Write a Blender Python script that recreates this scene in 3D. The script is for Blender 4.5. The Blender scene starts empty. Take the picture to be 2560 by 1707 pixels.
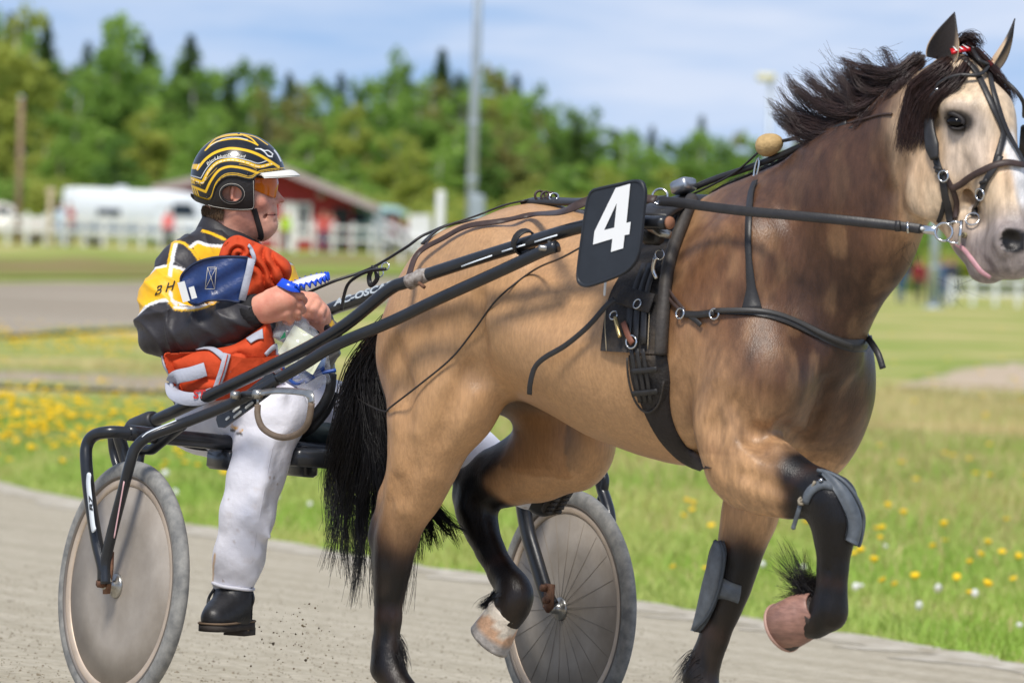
import bpy, math, random
import numpy as np
from mathutils import Matrix, Vector

random.seed(7); rng = np.random.default_rng(11)
sc = bpy.context.scene
COL = sc.collection
# ------------------------------------------------------------------ camera
F = 14000.0; CH = 1.30                      # focal length in photo pixels (2560 wide), eye height
PITCH, ROLL, TH, BANK = (math.radians(a) for a in (1.14, 1.8, 57.0, 3.0))
V = np.array([0, math.cos(PITCH), -math.sin(PITCH)])
_u0 = np.array([0, math.sin(PITCH), math.cos(PITCH)]); _r0 = np.array([1.0, 0, 0])
RR = math.cos(ROLL)*_r0 + math.sin(ROLL)*_u0
UU = -math.sin(ROLL)*_r0 + math.cos(ROLL)*_u0
CAM = np.array([0, 0, CH])
cam = bpy.data.cameras.new('camera'); camo = bpy.data.objects.new('camera', cam); COL.objects.link(camo)
cm = Matrix.Identity(4)
for i in range(3):
    cm[i][0], cm[i][1], cm[i][2], cm[i][3] = RR[i], UU[i], -V[i], CAM[i]
camo.matrix_world = cm
cam.sensor_width = 36.0; cam.lens = F/2560*36.0
cam.clip_start = 0.5; cam.clip_end = 5000
cam.dof.use_dof = True; cam.dof.focus_distance = 14.75; cam.dof.aperture_fstop = 5.8
sc.camera = camo
# ------------------------------------------------------------------ sky and sun
SUN_AZ, SUN_EL = math.radians(194.0), math.radians(55.0)   # compass from +Y, clockwise: behind the camera, a little to its left
wd = bpy.data.worlds.new('World'); sc.world = wd; wd.use_nodes = True
nt = wd.node_tree; nt.nodes.clear()
out = nt.nodes.new('ShaderNodeOutputWorld'); bg = nt.nodes.new('ShaderNodeBackground')
sky = nt.nodes.new('ShaderNodeTexSky'); sky.sky_type = 'NISHITA'; sky.sun_disc = False
sky.sun_elevation = SUN_EL; sky.sun_rotation = SUN_AZ
sky.air_density = 1.0; sky.dust_density = 0.3; sky.ozone_density = 3.5
bg.inputs['Strength'].default_value = 0.15
tc = nt.nodes.new('ShaderNodeTexCoord')
mp = nt.nodes.new('ShaderNodeMapping'); mp.inputs['Scale'].default_value = (7.0, 7.0, 44.0)
mp.inputs['Rotation'].default_value = (0, math.radians(2), 0); mp.inputs['Location'].default_value = (3.1, 1.7, 0.35)
up = nt.nodes.new('ShaderNodeVectorMath'); up.operation = 'ADD'; up.inputs[1].default_value = (0, 0, .22)      # clear air: the blue reaches low
nrm_ = nt.nodes.new('ShaderNodeVectorMath'); nrm_.operation = 'NORMALIZE'
nt.links.new(tc.outputs['Generated'], up.inputs[0]); nt.links.new(up.outputs['Vector'], nrm_.inputs[0]); nt.links.new(nrm_.outputs['Vector'], sky.inputs['Vector'])
nz = nt.nodes.new('ShaderNodeTexNoise'); nz.inputs['Scale'].default_value = 1.6; nz.inputs['Detail'].default_value = 5; nz.inputs['Roughness'].default_value = 0.52
rp = nt.nodes.new('ShaderNodeValToRGB'); rp.color_ramp.elements[0].position = 0.36; rp.color_ramp.elements[1].position = 0.66
mx = nt.nodes.new('ShaderNodeMixRGB'); mx.inputs['Color2'].default_value = (4.9, 5.3, 6.2, 1)
ml = nt.nodes.new('ShaderNodeMath'); ml.operation = 'MULTIPLY'; ml.inputs[1].default_value = 0.8
for a, b in ((tc.outputs['Generated'], mp.inputs['Vector']), (mp.outputs['Vector'], nz.inputs['Vector']), (nz.outputs['Fac'], rp.inputs['Fac']),
             (rp.outputs['Color'], ml.inputs[0]), (ml.outputs['Value'], mx.inputs['Fac']), (sky.outputs['Color'], mx.inputs['Color1']),
             (mx.outputs['Color'], bg.inputs['Color']), (bg.outputs['Background'], out.inputs['Surface'])):
    nt.links.new(a, b)
sl = bpy.data.lights.new('sun', 'SUN'); slo = bpy.data.objects.new('sun', sl); COL.objects.link(slo)
sl.energy = 3.4; sl.angle = math.radians(13.0); sl.color = (1.0, 0.95, 0.87)
_sd = Vector((math.sin(SUN_AZ)*math.cos(SUN_EL), math.cos(SUN_AZ)*math.cos(SUN_EL), math.sin(SUN_EL)))
slo.rotation_euler = _sd.to_track_quat('Z', 'Y').to_euler(); slo.location = (0, 0, 60)
sc.view_settings.view_transform = 'Standard'; sc.view_settings.look = 'None'
sc.view_settings.exposure = 0.08; sc.view_settings.gamma = 1.0; sc.view_settings.use_curve_mapping = False
sc.cycles.max_bounces = 6; sc.cycles.transparent_max_bounces = 12
sc.cycles.use_denoising = True
# ------------------------------------------------------------------ frames: pixels of the photo (2352 wide view) to places
DP = 2560/2352
def ray(x, y): return V + ((x*DP-1280)*RR - (y*DP-853.5)*UU)/F
def proj(p):
    d = np.asarray(p) - CAM; z = d@V
    return (1280+F*(d@RR)/z)/DP, (853.5-F*(d@UU)/z)/DP, z
class Frame:
    def __init__(s, M, O): s.M, s.O, s.C = M, O, M.T@(CAM-O)
    def _on(s, x, y, ax, val):
        d = s.M.T@ray(x, y); t = (val-s.C[ax])/d[ax]; return s.C+d*t
    def Y(s, x, y, v): return s._on(x, y, 1, v)      # point seen at pixel x, y on the plane Y = v of this frame
    def X(s, x, y, v): return s._on(x, y, 0, v)
    def Z(s, x, y, v): return s._on(x, y, 2, v)
    def w(s, p): return s.O + np.asarray(p, float)@s.M.T
    def l(s, p): return (np.asarray(p, float)-s.O)@s.M
    def px(s, p): return proj(s.w(p))
    def mat(s):
        m = Matrix.Identity(4)
        for i in range(3):
            for j in range(3): m[i][j] = s.M[i, j]
            m[i][3] = s.O[i]
        return m
_ex = np.array([math.cos(TH), -math.sin(TH), 0]); _ey = np.array([math.sin(TH)*math.cos(BANK), math.cos(TH)*math.cos(BANK), -math.sin(BANK)])
_ez = np.cross(_ex, _ey)
_pn = CAM + (V+((307-1280)*RR-(1465-853.5)*UU)/F)*14.67
CART = Frame(np.stack([_ex, _ey, _ez], 1), _pn+.7*_ey-.33*_ez)
_a = math.radians(12.0)
_hx = math.cos(_a)*_ex+math.sin(_a)*_ey; _hy = -math.sin(_a)*_ex+math.cos(_a)*_ey
_pc = CART.Y(1170, 461, 0); _pc[2] = 0
HORSE = Frame(np.stack([_hx, _hy, _ez], 1), CART.w(_pc)-_hx*.42)
WORLD = Frame(np.eye(3), np.zeros(3))
# ------------------------------------------------------------------ materials
def lin(c): return tuple(((v/255)/12.92 if v/255 <= .04045 else ((v/255+.055)/1.055)**2.4) for v in c)
MATS = {}
def mat(name, col, rough=.6, metal=0.0, var=0.0, vscale=8.0, bump=0.0, bscale=60.0, bdist=.01, col2=None, attr=None, spec=.5, trans=0.0, alpha=1.0, sheen=0.0, coat=0.0, detail=4.0, lo=.35, hi=.65, ior=1.45, stretch=None, emit=None):
    if name in MATS: return MATS[name]
    m = bpy.data.materials.new(name); m.use_nodes = True; n = m.node_tree; b = n.nodes['Principled BSDF']
    b.inputs['Base Color'].default_value = (*col, 1); b.inputs['Roughness'].default_value = rough; b.inputs['Metallic'].default_value = metal
    b.inputs['Specular IOR Level'].default_value = spec; b.inputs['Transmission Weight'].default_value = trans; b.inputs['Alpha'].default_value = alpha
    b.inputs['Sheen Weight'].default_value = sheen; b.inputs['Coat Weight'].default_value = coat; b.inputs['IOR'].default_value = ior
    t = n.nodes.new('ShaderNodeTexCoord'); vec = t.outputs['Object']
    if stretch:
        mpn = n.nodes.new('ShaderNodeMapping'); mpn.inputs['Scale'].default_value = stretch; n.links.new(vec, mpn.inputs['Vector']); vec = mpn.outputs['Vector']
    src = None
    if attr:
        a = n.nodes.new('ShaderNodeAttribute'); a.attribute_name = attr; src = a.outputs['Color']
    if var or col2:
        z = n.nodes.new('ShaderNodeTexNoise'); z.inputs['Scale'].default_value = vscale; z.inputs['Detail'].default_value = detail; z.inputs['Roughness'].default_value = .6
        n.links.new(vec, z.inputs['Vector'])
        r = n.nodes.new('ShaderNodeValToRGB'); r.color_ramp.elements[0].position = lo; r.color_ramp.elements[1].position = hi
        n.links.new(z.outputs['Fac'], r.inputs['Fac'])
        if col2:
            x = n.nodes.new('ShaderNodeMixRGB'); x.inputs['Color1'].default_value = (*col, 1); x.inputs['Color2'].default_value = (*col2, 1)
            n.links.new(r.outputs['Color'], x.inputs['Fac'])
            if src: n.links.new(src, x.inputs['Color1'])
            src = x.outputs['Color']
        else:
            x = n.nodes.new('ShaderNodeMixRGB'); x.blend_type = 'MULTIPLY'; x.inputs['Fac'].default_value = 1
            r.color_ramp.elements[0].color = (1-var,)*3+(1,); r.color_ramp.elements[1].color = (1+var*.6,)*3+(1,)
            x.inputs['Color1'].default_value = (*col, 1); n.links.new(r.outputs['Color'], x.inputs['Color2'])
            if src: n.links.new(src, x.inputs['Color1'])
            src = x.outputs['Color']
    if src: n.links.new(src, b.inputs['Base Color'])
    if bump:
        z2 = n.nodes.new('ShaderNodeTexNoise'); z2.inputs['Scale'].default_value = bscale; z2.inputs['Detail'].default_value = 5
        n.links.new(vec, z2.inputs['Vector'])
        bp = n.nodes.new('ShaderNodeBump'); bp.inputs['Strength'].default_value = bump; bp.inputs['Distance'].default_value = bdist
        n.links.new(z2.outputs['Fac'], bp.inputs['Height']); n.links.new(bp.outputs['Normal'], b.inputs['Normal'])
    if emit: b.inputs['Emission Color'].default_value = (*emit, 1); b.inputs['Emission Strength'].default_value = 1
    MATS[name] = m; return m
# ------------------------------------------------------------------ objects
def tag(o, label=None, cat=None, group=None, kind=None):
    if label: o['label'] = label
    if cat: o['category'] = cat
    if group: o['group'] = group
    if kind: o['kind'] = kind
    return o
def empty(name, fr=None, loc=None, label=None, cat=None, group=None, rz=0.0):
    o = bpy.data.objects.new(name, None); COL.objects.link(o); o.empty_display_size = .1
    if fr is not None: o.matrix_world = fr.mat() if loc is None else Frame(fr.M, fr.w(loc)).mat()
    elif loc is not None: o.location = loc; o.rotation_euler.z = rz
    return tag(o, label, cat, group)
def obj(name, vf, m, parent=None, fr=None, smooth=True, cols=None, mats=None, midx=None, off=None):
    v, f = vf
    me = bpy.data.meshes.new(name); me.from_pydata([tuple(map(float, p)) for p in v] if not isinstance(v, np.ndarray) else v.tolist(), [], f if not isinstance(f, np.ndarray) else f.tolist())
    if mats:
        for q in mats: me.materials.append(q)
        if midx is not None: me.polygons.foreach_set('material_index', midx)
    elif m is not None: me.materials.append(m)
    if smooth: me.polygons.foreach_set('use_smooth', [True]*len(me.polygons))
    if cols is not None:
        a = me.color_attributes.new('coat', 'FLOAT_COLOR', 'POINT')
        c = np.ones((len(v), 4), np.float32); c[:, :3] = cols; a.data.foreach_set('color', c.ravel())
    me.update()
    o = bpy.data.objects.new(name, me); COL.objects.link(o)
    if parent is not None: o.parent = parent
    elif fr is not None: o.matrix_world = fr.mat()
    if off is not None: o.location = off
    return o
def copy_tree(o, parent=None):
    c = o.copy(); COL.objects.link(c); c.parent = parent
    for ch in list(o.children): copy_tree(ch, c)
    return c
def flat_normals(o, ang=40):
    bm_me = o.data
    bm_me.polygons.foreach_set('use_smooth', [True]*len(bm_me.polygons))
    try: bm_me.set_sharp_from_angle(angle=math.radians(ang))
    except Exception: pass
    return o
# ------------------------------------------------------------------ shapes, each returns (verts, faces)
def join(*parts):
    V_, F_ = [], []; n = 0
    for v, f in parts:
        V_ += [tuple(p) for p in v]; F_ += [[i+n for i in q] for q in f]; n += len(v)
    return V_, F_
def box(c, s, rot=None):
    x, y, z = np.array(s)/2
    v = np.array([[-x,-y,-z],[x,-y,-z],[x,y,-z],[-x,y,-z],[-x,-y,z],[x,-y,z],[x,y,z],[-x,y,z]])
    if rot is not None: v = v@np.asarray(rot).T
    return (v+np.asarray(c)).tolist(), [[0,3,2,1],[4,5,6,7],[0,1,5,4],[1,2,6,5],[2,3,7,6],[3,0,4,7]]
def bbox_bev(c, s, b, rot=None):                     # box with chamfered edges
    x, y, z = np.array(s)/2; b = min(b, x*.9, y*.9, z*.9)
    ring = [(-x+b,-y),(x-b,-y),(x,-y+b),(x,y-b),(x-b,y),(-x+b,y),(-x,y-b),(-x,-y+b)]
    k = [(1-b/max(x,1e-6), 1-b/max(y,1e-6))]
    v = []
    for zz, inset in ((-z,b),(-z+b,0),(z-b,0),(z,b)):
        for px, py in ring: v.append((px*(x-inset)/x, py*(y-inset)/y, zz))
    f = []
    for k_ in range(3):
        for i in range(8): f.append([k_*8+i, k_*8+(i+1)%8, k_*8+8+(i+1)%8, k_*8+8+i])
    f.append(list(range(7,-1,-1))); f.append(list(range(24,32)))
    v = np.array(v)
    if rot is not None: v = v@np.asarray(rot).T
    return (v+np.asarray(c)).tolist(), f
def spline(pts, n=8, closed=False):
    p = np.asarray(pts, float)
    if len(p) < 3 and not closed: return p
    q = np.vstack([p[-1], p, p[0], p[1]]) if closed else np.vstack([2*p[0]-p[1], p, 2*p[-1]-p[-2]])
    o = []
    m = len(p) if closed else len(p)-1
    for i in range(m):
        a, b, c, d = q[i], q[i+1], q[i+2], q[i+3]
        for t in np.arange(n)/n:
            o.append(.5*((2*b)+(-a+c)*t+(2*a-5*b+4*c-d)*t*t+(-a+3*b-3*c+d)*t**3))
    if not closed: o.append(p[-1])
    return np.array(o)
def frames(p, up=None, closed=False):
    p = np.asarray(p, float); T = np.gradient(p, axis=0)
    if closed: T = np.roll(p, -1, 0)-np.roll(p, 1, 0)
    T /= np.linalg.norm(T, axis=1)[:, None]+1e-12
    N = np.zeros_like(p)
    if up is not None:
        u = np.asarray(up, float); u = np.broadcast_to(u, p.shape)
        N = u-(u*T).sum(1)[:, None]*T
        N /= np.linalg.norm(N, axis=1)[:, None]+1e-12
    else:
        a = np.array([0, 0, 1.0]) if abs(T[0][2]) < .9 else np.array([1.0, 0, 0])
        n = a-(a@T[0])*T[0]; n /= np.linalg.norm(n); N[0] = n
        for i in range(1, len(p)):
            n = n-(n@T[i])*T[i]; n /= np.linalg.norm(n)+1e-12; N[i] = n
    return T, N, np.cross(T, N)
def tube(p, r, n=10, closed=False, caps=True, up=None, flat=1.0):
    p = np.asarray(p, float); T, N, B = frames(p, up, closed); r = np.broadcast_to(np.asarray(r, float), (len(p),))
    a = np.arange(n)*2*math.pi/n
    v = p[:, None]+r[:, None, None]*(np.cos(a)[None, :, None]*N[:, None]+flat*np.sin(a)[None, :, None]*B[:, None])
    v = v.reshape(-1, 3); m = len(p); f = []
    for i in range(m if closed else m-1):
        j = (i+1) % m
        for k in range(n): f.append([i*n+k, i*n+(k+1) % n, j*n+(k+1) % n, j*n+k])
    if caps and not closed: f.append(list(range(n))[::-1]); f.append([(m-1)*n+k for k in range(n)])
    return v.tolist(), f
def strap(p, w, t=.004, up=None, closed=False):      # flat band: width across 'side', thickness along the up vectors
    p = np.asarray(p, float); T, N, B = frames(p, up, closed); w = np.broadcast_to(np.asarray(w, float), (len(p),))/2
    b = t*.35
    prof = lambda ww: [(-ww+b, -t/2), (ww-b, -t/2), (ww, 0), (ww-b, t/2), (-ww+b, t/2), (-ww, 0)]
    v = []; m = len(p)
    for i in range(m):
        for s, h in prof(w[i]): v.append(p[i]+B[i]*s+N[i]*h)
    f = []; n = 6
    for i in range(m if closed else m-1):
        j = (i+1) % m
        for k in range(n): f.append([i*n+k, i*n+(k+1) % n, j*n+(k+1) % n, j*n+k])
    if not closed: f.append(list(range(n))[::-1]); f.append([(m-1)*n+k for k in range(n)])
    return [tuple(x) for x in v], f
def lathe(prof, n=24, c=(0, 0, 0), ax=(0, 0, 1), closed=False):
    ax = np.asarray(ax, float); ax /= np.linalg.norm(ax); a = np.array([1.0, 0, 0]) if abs(ax[0]) < .8 else np.array([0, 1.0, 0])
    u = np.cross(ax, a); u /= np.linalg.norm(u); w = np.cross(ax, u); c = np.asarray(c, float); v = []
    for r, h in prof:
        for k in range(n):
            t = 2*math.pi*k/n; v.append(c+ax*h+r*(u*math.cos(t)+w*math.sin(t)))
    f = []; m = len(prof)
    for i in range(m if closed else m-1):
        j = (i+1) % m
        for k in range(n): f.append([i*n+k, i*n+(k+1) % n, j*n+(k+1) % n, j*n+k])
    if not closed:
        if prof[0][0] > 1e-6: f.append(list(range(n))[::-1])
        if prof[-1][0] > 1e-6: f.append([(m-1)*n+k for k in range(n)])
    return v, f
def plate(outline, t, o, ax, ay):                    # flat polygon of thickness t, outline in the (ax, ay) plane through o
    ax, ay, o = (np.asarray(q, float) for q in (ax, ay, o)); nrm = np.cross(ax, ay); nrm /= np.linalg.norm(nrm); n = len(outline)
    v = [o+ax*x+ay*y+nrm*t/2 for x, y in outline]+[o+ax*x+ay*y-nrm*t/2 for x, y in outline]
    f = [list(range(n)), list(range(2*n-1, n-1, -1))]+[[i, i+n, (i+1) % n+n, (i+1) % n] for i in range(n)]
    return v, f
def grid_faces(nu, nv, cu=False, cv=False):
    f = []
    for i in range(nu if cu else nu-1):
        for j in range(nv if cv else nv-1):
            a, b = i*nv+j, i*nv+(j+1) % nv; c, d = ((i+1) % nu)*nv+(j+1) % nv, ((i+1) % nu)*nv+j
            f.append([a, b, c, d])
    return f
def ring_torus(c, ax, R, r, n=20, m=8, arc=None):
    ax = np.asarray(ax, float); ax /= np.linalg.norm(ax); a = np.array([0, 0, 1.0]) if abs(ax[2]) < .9 else np.array([1.0, 0, 0])
    u = np.cross(ax, a); u /= np.linalg.norm(u); w = np.cross(ax, u)
    if arc is None:
        t = np.arange(n)*2*math.pi/n; p = np.asarray(c)+R*(np.cos(t)[:, None]*u+np.sin(t)[:, None]*w); return tube(p, r, m, closed=True)
    t = np.linspace(arc[0], arc[1], n); p = np.asarray(c)+R*(np.cos(t)[:, None]*u+np.sin(t)[:, None]*w); return tube(p, r, m)
def text_mesh(s, size=1.0, shear=0.0, extrude=.0, bold=0.0, spacing=1.0):
    cu = bpy.data.curves.new('lettering', 'FONT'); cu.body = s; cu.size = size; cu.shear = shear; cu.offset = bold; cu.align_x = 'CENTER'; cu.align_y = 'CENTER'; cu.space_character = spacing
    cu.resolution_u = 4
    to = bpy.data.objects.new('lettering', cu); COL.objects.link(to)
    dg = bpy.context.evaluated_depsgraph_get(); dg.update(); me = to.evaluated_get(dg).to_mesh()
    v = np.array([q.co[:] for q in me.vertices]); f = [list(p.vertices) for p in me.polygons]
    to.evaluated_get(dg).to_mesh_clear(); bpy.data.objects.remove(to); bpy.data.curves.remove(cu)
    return v, f
# ------------------------------------------------------------------ smooth bodies: blended solids meshed on a grid (surface nets)
class Body:
    def __init__(s, xs, ys, zs):
        s.xs, s.ys, s.zs = (np.asarray(q, np.float32) for q in (xs, ys, zs)); s.d = np.full((len(s.xs), len(s.ys), len(s.zs)), 1.0, np.float32)
    def _sl(s, lo, hi):
        sl = []
        for g, a, b in zip((s.xs, s.ys, s.zs), lo, hi):
            i = max(0, int(np.searchsorted(g, a))-1); j = min(len(g), int(np.searchsorted(g, b))+1); sl.append(slice(i, max(j, i+1)))
        X, Y, Z = np.meshgrid(s.xs[sl[0]], s.ys[sl[1]], s.zs[sl[2]], indexing='ij', sparse=True); return tuple(sl), X, Y, Z
    def _mix(s, sl, d, k, op):
        a = s.d[sl]; d = d.astype(np.float32)
        if op == 'u':
            h = np.maximum(k-np.abs(a-d), 0)/k; s.d[sl] = np.minimum(a, d)-h*h*k*.25
        else:
            h = np.maximum(k-np.abs(-a-d), 0)/k; s.d[sl] = -(np.minimum(-a, d)-h*h*k*.25)
    def cone(s, a, b, ra, rb, k=.04, sy=1.0, op='u', ax=1):        # round cone from a to b; sy squeezes it along axis 'ax'
        a, b = np.array(a, float), np.array(b, float); m = max(ra, rb)+k+.03; mm = np.array([m]*3); mm[ax] *= max(sy, 1e-3) if sy > 1 else 1
        sl, X, Y, Z = s._sl(np.minimum(a, b)-mm, np.maximum(a, b)+mm)
        sc_ = np.ones(3); sc_[ax] = 1/sy; A, B = a*sc_, b*sc_; BA = B-A; L2 = BA@BA+1e-9
        x, y, z = X*sc_[0]-A[0], Y*sc_[1]-A[1], Z*sc_[2]-A[2]
        t = np.clip((x*BA[0]+y*BA[1]+z*BA[2])/L2, 0, 1)
        d = np.sqrt((x-t*BA[0])**2+(y-t*BA[1])**2+(z-t*BA[2])**2)-(ra+(rb-ra)*t)
        s._mix(sl, d*min(1, (sy+1)/2), k, op); return s
    def chain(s, pts, k=.04, sy=1.0, ax=1):
        for p, q in zip(pts[:-1], pts[1:]): s.cone(p[:3], q[:3], p[3], q[3], k, sy, 'u', ax)
        return s
    def ell(s, c, r, k=.04, op='u', rot=None):
        c, r = np.array(c, float), np.array(r, float); m = max(r)+k+.03
        sl, X, Y, Z = s._sl(c-m, c+m); x, y, z = X-c[0], Y-c[1], Z-c[2]
        if rot is not None:
            R_ = np.asarray(rot); x, y, z = R_[0, 0]*x+R_[1, 0]*y+R_[2, 0]*z, R_[0, 1]*x+R_[1, 1]*y+R_[2, 1]*z, R_[0, 2]*x+R_[1, 2]*y+R_[2, 2]*z
        k0 = np.sqrt((x/r[0])**2+(y/r[1])**2+(z/r[2])**2)+1e-9; k1 = np.sqrt((x/r[0]**2)**2+(y/r[1]**2)**2+(z/r[2]**2)**2)+1e-9
        s._mix(sl, k0*(k0-1)/k1, k, op); return s
    def loft(s, sec, k=.04, top=0.0, pw=2.0):                      # sections (x, top, bottom, halfwidth); 'top' narrows the upper half
        sec = np.array(sec, float); X = s.xs
        n = np.clip(X, sec[0, 0], sec[-1, 0])
        xs_ = np.linspace(sec[0, 0], sec[-1, 0], 200); sp = []
        for c in range(1, 4):
            sp.append(np.interp(n, sec[:, 0], sec[:, c]))
        ker = np.exp(-np.linspace(-2, 2, 9)**2); ker /= ker.sum()
        sp = [np.convolve(np.pad(q, 4, 'edge'), ker, 'valid') for q in sp]
        zt, zb, w = (q[:, None, None] for q in sp); zc = (zt*.45+zb*.55); hh = np.where(s.zs[None, None, :] > zc, zt-zc, zc-zb)
        zr = (s.zs[None, None, :]-zc)/hh; ww = w*(1-top*np.clip(zr, 0, 1)); yr = s.ys[None, :, None]/ww
        q = (np.abs(yr)**pw+np.abs(zr)**pw)**(1/pw)
        d = (q-1)*np.minimum(ww, hh); ex = np.maximum(np.maximum(sec[0, 0]-X, X-sec[-1, 0]), 0)[:, None, None]
        d = np.where(ex > 0, np.sqrt(np.maximum(d, 0)**2+ex**2), d); s._mix((slice(None),)*3, d, k, 'u'); return s
    def mesh(s, smooth=2):
        d = s.d; neg = d < 0; nx, ny, nz = d.shape
        g = neg[:-1, :-1, :-1].astype(np.int8)
        cnt = sum(neg[i:nx-1+i, j:ny-1+j, k:nz-1+k].astype(np.int8) for i in (0, 1) for j in (0, 1) for k in (0, 1))
        act = (cnt > 0) & (cnt < 8); I = np.argwhere(act); idx = np.full(act.shape, -1, np.int32); idx[tuple(I.T)] = np.arange(len(I))
        P = np.zeros((len(I), 3)); W = np.zeros(len(I)); G = (s.xs, s.ys, s.zs)
        cor = [(i, j, k) for i in (0, 1) for j in (0, 1) for k in (0, 1)]
        for a in cor:
            for ax in range(3):
                if a[ax]: continue
                b = list(a); b[ax] = 1
                ia = I+np.array(a); ib = I+np.array(b); da = d[tuple(ia.T)]; db = d[tuple(ib.T)]; m = (da < 0) != (db < 0)
                t = np.where(m, da/(da-db+1e-12), 0)
                pa = np.stack([G[c][ia[:, c]] for c in range(3)], 1); pb = np.stack([G[c][ib[:, c]] for c in range(3)], 1)
                P += np.where(m[:, None], pa+(pb-pa)*t[:, None], 0); W += m
        P /= W[:, None]; Fs = []
        for ax in range(3):
            sh = [slice(1, -1)]*3; sh[ax] = slice(0, -1)
            lo = [slice(1, n-1) for n in d.shape]; lo[ax] = slice(0, d.shape[ax]-1); hi = list(lo); hi[ax] = slice(1, d.shape[ax])
            A = neg[tuple(lo)]; Bn = neg[tuple(hi)]; E = np.argwhere(A != Bn)
            if not len(E): continue
            off = np.array([1, 1, 1]); off[ax] = 0; E = E+off; fl = A[tuple((E-off).T)]
            u, w_ = (ax+1) % 3, (ax+2) % 3; q = []
            for du, dw in ((-1, -1), (0, -1), (0, 0), (-1, 0)):
                e = E.copy(); e[:, u] += du; e[:, w_] += dw; q.append(idx[tuple(e.T)])
            q = np.stack(q, 1); q[~fl] = q[~fl][:, ::-1]; Fs.append(q)
        Fq = np.vstack(Fs); Fq = Fq[(Fq >= 0).all(1)]
        for _ in range(smooth):
            S = np.zeros_like(P); n = np.zeros(len(P))
            for a, b in ((0, 1), (1, 2), (2, 3), (3, 0)):
                for x, y in ((a, b), (b, a)):
                    for c in range(3): S[:, c] += np.bincount(Fq[:, x], P[Fq[:, y], c], len(P))
                    n += np.bincount(Fq[:, x], minlength=len(P))
            P = P*.4+.6*S/np.maximum(n, 1)[:, None]
        return biggest(P, Fq)
def biggest(P, Fq):                                  # keep one continuous surface
    n = len(P); lab = np.arange(n)
    for _ in range(400):
        m = lab[Fq].min(1); new = lab.copy()
        for k in range(4): np.minimum.at(new, Fq[:, k], m)
        new = new[new]
        if (new == lab).all(): break
        lab = new
    c = np.bincount(lab[Fq[:, 0]], minlength=n); keep = lab == c.argmax(); mp_ = np.cumsum(keep)-1; return P[keep], mp_[Fq[keep[Fq[:, 0]]]]
def vnormals(P, Fq):
    P = np.asarray(P, float); Fq = np.asarray(Fq); n = np.cross(P[Fq[:, 2]]-P[Fq[:, 0]], P[Fq[:, 3]]-P[Fq[:, 1]]); N = np.zeros_like(P)
    for k in range(4):
        for c in range(3): N[:, c] += np.bincount(Fq[:, k], n[:, c], len(P))
    return N/(np.linalg.norm(N, axis=1)[:, None]+1e-12)
def hair_mesh(strands, r0, r1=.15, n=3):             # tapered three-sided strands
    V_, F_ = [], []
    for st in strands:
        p = np.asarray(st); m = len(p); rr = r0*np.linspace(1, r1, m)
        v, f = tube(p, rr, n, caps=False); b = len(V_); V_ += v; F_ += [[i+b for i in q] for q in f]
    return V_, F_
def smoothstep(a, b, x):
    t = np.clip((x-a)/(b-a), 0, 1); return t*t*(3-2*t)
def vnoise(P, s, seed=0):                            # smooth value noise at points
    r = np.random.default_rng(seed); T = r.random((32, 32, 32)); q = np.asarray(P)*s; i = np.floor(q).astype(int); f = q-i; f = f*f*(3-2*f); o = 0
    for a in (0, 1):
        for b in (0, 1):
            for c in (0, 1):
                w = (f[:, 0] if a else 1-f[:, 0])*(f[:, 1] if b else 1-f[:, 1])*(f[:, 2] if c else 1-f[:, 2]); o = o+w*T[(i[:, 0]+a) % 32, (i[:, 1]+b) % 32, (i[:, 2]+c) % 32]
    return o
# the skin of a meshed body as something to lay straps on: nearest vertex, then lifted along its normal
class Skin:
    def __init__(s, P, N): s.P, s.N = P, N
    def near(s, p):
        i = int(np.argmin(((s.P-np.asarray(p))**2).sum(1))); return s.P[i], s.N[i]
    def lay(s, pts, lift=.004):
        o, n = [], []
        for p in pts:
            a, b = s.near(p); dn = (np.asarray(p)-a)@b; t = np.asarray(p)-a-b*dn
            o.append(a+t*.0+b*lift); n.append(b)
        o, n = np.array(o), np.array(n)
        for _ in range(2):
            o[1:-1] = (o[:-2]+2*o[1:-1]+o[2:])/4; n[1:-1] = (n[:-2]+2*n[1:-1]+n[2:])/4
        return o, n
# ================================================================== the ground, tracks and sky line
EDGE = spline([(-300,100),(-110,40),(-75,28),(-50,20),(-34,14.6),(-21.3,10.2),(-14.6,7.95),(-10.6,6.95),(-7.7,6.35),(-5.7,6.0),(-4.1,5.62),(1,5.0),(12,4.6),(40,4.4)], 10)   # inner edge of the track, cart frame
_eW = CART.w(np.c_[EDGE, np.zeros(len(EDGE))])
def plane_z(X, Y):                                    # height of the banked track surface
    n = CART.M[:, 2]; o = CART.O; return o[2]-(n[0]*(X-o[0])+n[1]*(Y-o[1]))/n[2]
def edge_dist(X, Y):                                  # metres beyond the inner edge (positive on the infield)
    q = np.stack([np.ravel(X), np.ravel(Y), np.zeros(np.size(X))], 1); l = (q-CART.O)@CART.M
    return (l[:, 1]-np.interp(l[:, 0], EDGE[:, 0], EDGE[:, 1])).reshape(np.shape(X))*.85
def infield_z(X, Y):
    u = X/np.maximum(Y, 1); far = .05-1.05*smoothstep(.0, .065, u)
    z = -.45+(far+.45)*smoothstep(140, 225, Y)+.022*np.maximum(Y-245, 0)*smoothstep(900, 250, Y)+.02*np.sin(X*.7)*np.sin(Y*.31)*smoothstep(25, 40, Y)
    return z
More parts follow.
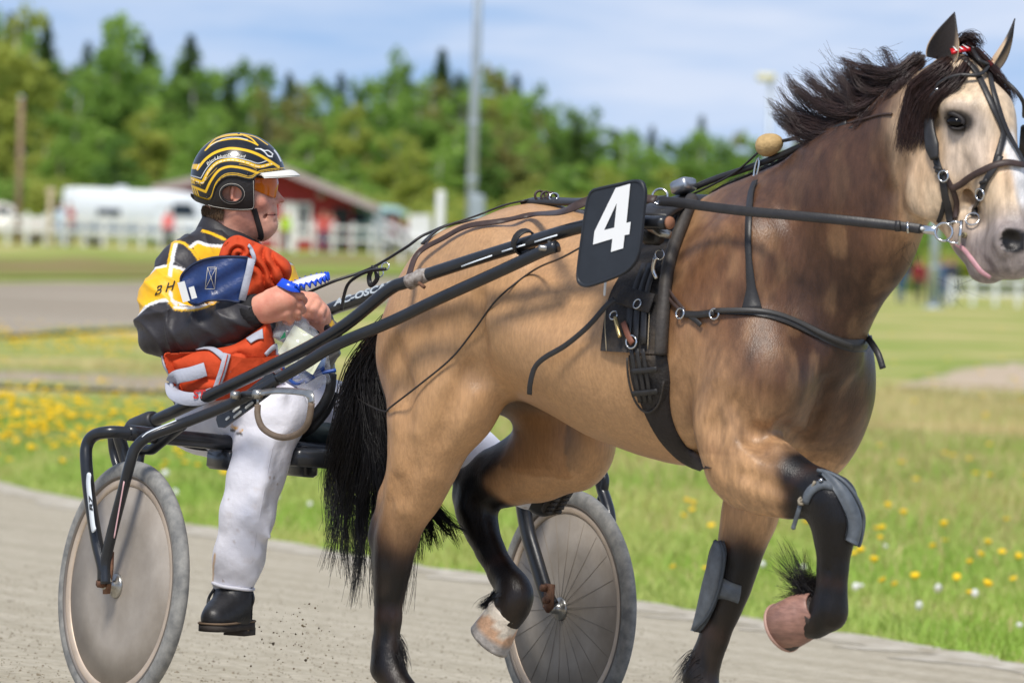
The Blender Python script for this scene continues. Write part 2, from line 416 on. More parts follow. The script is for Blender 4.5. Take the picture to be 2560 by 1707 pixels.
def ground_z(X, Y):
    X, Y = np.asarray(X, float), np.asarray(Y, float); e = edge_dist(X, Y); w = smoothstep(0, .9, e)
    return (plane_z(X, Y)-.05)*(1-w)+np.maximum(infield_z(X, Y), plane_z(X, Y)-.02)*w+.0*e if False else np.where(e < 0, plane_z(X, Y)-.06, (plane_z(X, Y)-.02)*(1-w)+np.where(Y < 60, np.maximum(infield_z(X, Y), plane_z(X, Y)-.02), infield_z(X, Y))*w)
_T = np.geomspace(8, 900, 900)
def on_ground(px, py):                                # world place of a ground pixel
    r = ray(px, py); P = CAM+r[None]*_T[:, None]; h = P[:, 2]-ground_z(P[:, 0], P[:, 1]); i = int(np.argmax(h <= 0)) if (h <= 0).any() else len(_T)-1; i = max(i, 1)
    t = _T[i-1]+(_T[i]-_T[i-1])*h[i-1]/(h[i-1]-h[i]+1e-9); return CAM+r*t
def at(px, d):                                        # ground place at image column px, d metres away
    p = CAM+ray(px, 600)*d; return np.array([p[0], p[1], float(ground_z(p[0], p[1]))])
m_grass_ground = mat('grass_ground', lin((140,154,74)), .95, col2=lin((206,182,132)), vscale=.22, bump=.6, bscale=9, detail=8, lo=.42, hi=.72, spec=.1)
ang = np.linspace(-.55, .55, 150); dist = np.concatenate([np.linspace(4, 60, 130), np.geomspace(61, 2600, 110)])
A, Dd = np.meshgrid(ang, dist, indexing='ij'); GX, GY = Dd*np.sin(A), Dd*np.cos(A)
gv = np.stack([GX, GY, ground_z(GX, GY)], -1).reshape(-1, 3)
tag(obj('ground', (gv, [f[::-1] for f in grid_faces(len(ang), len(dist))]), m_grass_ground), kind='structure')
# packed sand track with its pale gravel verge
w_ = np.linspace(0, -24, 60); tv = []
for e in EDGE:
    for q in w_: tv.append((e[0], e[1]+q, .0))
m_track = mat('track_sand', lin((204,194,172)), .95, col2=lin((170,160,140)), vscale=22, bump=.9, bscale=60, bdist=.02, detail=14, lo=.32, hi=.68, spec=.1)
def rutted(m, sc_, lo, hi):                            # long wheel ruts and drag marks along the track
    n = m.node_tree; b = n.nodes['Principled BSDF']; t = n.nodes.new('ShaderNodeTexCoord'); mpn = n.nodes.new('ShaderNodeMapping'); mpn.inputs['Scale'].default_value = sc_; z = n.nodes.new('ShaderNodeTexNoise'); z.inputs['Scale'].default_value = 1; z.inputs['Detail'].default_value = 6; r = n.nodes.new('ShaderNodeValToRGB'); r.color_ramp.elements[0].position = .38; r.color_ramp.elements[1].position = .60; r.color_ramp.elements[0].color = (lo, lo*.99, lo*.97, 1); r.color_ramp.elements[1].color = (hi, hi, hi, 1); x = n.nodes.new('ShaderNodeMixRGB'); x.blend_type = 'MULTIPLY'; x.inputs['Fac'].default_value = 1
    src = b.inputs['Base Color'].links[0].from_socket; n.links.new(t.outputs['Object'], mpn.inputs['Vector']); n.links.new(mpn.outputs['Vector'], z.inputs['Vector']); n.links.new(z.outputs['Fac'], r.inputs['Fac']); n.links.new(src, x.inputs['Color1']); n.links.new(r.outputs['Color'], x.inputs['Color2']); n.links.new(x.outputs['Color'], b.inputs['Base Color'])
rutted(m_track, (.25, 4.0, 1), .90, 1.03); rutted(m_track, (5.0, 8.0, 1), .93, 1.03)
tag(obj('track', (np.array(tv), grid_faces(len(EDGE), 60)), m_track, fr=CART), kind='structure')
ev = []
for i, e in enumerate(EDGE):
    j = .06*math.sin(i*1.7)+.04*math.sin(i*4.1)+random.uniform(-.04,.04)
    for q, zz in ((.14+j, .006), (-.02+j, .018), (-.16+j*1.6, .010), (-.30+j*2.2, .003)): ev.append((e[0], e[1]+q, zz))
tag(obj('gravel_verge', (np.array(ev), grid_faces(len(EDGE), 4)), mat('gravel', lin((204,196,180)), .95, col2=lin((164,154,134)), vscale=6, detail=10, bump=1.0, bscale=60, spec=.1), fr=CART), kind='structure')
def flat_patch(name, outline, cols, dz=.03, n=70, soft=.25, ns=1.0):       # a ground patch traced from the picture, laid on the terrain, its rim mixing into the grass
    up, lo = outline; U_ = spline(up, 6); L_ = spline(lo, 6); t = np.linspace(0, 1, n)
    uu = np.stack([np.interp(t, np.linspace(0, 1, len(U_)), U_[:, k]) for k in (0, 1)], 1); ll = np.stack([np.interp(t, np.linspace(0, 1, len(L_)), L_[:, k]) for k in (0, 1)], 1)
    v = []; w = []
    for i, (a, b) in enumerate(zip(uu, ll)):
        pa, pb = on_ground(*a), on_ground(*b)
        for s in np.linspace(0, 1, 24):
            p = pa*(1-s)+pb*s; v.append((p[0], p[1], float(ground_z(p[0], p[1]))+dz)); w.append(min(s, 1-s)/soft)
    v = np.array(v); w = np.clip(np.array(w), 0, 1)+.9*(vnoise(v, .5*ns, 5)-.5)+.7*(vnoise(v, 2.2*ns, 6)-.5); w = smoothstep(.25, .55, w)[:, None]
    g = np.array(lin((136,150,70))); c_ = g*(1-w)+w*(np.array(lin(cols[0]))+(np.array(lin(cols[1]))-np.array(lin(cols[0])))*vnoise(v, 1.1*ns, 8)[:, None])
    return tag(obj(name, (v, grid_faces(n, 24)), mat('dirt_patch', (.3,.3,.3), .95, attr='coat', var=.12, vscale=5, spec=.1), cols=c_), kind='structure')
flat_patch('far_track', ([(-900,668),(-300,662),(0,654),(330,650),(700,644),(900,640),(1080,640)], [(-900,860),(-300,800),(0,778),(330,757),(700,722),(900,700),(1080,688)]), ((172,160,142),(150,138,120)), .05, soft=.05, ns=.3)
flat_patch('grass_bank', ([(-700,588),(0,590),(400,588),(900,580),(1100,580)], [(-700,650),(0,642),(400,640),(900,634),(1100,634)]), ((150,128,92),(126,124,66)), .05, soft=.5, ns=.25)
flat_patch('footpath', ([(-500,846),(0,852),(200,856),(400,865),(560,876)], [(-500,890),(0,893),(200,900),(400,907),(560,909)]), ((176,162,146),(156,142,120)), .04, soft=.45)
flat_patch('bare_soil', ([(2060,890),(2130,862),(2240,838),(2352,826),(2650,820)], [(2060,896),(2200,914),(2300,922),(2400,924),(2650,922)]), ((206,186,166),(176,158,128)), .04, soft=.45)
# ---- grass of the infield and its dandelions
def infield_points(n, d0, d1, spread, pw=1.0):
    o = []
    while len(o) < n:
        m = n*2; u = rng.random(m)**pw; d = np.sqrt(d0**2+(d1**2-d0**2)*u); a = rng.uniform(-spread, spread, m)
        X, Y = d*np.sin(a), d*np.cos(a); k = edge_dist(X, Y) > .05
        o += list(zip(X[k], Y[k]))
    return np.array(o[:n])
def blades(n, d0, d1, spread, h0, h1, w, pw=1.0, emin=0):
    P = infield_points(n, d0, d1, spread, pw); ed = edge_dist(P[:, 0], P[:, 1]); P = P[rng.random(n) < smoothstep(emin*.4, emin*1.6+1e-6, ed)] if emin else P; n = len(P); z = ground_z(P[:, 0], P[:, 1]); e = edge_dist(P[:, 0], P[:, 1])
    h = rng.uniform(h0, h1, n)*smoothstep(-.1, 1.0, e+.4)*(.6+.8*vnoise(np.c_[P, P[:, 0]*0], .9, 4)); a = rng.uniform(0, 6.28, n); lean = rng.normal(0, .45, (n, 2))
    ww = w*rng.uniform(.6, 1.4, n); b = np.c_[P, z]
    s = np.c_[np.cos(a)*ww, np.sin(a)*ww, np.zeros(n)]
    m = b+np.c_[lean*h[:, None]*.35, h*.6]; t = b+np.c_[lean*h[:, None], h]
    v = np.stack([b-s, b+s, m+s*.7, m-s*.7, t], 1).reshape(-1, 3); i = np.arange(n)*5
    f = np.c_[i, i+1, i+2, i+3].tolist()+np.c_[i+3, i+2, i+4].tolist(); return v, f
m_bl = mat('grass_blade', lin((142,172,74)), .75, col2=lin((186,184,116)), vscale=.6, detail=8, lo=.42, hi=.70, spec=.2)
m_bl2 = mat('dry_grass', lin((204,188,138)), .8, col2=lin((168,150,100)), vscale=.7, spec=.2)
tag(obj('grass', blades(140000, 19, 50, .17, .035, .115, .0040, 1.0), m_bl, smooth=False), 'short green meadow grass growing across the infield', 'grass', kind='stuff')
tag(obj('dry_grass', blades(60000, 19, 66, .17, .06, .19, .004, 1.1, 4.0), m_bl2, smooth=False), 'straw coloured dry grass stems scattered through the infield', 'dry grass', kind='stuff')
def flower(r=.021, h=.12, puff=False):
    st = tube([(0,0,0),(.004,.003,h*.6),(0,0,h)], .0022, 4)
    if puff: return join(st, lathe([(0,h-.022),(.013,h-.019),(.022,h-.007),(.024,h+.004),(.017,h+.018),(0,h+.024)], 8))
    k = lathe([(0,h-.008),(.008,h-.006),(r,h+.004),(r*.92,h+.009),(r*.5,h+.012),(0,h+.010)], 9); return join(st, k)
m_fl = mat('dandelion_petal', lin((245,200,20)), .7, var=.15, vscale=90); m_pf = mat('dandelion_seed', lin((222,222,214)), .9); m_st = mat('stem', lin((120,150,60)), .8)
def flower_obj(name, puff):
    v, f = flower(puff=puff); ns = 3*4+2-0; n_st = len(tube([(0,0,0),(.004,.003,.07),(0,0,.12)], .0022, 4)[1]); idx = [0 if i < n_st else 1 for i in range(len(f))]
    me = obj(name, (v, f), None, mats=[m_st, m_pf if puff else m_fl], midx=idx); return me
proto = flower_obj('dandelion', False); protop = flower_obj('dandelion_clock', True)
fl_px = [(1565,1195),(1580,1203),(1600,1212),(1550,1215),(1640,1243),(1847,1247),(2002,1245),(2071,1246),(2015,1285),(2168,1270),(2152,1298),(2178,1280),(2253,1303),(2298,1306),(2224,1322),(2346,1332),(2000,1361),(2075,1372),(2050,1368),(1967,1318),(1968,1335),(2340,1365),(2225,1405),(2205,1365),(1700,1290),(1560,1330),(1620,1340),(1735,1240),
         (640,1130),(672,1135),(682,1132),(700,1131),(630,1160),(650,1190),(1180,1190),(1170,1140),(1000,1180),(990,1140)]
fl_px += [(float(rng.uniform(0,300)), float(y)) for y in rng.normal(1010, 40, 66)]
fl_px += [(float(rng.uniform(0,120)), float(y)) for y in rng.normal(985, 30, 32)]
fl_px += [(float(rng.uniform(-60,520)), float(y)) for y in rng.uniform(905, 1110, 40)]
fl_px += [(float(rng.uniform(0,330)), float(y)) for y in rng.normal(800, 16, 46)]
fl_px += [(float(rng.uniform(1950,2420)), float(y)) for y in rng.uniform(1180, 1420, 8)]
fl_px += [(float(rng.uniform(440,800)), float(y)) for y in rng.uniform(1060, 1180, 14)]
def plant(pr, px, py, lab, grp, k, cat='dandelion'):
    p = on_ground(px, py+8)
    if edge_dist(p[0], p[1]) < .1: return k
    o = pr if k == 0 else pr.copy()
    if k: COL.objects.link(o)
    s = rng.uniform(.8, 1.25)*(1.0 if p[1] < 34 else 1.25)*(.65 if pr is protop else 1); o.location = p; o.scale = (s, s, s*rng.uniform(.8, 1.5)); o.rotation_euler = (rng.normal(-.15, .25), rng.normal(0, .25), rng.uniform(0, 6))
    tag(o, lab, cat, grp); return k+1
k = 0
for a, b in fl_px: k = plant(proto, a, b, 'small yellow dandelion flower in the infield grass', 'yellow dandelions in the infield', k)
k = 0
for a, b in [(2030,1275),(1975,1360),(1852,1330),(2145,1395),(2235,1410),(2100,1440),(1722,1265),(1700,1330),(1960,1390),(1905,1420),(1765,1330),(655,1160),(600,1190),(690,1180),(350,1120),(420,1160),(380,1150),(2335,1460)]: k = plant(protop, a, b, 'white dandelion seed head in the infield grass', 'white dandelion clocks in the infield', k)
# the far carpet of dandelions nobody could count
V_, F_ = [], []; fv = lathe([(0,0),(.03,.004),(.03,.012),(0,.016)], 6)
for q in list(zip(rng.uniform(-200,420,260), rng.normal(800,17,260)))+list(zip(rng.uniform(-250,330,250), rng.normal(985,45,250)))+list(zip(rng.uniform(330,800,60), rng.uniform(900,1120,60)))+list(zip(rng.uniform(1950,2500,40), rng.uniform(700,1150,40))):
    p = on_ground(*q); n = len(V_)
    if edge_dist(p[0], p[1]) < .2: continue
    h = rng.uniform(.09, .17); V_ += [(p[0]+a[0], p[1]+a[1], p[2]+a[2]+h) for a in fv[0]]; F_ += [[i+n for i in g] for g in fv[1]]
tag(obj('dandelion_carpet', (V_, F_), m_fl), 'far carpet of yellow dandelion heads across the infield', 'dandelions', kind='stuff')
# clods thrown up behind the wheel and grit on the track
V_, F_ = [], []
def pebble(p, r):
    global V_, F_
    v, f = lathe([(0,-r),(r*.9,-r*.4),(r,r*.3),(0,r*.8)], 5); v = [np.array(a)*rng.uniform(.7,1.3,3)+p for a in v]; n = len(V_); V_ += [tuple(a) for a in v]; F_ += [[i+n for i in g] for g in f]
for _ in range(4200):
    u = rng.random(); px = rng.uniform(-150, 1700); py = rng.uniform(1300, 1600); p = CART.Z(px, py, .001)
    if p[1] > 5: continue
    pebble(CART.w(p), rng.choice([.0018, .0028, .004, .006], p=[.58,.3,.10,.02]))
tag(obj('track_grit', (V_, F_), mat('grit', lin((150,138,116)), .95, col2=lin((110,98,78)), vscale=40), smooth=False), 'loose grit and small stones lying on the sand track', 'grit', kind='stuff')
V_, F_ = [], []
for _ in range(120):
    px, py = rng.normal(690, 62), rng.normal(1465, 50)
    if py < 1375: continue
    pebble(CART.w(CART.Y(px, py, rng.uniform(-.5, .2))), rng.choice([.0012, .002, .003, .005], p=[.55,.3,.12,.03]))
tag(obj('flying_dirt', (V_, F_), mat('dirt', lin((112,96,72)), .95), smooth=False), 'crumbs of dirt thrown up behind the trotting hooves', 'dirt', kind='stuff')
# ================================================================== forest
def leaf_cloud(clumps, n, size, seed):
    r = np.random.default_rng(seed); V_, tot = [], sum(c[3] for c in clumps)
    for cx, cy, cz, w, rx, rz in clumps:
        m = int(n*w/tot); d = r.normal(size=(m, 3)); d /= np.linalg.norm(d, axis=1)[:, None]; rad = r.random(m)**.45
        p = np.array([cx, cy, cz])+d*rad[:, None]*np.array([rx, rx, rz]); a = r.normal(size=(m, 3)); a /= np.linalg.norm(a, axis=1)[:, None]; b = np.cross(a, r.normal(size=(m, 3))); b /= np.linalg.norm(b, axis=1)[:, None]
        s = (size*r.uniform(.5, 1.4, m))[:, None]; V_.append(np.stack([p-a*s, p+b*s*.6, p+a*s, p-b*s*.6], 1).reshape(-1, 3))
    v = np.vstack(V_); i = np.arange(len(v)//4)*4; return v, np.c_[i, i+1, i+2, i+3].tolist()
def broadleaf(seed, h=10.0, w=2.3):
    r = random.Random(seed); cl = []
    for i in range(16):
        t = .16+.84*(i/15); rad = w*(math.sin(math.pi*min(1, .20+.80*(1-t)))**.7)*(.42+.58*(1-t)+.12)
        for _ in range(3 if t < .75 else 1):
            a = r.uniform(0, 6.28); q = rad*r.uniform(.2, .75); s = r.uniform(.5, 1.0)*(.55+.6*(1-t))
            cl.append((q*math.cos(a), q*math.sin(a), h*t-(.5 if t > .9 else 0), s*s, s*1.05, s*1.15))
    tr = tube([(0,0,-.3),(.05,.02,h*.3),(-.06,.05,h*.6),(.03,0,h*.92)], [.16,.12,.07,.015], 7)
    for i in range(6):
        a = r.uniform(0, 6.28); z0 = h*r.uniform(.2, .75); L_ = w*.8*(1-z0/h*.6); tr = join(tr, tube([(0,0,z0),(math.cos(a)*L_*.5,math.sin(a)*L_*.5,z0+L_*.35),(math.cos(a)*L_,math.sin(a)*L_,z0+L_*.8)], [.05,.03,.008], 5))
    return tr, leaf_cloud(cl, 2600, .21, seed)
def conifer(seed, h=10.0, w=2.0):
    r = np.random.default_rng(seed); V_, F_ = [], []; tr = tube([(0,0,-.3),(0,0,h*.5),(0,0,h)], [.15,.09,.01], 7)
    n = 46
    for i in range(n):
        t = .07+.93*i/(n-1); rad = w*(1-t)**.85*r.uniform(.8, 1.12)+.06; z0 = h*t
        for k in range(9):
            a = r.uniform(0, 6.28); L_ = rad*r.uniform(.65, 1.1); dr = -.30*L_; c, s = math.cos(a), math.sin(a)
            for q in np.linspace(.15, 1, 4):
                p = np.array([c*L_*q, s*L_*q, z0+dr*q+.12*L_*q*q]); u = np.array([c, s, -.3])*.22; v = np.array([-s, c, r.normal(0,.4)])*.20*(1.2-q*.6); b = len(V_)
                V_ += [p-u, p+v, p+u, p-v]; F_.append([b, b+1, b+2, b+3])
    return tr, (np.array(V_), F_)
def leafy(m, w=.48):                                   # thin leaves let some light through
    n = m.node_tree; b = n.nodes['Principled BSDF']; o = n.nodes['Material Output']; t = n.nodes.new('ShaderNodeBsdfTranslucent'); x = n.nodes.new('ShaderNodeMixShader'); x.inputs['Fac'].default_value = w
    src = b.inputs['Base Color'].links[0].from_socket; n.links.new(src, t.inputs['Color']); n.links.new(b.outputs[0], x.inputs[1]); n.links.new(t.outputs[0], x.inputs[2]); n.links.new(x.outputs[0], o.inputs['Surface']); return m
m_bark = mat('bark', lin((98,86,72)), .9, col2=lin((150,144,134)), vscale=3); m_birch = mat('birch_bark', lin((190,186,178)), .85, col2=lin((70,64,58)), vscale=4, lo=.5, hi=.62)
leafm = [leafy(mat('leaf_%d' % i, lin(c_), .75, col2=lin(d_), vscale=.7, lo=.35, hi=.7, spec=.15)) for i, (c_, d_) in enumerate([((164,194,96),(138,170,76)), ((146,176,86),(116,152,70)), ((186,190,96),(156,172,78)), ((126,158,80),(100,134,66)), ((150,160,90),(158,146,92))])]
needm = [leafy(mat('needle_%d' % i, lin(c_), .85, col2=lin(d_), vscale=1.1, spec=.12)) for i, (c_, d_) in enumerate([((92,122,66),(66,94,52)), ((104,130,68),(76,102,54))])]
forest = dict(b=[], c=[])
for s in range(5):
    t, l = broadleaf(40+s, 10, 2.0+.18*s); forest['b'].append((t, l, None))
for s in range(3):
    t, l = conifer(80+s, 10, 2.9+.35*s); forest['c'].append((t, l, None))
PROFX = [-300,-150,0,40,75,95,130,200,240,270,330,370,420,480,540,600,660,740,800,860,900,950,1000,1040,1080,1120,1160,1200,1230,1280,1330,1380,1440,1500,1560,1600,1650,1700,1760,1850,2000,2200,2400,2600]
PROFY = [-40,10,10,50,60,50,150,100,35,20,85,150,88,148,112,150,165,150,165,158,118,160,118,158,150,130,150,152,190,215,240,268,282,292,300,272,300,292,312,285,290,330,360,360]
meshes = {}
def place(px): return ['beyond the left edge', 'by the wooden utility pole', 'above the camper van', 'above the red house roof', 'just behind the helmet', 'between helmet and light pole', 'right behind the tall light pole', 'above the horse croup', 'above the number board', 'between number board and mane', 'behind the horse mane', 'behind the horse head'][int(np.searchsorted([-60, 110, 330, 480, 680, 960, 1160, 1330, 1520, 1760, 2060], px))]
def tree(px, d, ytop, kind, var, matl, label, group, name, sx=1.0):
    p = at(px, d); pt = CAM+ray(px, ytop)*(d); h = max(2.0, pt[2]-p[2]); key = (kind, var)
    e = empty(name, loc=p, label=label, cat='tree', group=group, rz=random.uniform(0, 6.28)); s = h/10.0; e.scale = (s**.75*sx, s**.75*sx, s)
    if key not in meshes:
        t, l, _ = forest[kind][var]
        a = obj('trunk', t, m_birch if kind == 'b' and var % 2 == 0 else m_bark, e); b = obj('crown', l, matl, e, smooth=False); meshes[key] = (a.data, b.data)
    else:
        a = bpy.data.objects.new('trunk', meshes[key][0]); b = bpy.data.objects.new('crown', meshes[key][1])
        for q in (a, b): COL.objects.link(q); q.parent = e
    b.material_slots[0].link = 'OBJECT'; b.material_slots[0].material = matl
    return e
LB = ['light green broadleaf tree in the forest behind the far track', 'mid green broadleaf tree in the forest behind the far track', 'yellow green broadleaf tree in the forest behind the far track', 'deep green broadleaf tree in the forest behind the far track', 'brownish green broadleaf tree in the forest behind the far track']
def row_of(d): return 'on the forest skyline' if d >= 305 else ('in the middle row' if d > 281 else 'in the front row')
def conf(px, d, y, v, lab=None, sx=1.0): return tree(px, d, y, 'c', v, needm[v % 2], lab or 'dark spruce %s, %s' % (place(px), row_of(d)), None if lab else 'spruces in the forest', 'spruce_tree', sx)
def brd(px, d, y, v, c_, lab=None, sx=1.0): return tree(px, d, y, 'b', v, leafm[c_], lab or '%s broadleaf tree %s, %s' % (['light green', 'mid green', 'yellow green', 'deep green', 'brownish green'][c_], place(px), row_of(d)), None if lab else 'broadleaf trees in the forest', 'broadleaf_tree', sx)
conf(92, 300, 45, 0, 'tall dark spruce at the far left of the forest edge', 1.0); conf(422, 300, 84, 1, 'dark spruce left of the helmet with its top in the sky', 1.15); conf(1000, 330, 116, 0, 'dark spruce just left of the tall light pole'); conf(1602, 340, 268, 0, 'small pointed spruce sticking out above the low right treeline')
brd(265, 285, 18, 1, 0, 'tall light green aspen rising above the treeline at left', 1.1); brd(22, 270, -5, 2, 2, 'tall yellow green birch at the left edge of the picture', 1.2); brd(905, 325, 114, 3, 1, 'rounded green birch left of the spruce by the light pole', .9)
for px in np.arange(-260, 2560, 38):                      # skyline row
    y = float(np.interp(px, PROFX, PROFY)); r = random.random()
    if r < .22: conf(px+random.uniform(-12, 12), random.uniform(315, 350), y+random.uniform(-4, 22), random.randrange(3))
    else: brd(px+random.uniform(-12, 12), random.uniform(305, 345), y+random.uniform(4, 26), random.randrange(5), random.choice([0, 1, 1, 3, 3, 4]), sx=1.15)
for px in np.arange(-280, 2580, 44):                      # middle row
    y = float(np.interp(px, PROFX, PROFY)); y = y+(500-y)*random.uniform(.12, .32)
    if random.random() < .16: conf(px+random.uniform(-15, 15), random.uniform(285, 305), y, random.randrange(3))
    else: brd(px+random.uniform(-15, 15), random.uniform(282, 305), y, random.randrange(5), random.choice([0, 0, 1, 1, 2, 3, 4]), sx=1.25)
for px in np.arange(-280, 2580, 46):                      # front row, lower
    y = float(np.interp(px, PROFX, PROFY)); y = y+(520-y)*random.uniform(.35, .62); brd(px+random.uniform(-18, 18), random.uniform(262, 280), y, random.randrange(5), random.choice([0, 0, 1, 2, 2, 3, 4]), sx=1.45)
def bush(px, d, h, c_):
    p = at(px, d); e = empty('bush', loc=p, label='%s leafy bush %s at the foot of the forest' % ('tall' if h > 3.2 else ('mid sized' if h > 2.2 else 'low'), place(px)), cat='bush', group='bushes along the forest edge'); e.scale = (h*.55, h*.55, h*.5)
    if 'bush' not in meshes:
        cl = [(random.uniform(-.7,.7), random.uniform(-.7,.7), random.uniform(.3,1.1), 1, .55, .5) for _ in range(14)]; b = obj('foliage', leaf_cloud(cl, 900, .11, 5), leafm[0], e, smooth=False); st = obj('stem', tube([(0,0,-.1),(.05,0,.5),(.1,.05,1.1)], [.05,.04,.01], 5), m_bark, e); meshes['bush'] = (b.data, st.data)
    else:
        for nm, d_ in zip(('foliage', 'stem'), meshes['bush']):
            b2 = bpy.data.objects.new(nm, d_); COL.objects.link(b2); b2.parent = e
            if nm == 'foliage': b = b2
    b.material_slots[0].link = 'OBJECT'; b.material_slots[0].material = leafm[c_]
for px in np.arange(-200, 2560, 48): bush(px+random.uniform(-22, 22), random.uniform(246, 275), random.uniform(1.2, 4.6), random.choice([0, 1, 2, 2]))
# ================================================================== things behind the far track
m_white = mat('white_paint', lin((228,228,224)), .5, var=.06, vscale=3); m_galv = mat('galvanised_steel', lin((176,184,190)), .45, .55, var=.12, vscale=2)
def side_at(px, d): return at(px, d)
fence = empty('fence', loc=at(420, 236), label='long white post and rail fence in front of the camper and red house', cat='fence')
F0 = at(420, 236); prev = None; pm = None
for i, px in enumerate(np.arange(-160, 985, 44)):
    p = at(px, 234+.004*px)-F0
    if pm is None: o = obj('post', bbox_bev((0,0,.62), (.15,.12,1.44), .02), m_white, fence, smooth=False); pm = o.data
    else: o = bpy.data.objects.new('post', pm); COL.objects.link(o); o.parent = fence
    o.location = p; o.rotation_euler = (0, random.uniform(-.02,.02), random.uniform(-.1,.1))
    if prev is not None and i % 2 == 0:
        for zz in (.62, 1.12): obj('rail', box((prev+p)/2+np.array([0,-.09,zz]), (np.linalg.norm(p-prev)+.02, .04, .12)), m_white, fence, smooth=False)
        prev = p
    if prev is None: prev = p
p = at(112, 228); tag(obj('marker_post', join(bbox_bev((0,0,1.0),(.20,.18,2.1),.03), bbox_bev((0,0,2.2),(.36,.22,.34),.06)), mat('weathered_wood', lin((196,178,150)), .8, var=.2, vscale=4), off=p), 'thick pale wooden marker post beside the beige car', 'post')
rf = empty('fence', loc=at(2310, 205), label='white rail fence at the right edge below the horse muzzle', cat='fence'); R0 = at(2310, 205); prev = None
for px in range(2185, 2560, 52):
    p = at(px, 203)-R0; obj('post', bbox_bev(p+np.array([0,0,.45]), (.14,.12,1.1), .02), m_white, rf, smooth=False)
    if prev is not None:
        for zz in (.42, .85): obj('rail', box((prev+p)/2+np.array([0,-.08,zz]), (np.linalg.norm(p-prev)+.02,.04,.12)), m_white, rf, smooth=False)
    prev = p
gt = empty('barrier', loc=at(940, 200), label='sloping white wooden barrier with board panel left of the white bollard', cat='barrier'); G0 = at(940, 200)
a_, b_ = CAM+ray(862, 502)*203-G0, CAM+ray(1000, 566)*197-G0
for dz in (0, -.42): obj('rail', tube([a_+np.array([0,0,dz]), b_+np.array([0,0,dz])], .09, 6), m_white, gt)
for t in (.1, .45, .8): q = a_*(1-t)+b_*t; g = float(ground_z(*(q+G0)[:2]))-G0[2]; obj('post', bbox_bev(((q[0]), q[1]+.12, (g+q[2])/2), (.13,.12,max(.3,q[2]-g+.1)), .02), m_white, gt, smooth=False)
for k in range(5): q = CAM+ray(944+10*k, 524)*199-G0; obj('board', bbox_bev(q, (.15,.05,.95), .01), m_white, gt, smooth=False)
p = at(1008, 120); tag(obj('bollard', lathe([(.09,-.1),(.10,.3),(.10,2.45),(.085,2.52),(0,2.54)], 14), m_white, off=p), 'slim white bollard standing left of the tall light pole', 'bollard')
# light poles
def light_pole(px, d, h, r, label, boxz=None, lamp=False):
    p = at(px, d); e = empty('light_pole', loc=p, label=label, cat='light pole'); obj('shaft', tube([(0,0,-.2),(0,0,h*.5),(0,0,h)], [r, r*.8, r*.55], 14), m_galv, e); obj('base_plate', lathe([(r*2,-.05),(r*2,.06),(r*1.2,.08)], 12), m_galv, e)
    if boxz: obj('switch_box', bbox_bev((r*.9,-.08,boxz), (.30,.26,1.15), .03), m_white if False else m_galv, e, smooth=False)
    for k in range(2): obj('band', lathe([(r*.95,h*.28+k*1.1),(r*.98,h*.28+.02+k*1.1),(r*.98,h*.28+.10+k*1.1),(r*.95,h*.28+.12+k*1.1)], 14), m_galv, e)
    if lamp: hd = obj('lamp_head', bbox_bev((-.13,-.05,h+.02), (.52,.26,.22), .05), mat('lamp_housing', lin((214,208,176)), .4), e); obj('lens', bbox_bev((-.16,-.05,h-.10), (.36,.20,.03), .01), m_white, hd)
    return e
light_pole(1079, 110, 9.5, .12, 'tall grey steel light pole behind the horse rump with a switch box', 1.85)
light_pole(1757, 150, 6.05, .10, 'grey light pole with pale lamp head behind the horse neck', None, True)
light_pole(2147, 158, 3.9, .15, 'pale grey pole seen between horse neck and muzzle')
p = at(38, 236); e = empty('utility_pole', loc=p, label='brown wooden utility pole at the left edge before the forest', cat='pole'); obj('trunk', tube([(0,0,-.3),(.02,0,3),(0,0,6.15)], [.15,.13,.11], 10), mat('old_pole', lin((150,124,100)), .9, var=.2, vscale=3), e); obj('cap', lathe([(.13,6.12),(.13,6.2),(0,6.26)], 10), m_galv, e)
# the red house
e = empty('house', loc=at(600, 248), label='low red wooden house with wide pale gabled roof behind the fence', cat='house')
mred = mat('red_boards', lin((158,48,46)), .75, var=.12, vscale=2.2); mroof = mat('roof_sheet', lin((96,92,98)), .6, var=.1, vscale=2); mfas = mat('fascia', lin((172,156,152)), .6); mdark = mat('dark_opening', lin((38,34,36)), .6); mglass = mat('window_glass', lin((40,48,56)), .25, spec=.3)
pm_ = 12863/248.0; X = lambda px: (px-600)/pm_
xl, xr, xg = X(372), X(806), X(612); zl, zr, zg = 2.55, 2.35, 3.75
wall_v = [(xl,0,-.4),(xr,0,-.4),(xr,0,zr),(xg,0,zg),(xl,0,zl)]; wall_v += [(a,8,c_) for a, b, c_ in wall_v]
obj('wall', (wall_v, [[0,1,2,3,4],[9,8,7,6,5],[0,5,6,1],[1,6,7,2],[4,9,5,0]]), mred, e, smooth=False)
def slab(x0, z0, x1, z1, t, y0, y1): return ([(x0,y0,z0),(x1,y0,z1),(x1,y1,z1),(x0,y1,z0),(x0,y0,z0+t),(x1,y0,z1+t),(x1,y1,z1+t),(x0,y1,z0+t)], [[0,3,2,1],[4,5,6,7],[0,1,5,4],[1,2,6,5],[2,3,7,6],[3,0,4,7]])
xl2, xr2 = X(345), X(868); sl_ = (zg-zl)/(xg-xl); sr_ = (zg-zr)/(xr-xg)
rf_ = obj('roof', slab(xl2, zl-sl_*(xl-xl2), xg, zg, .16, -.9, 8.6), mroof, e, smooth=False); obj('roof', slab(xg, zg, xr2, zg-sr_*(xr2-xg), .16, -.9, 8.6), mroof, e, smooth=False)
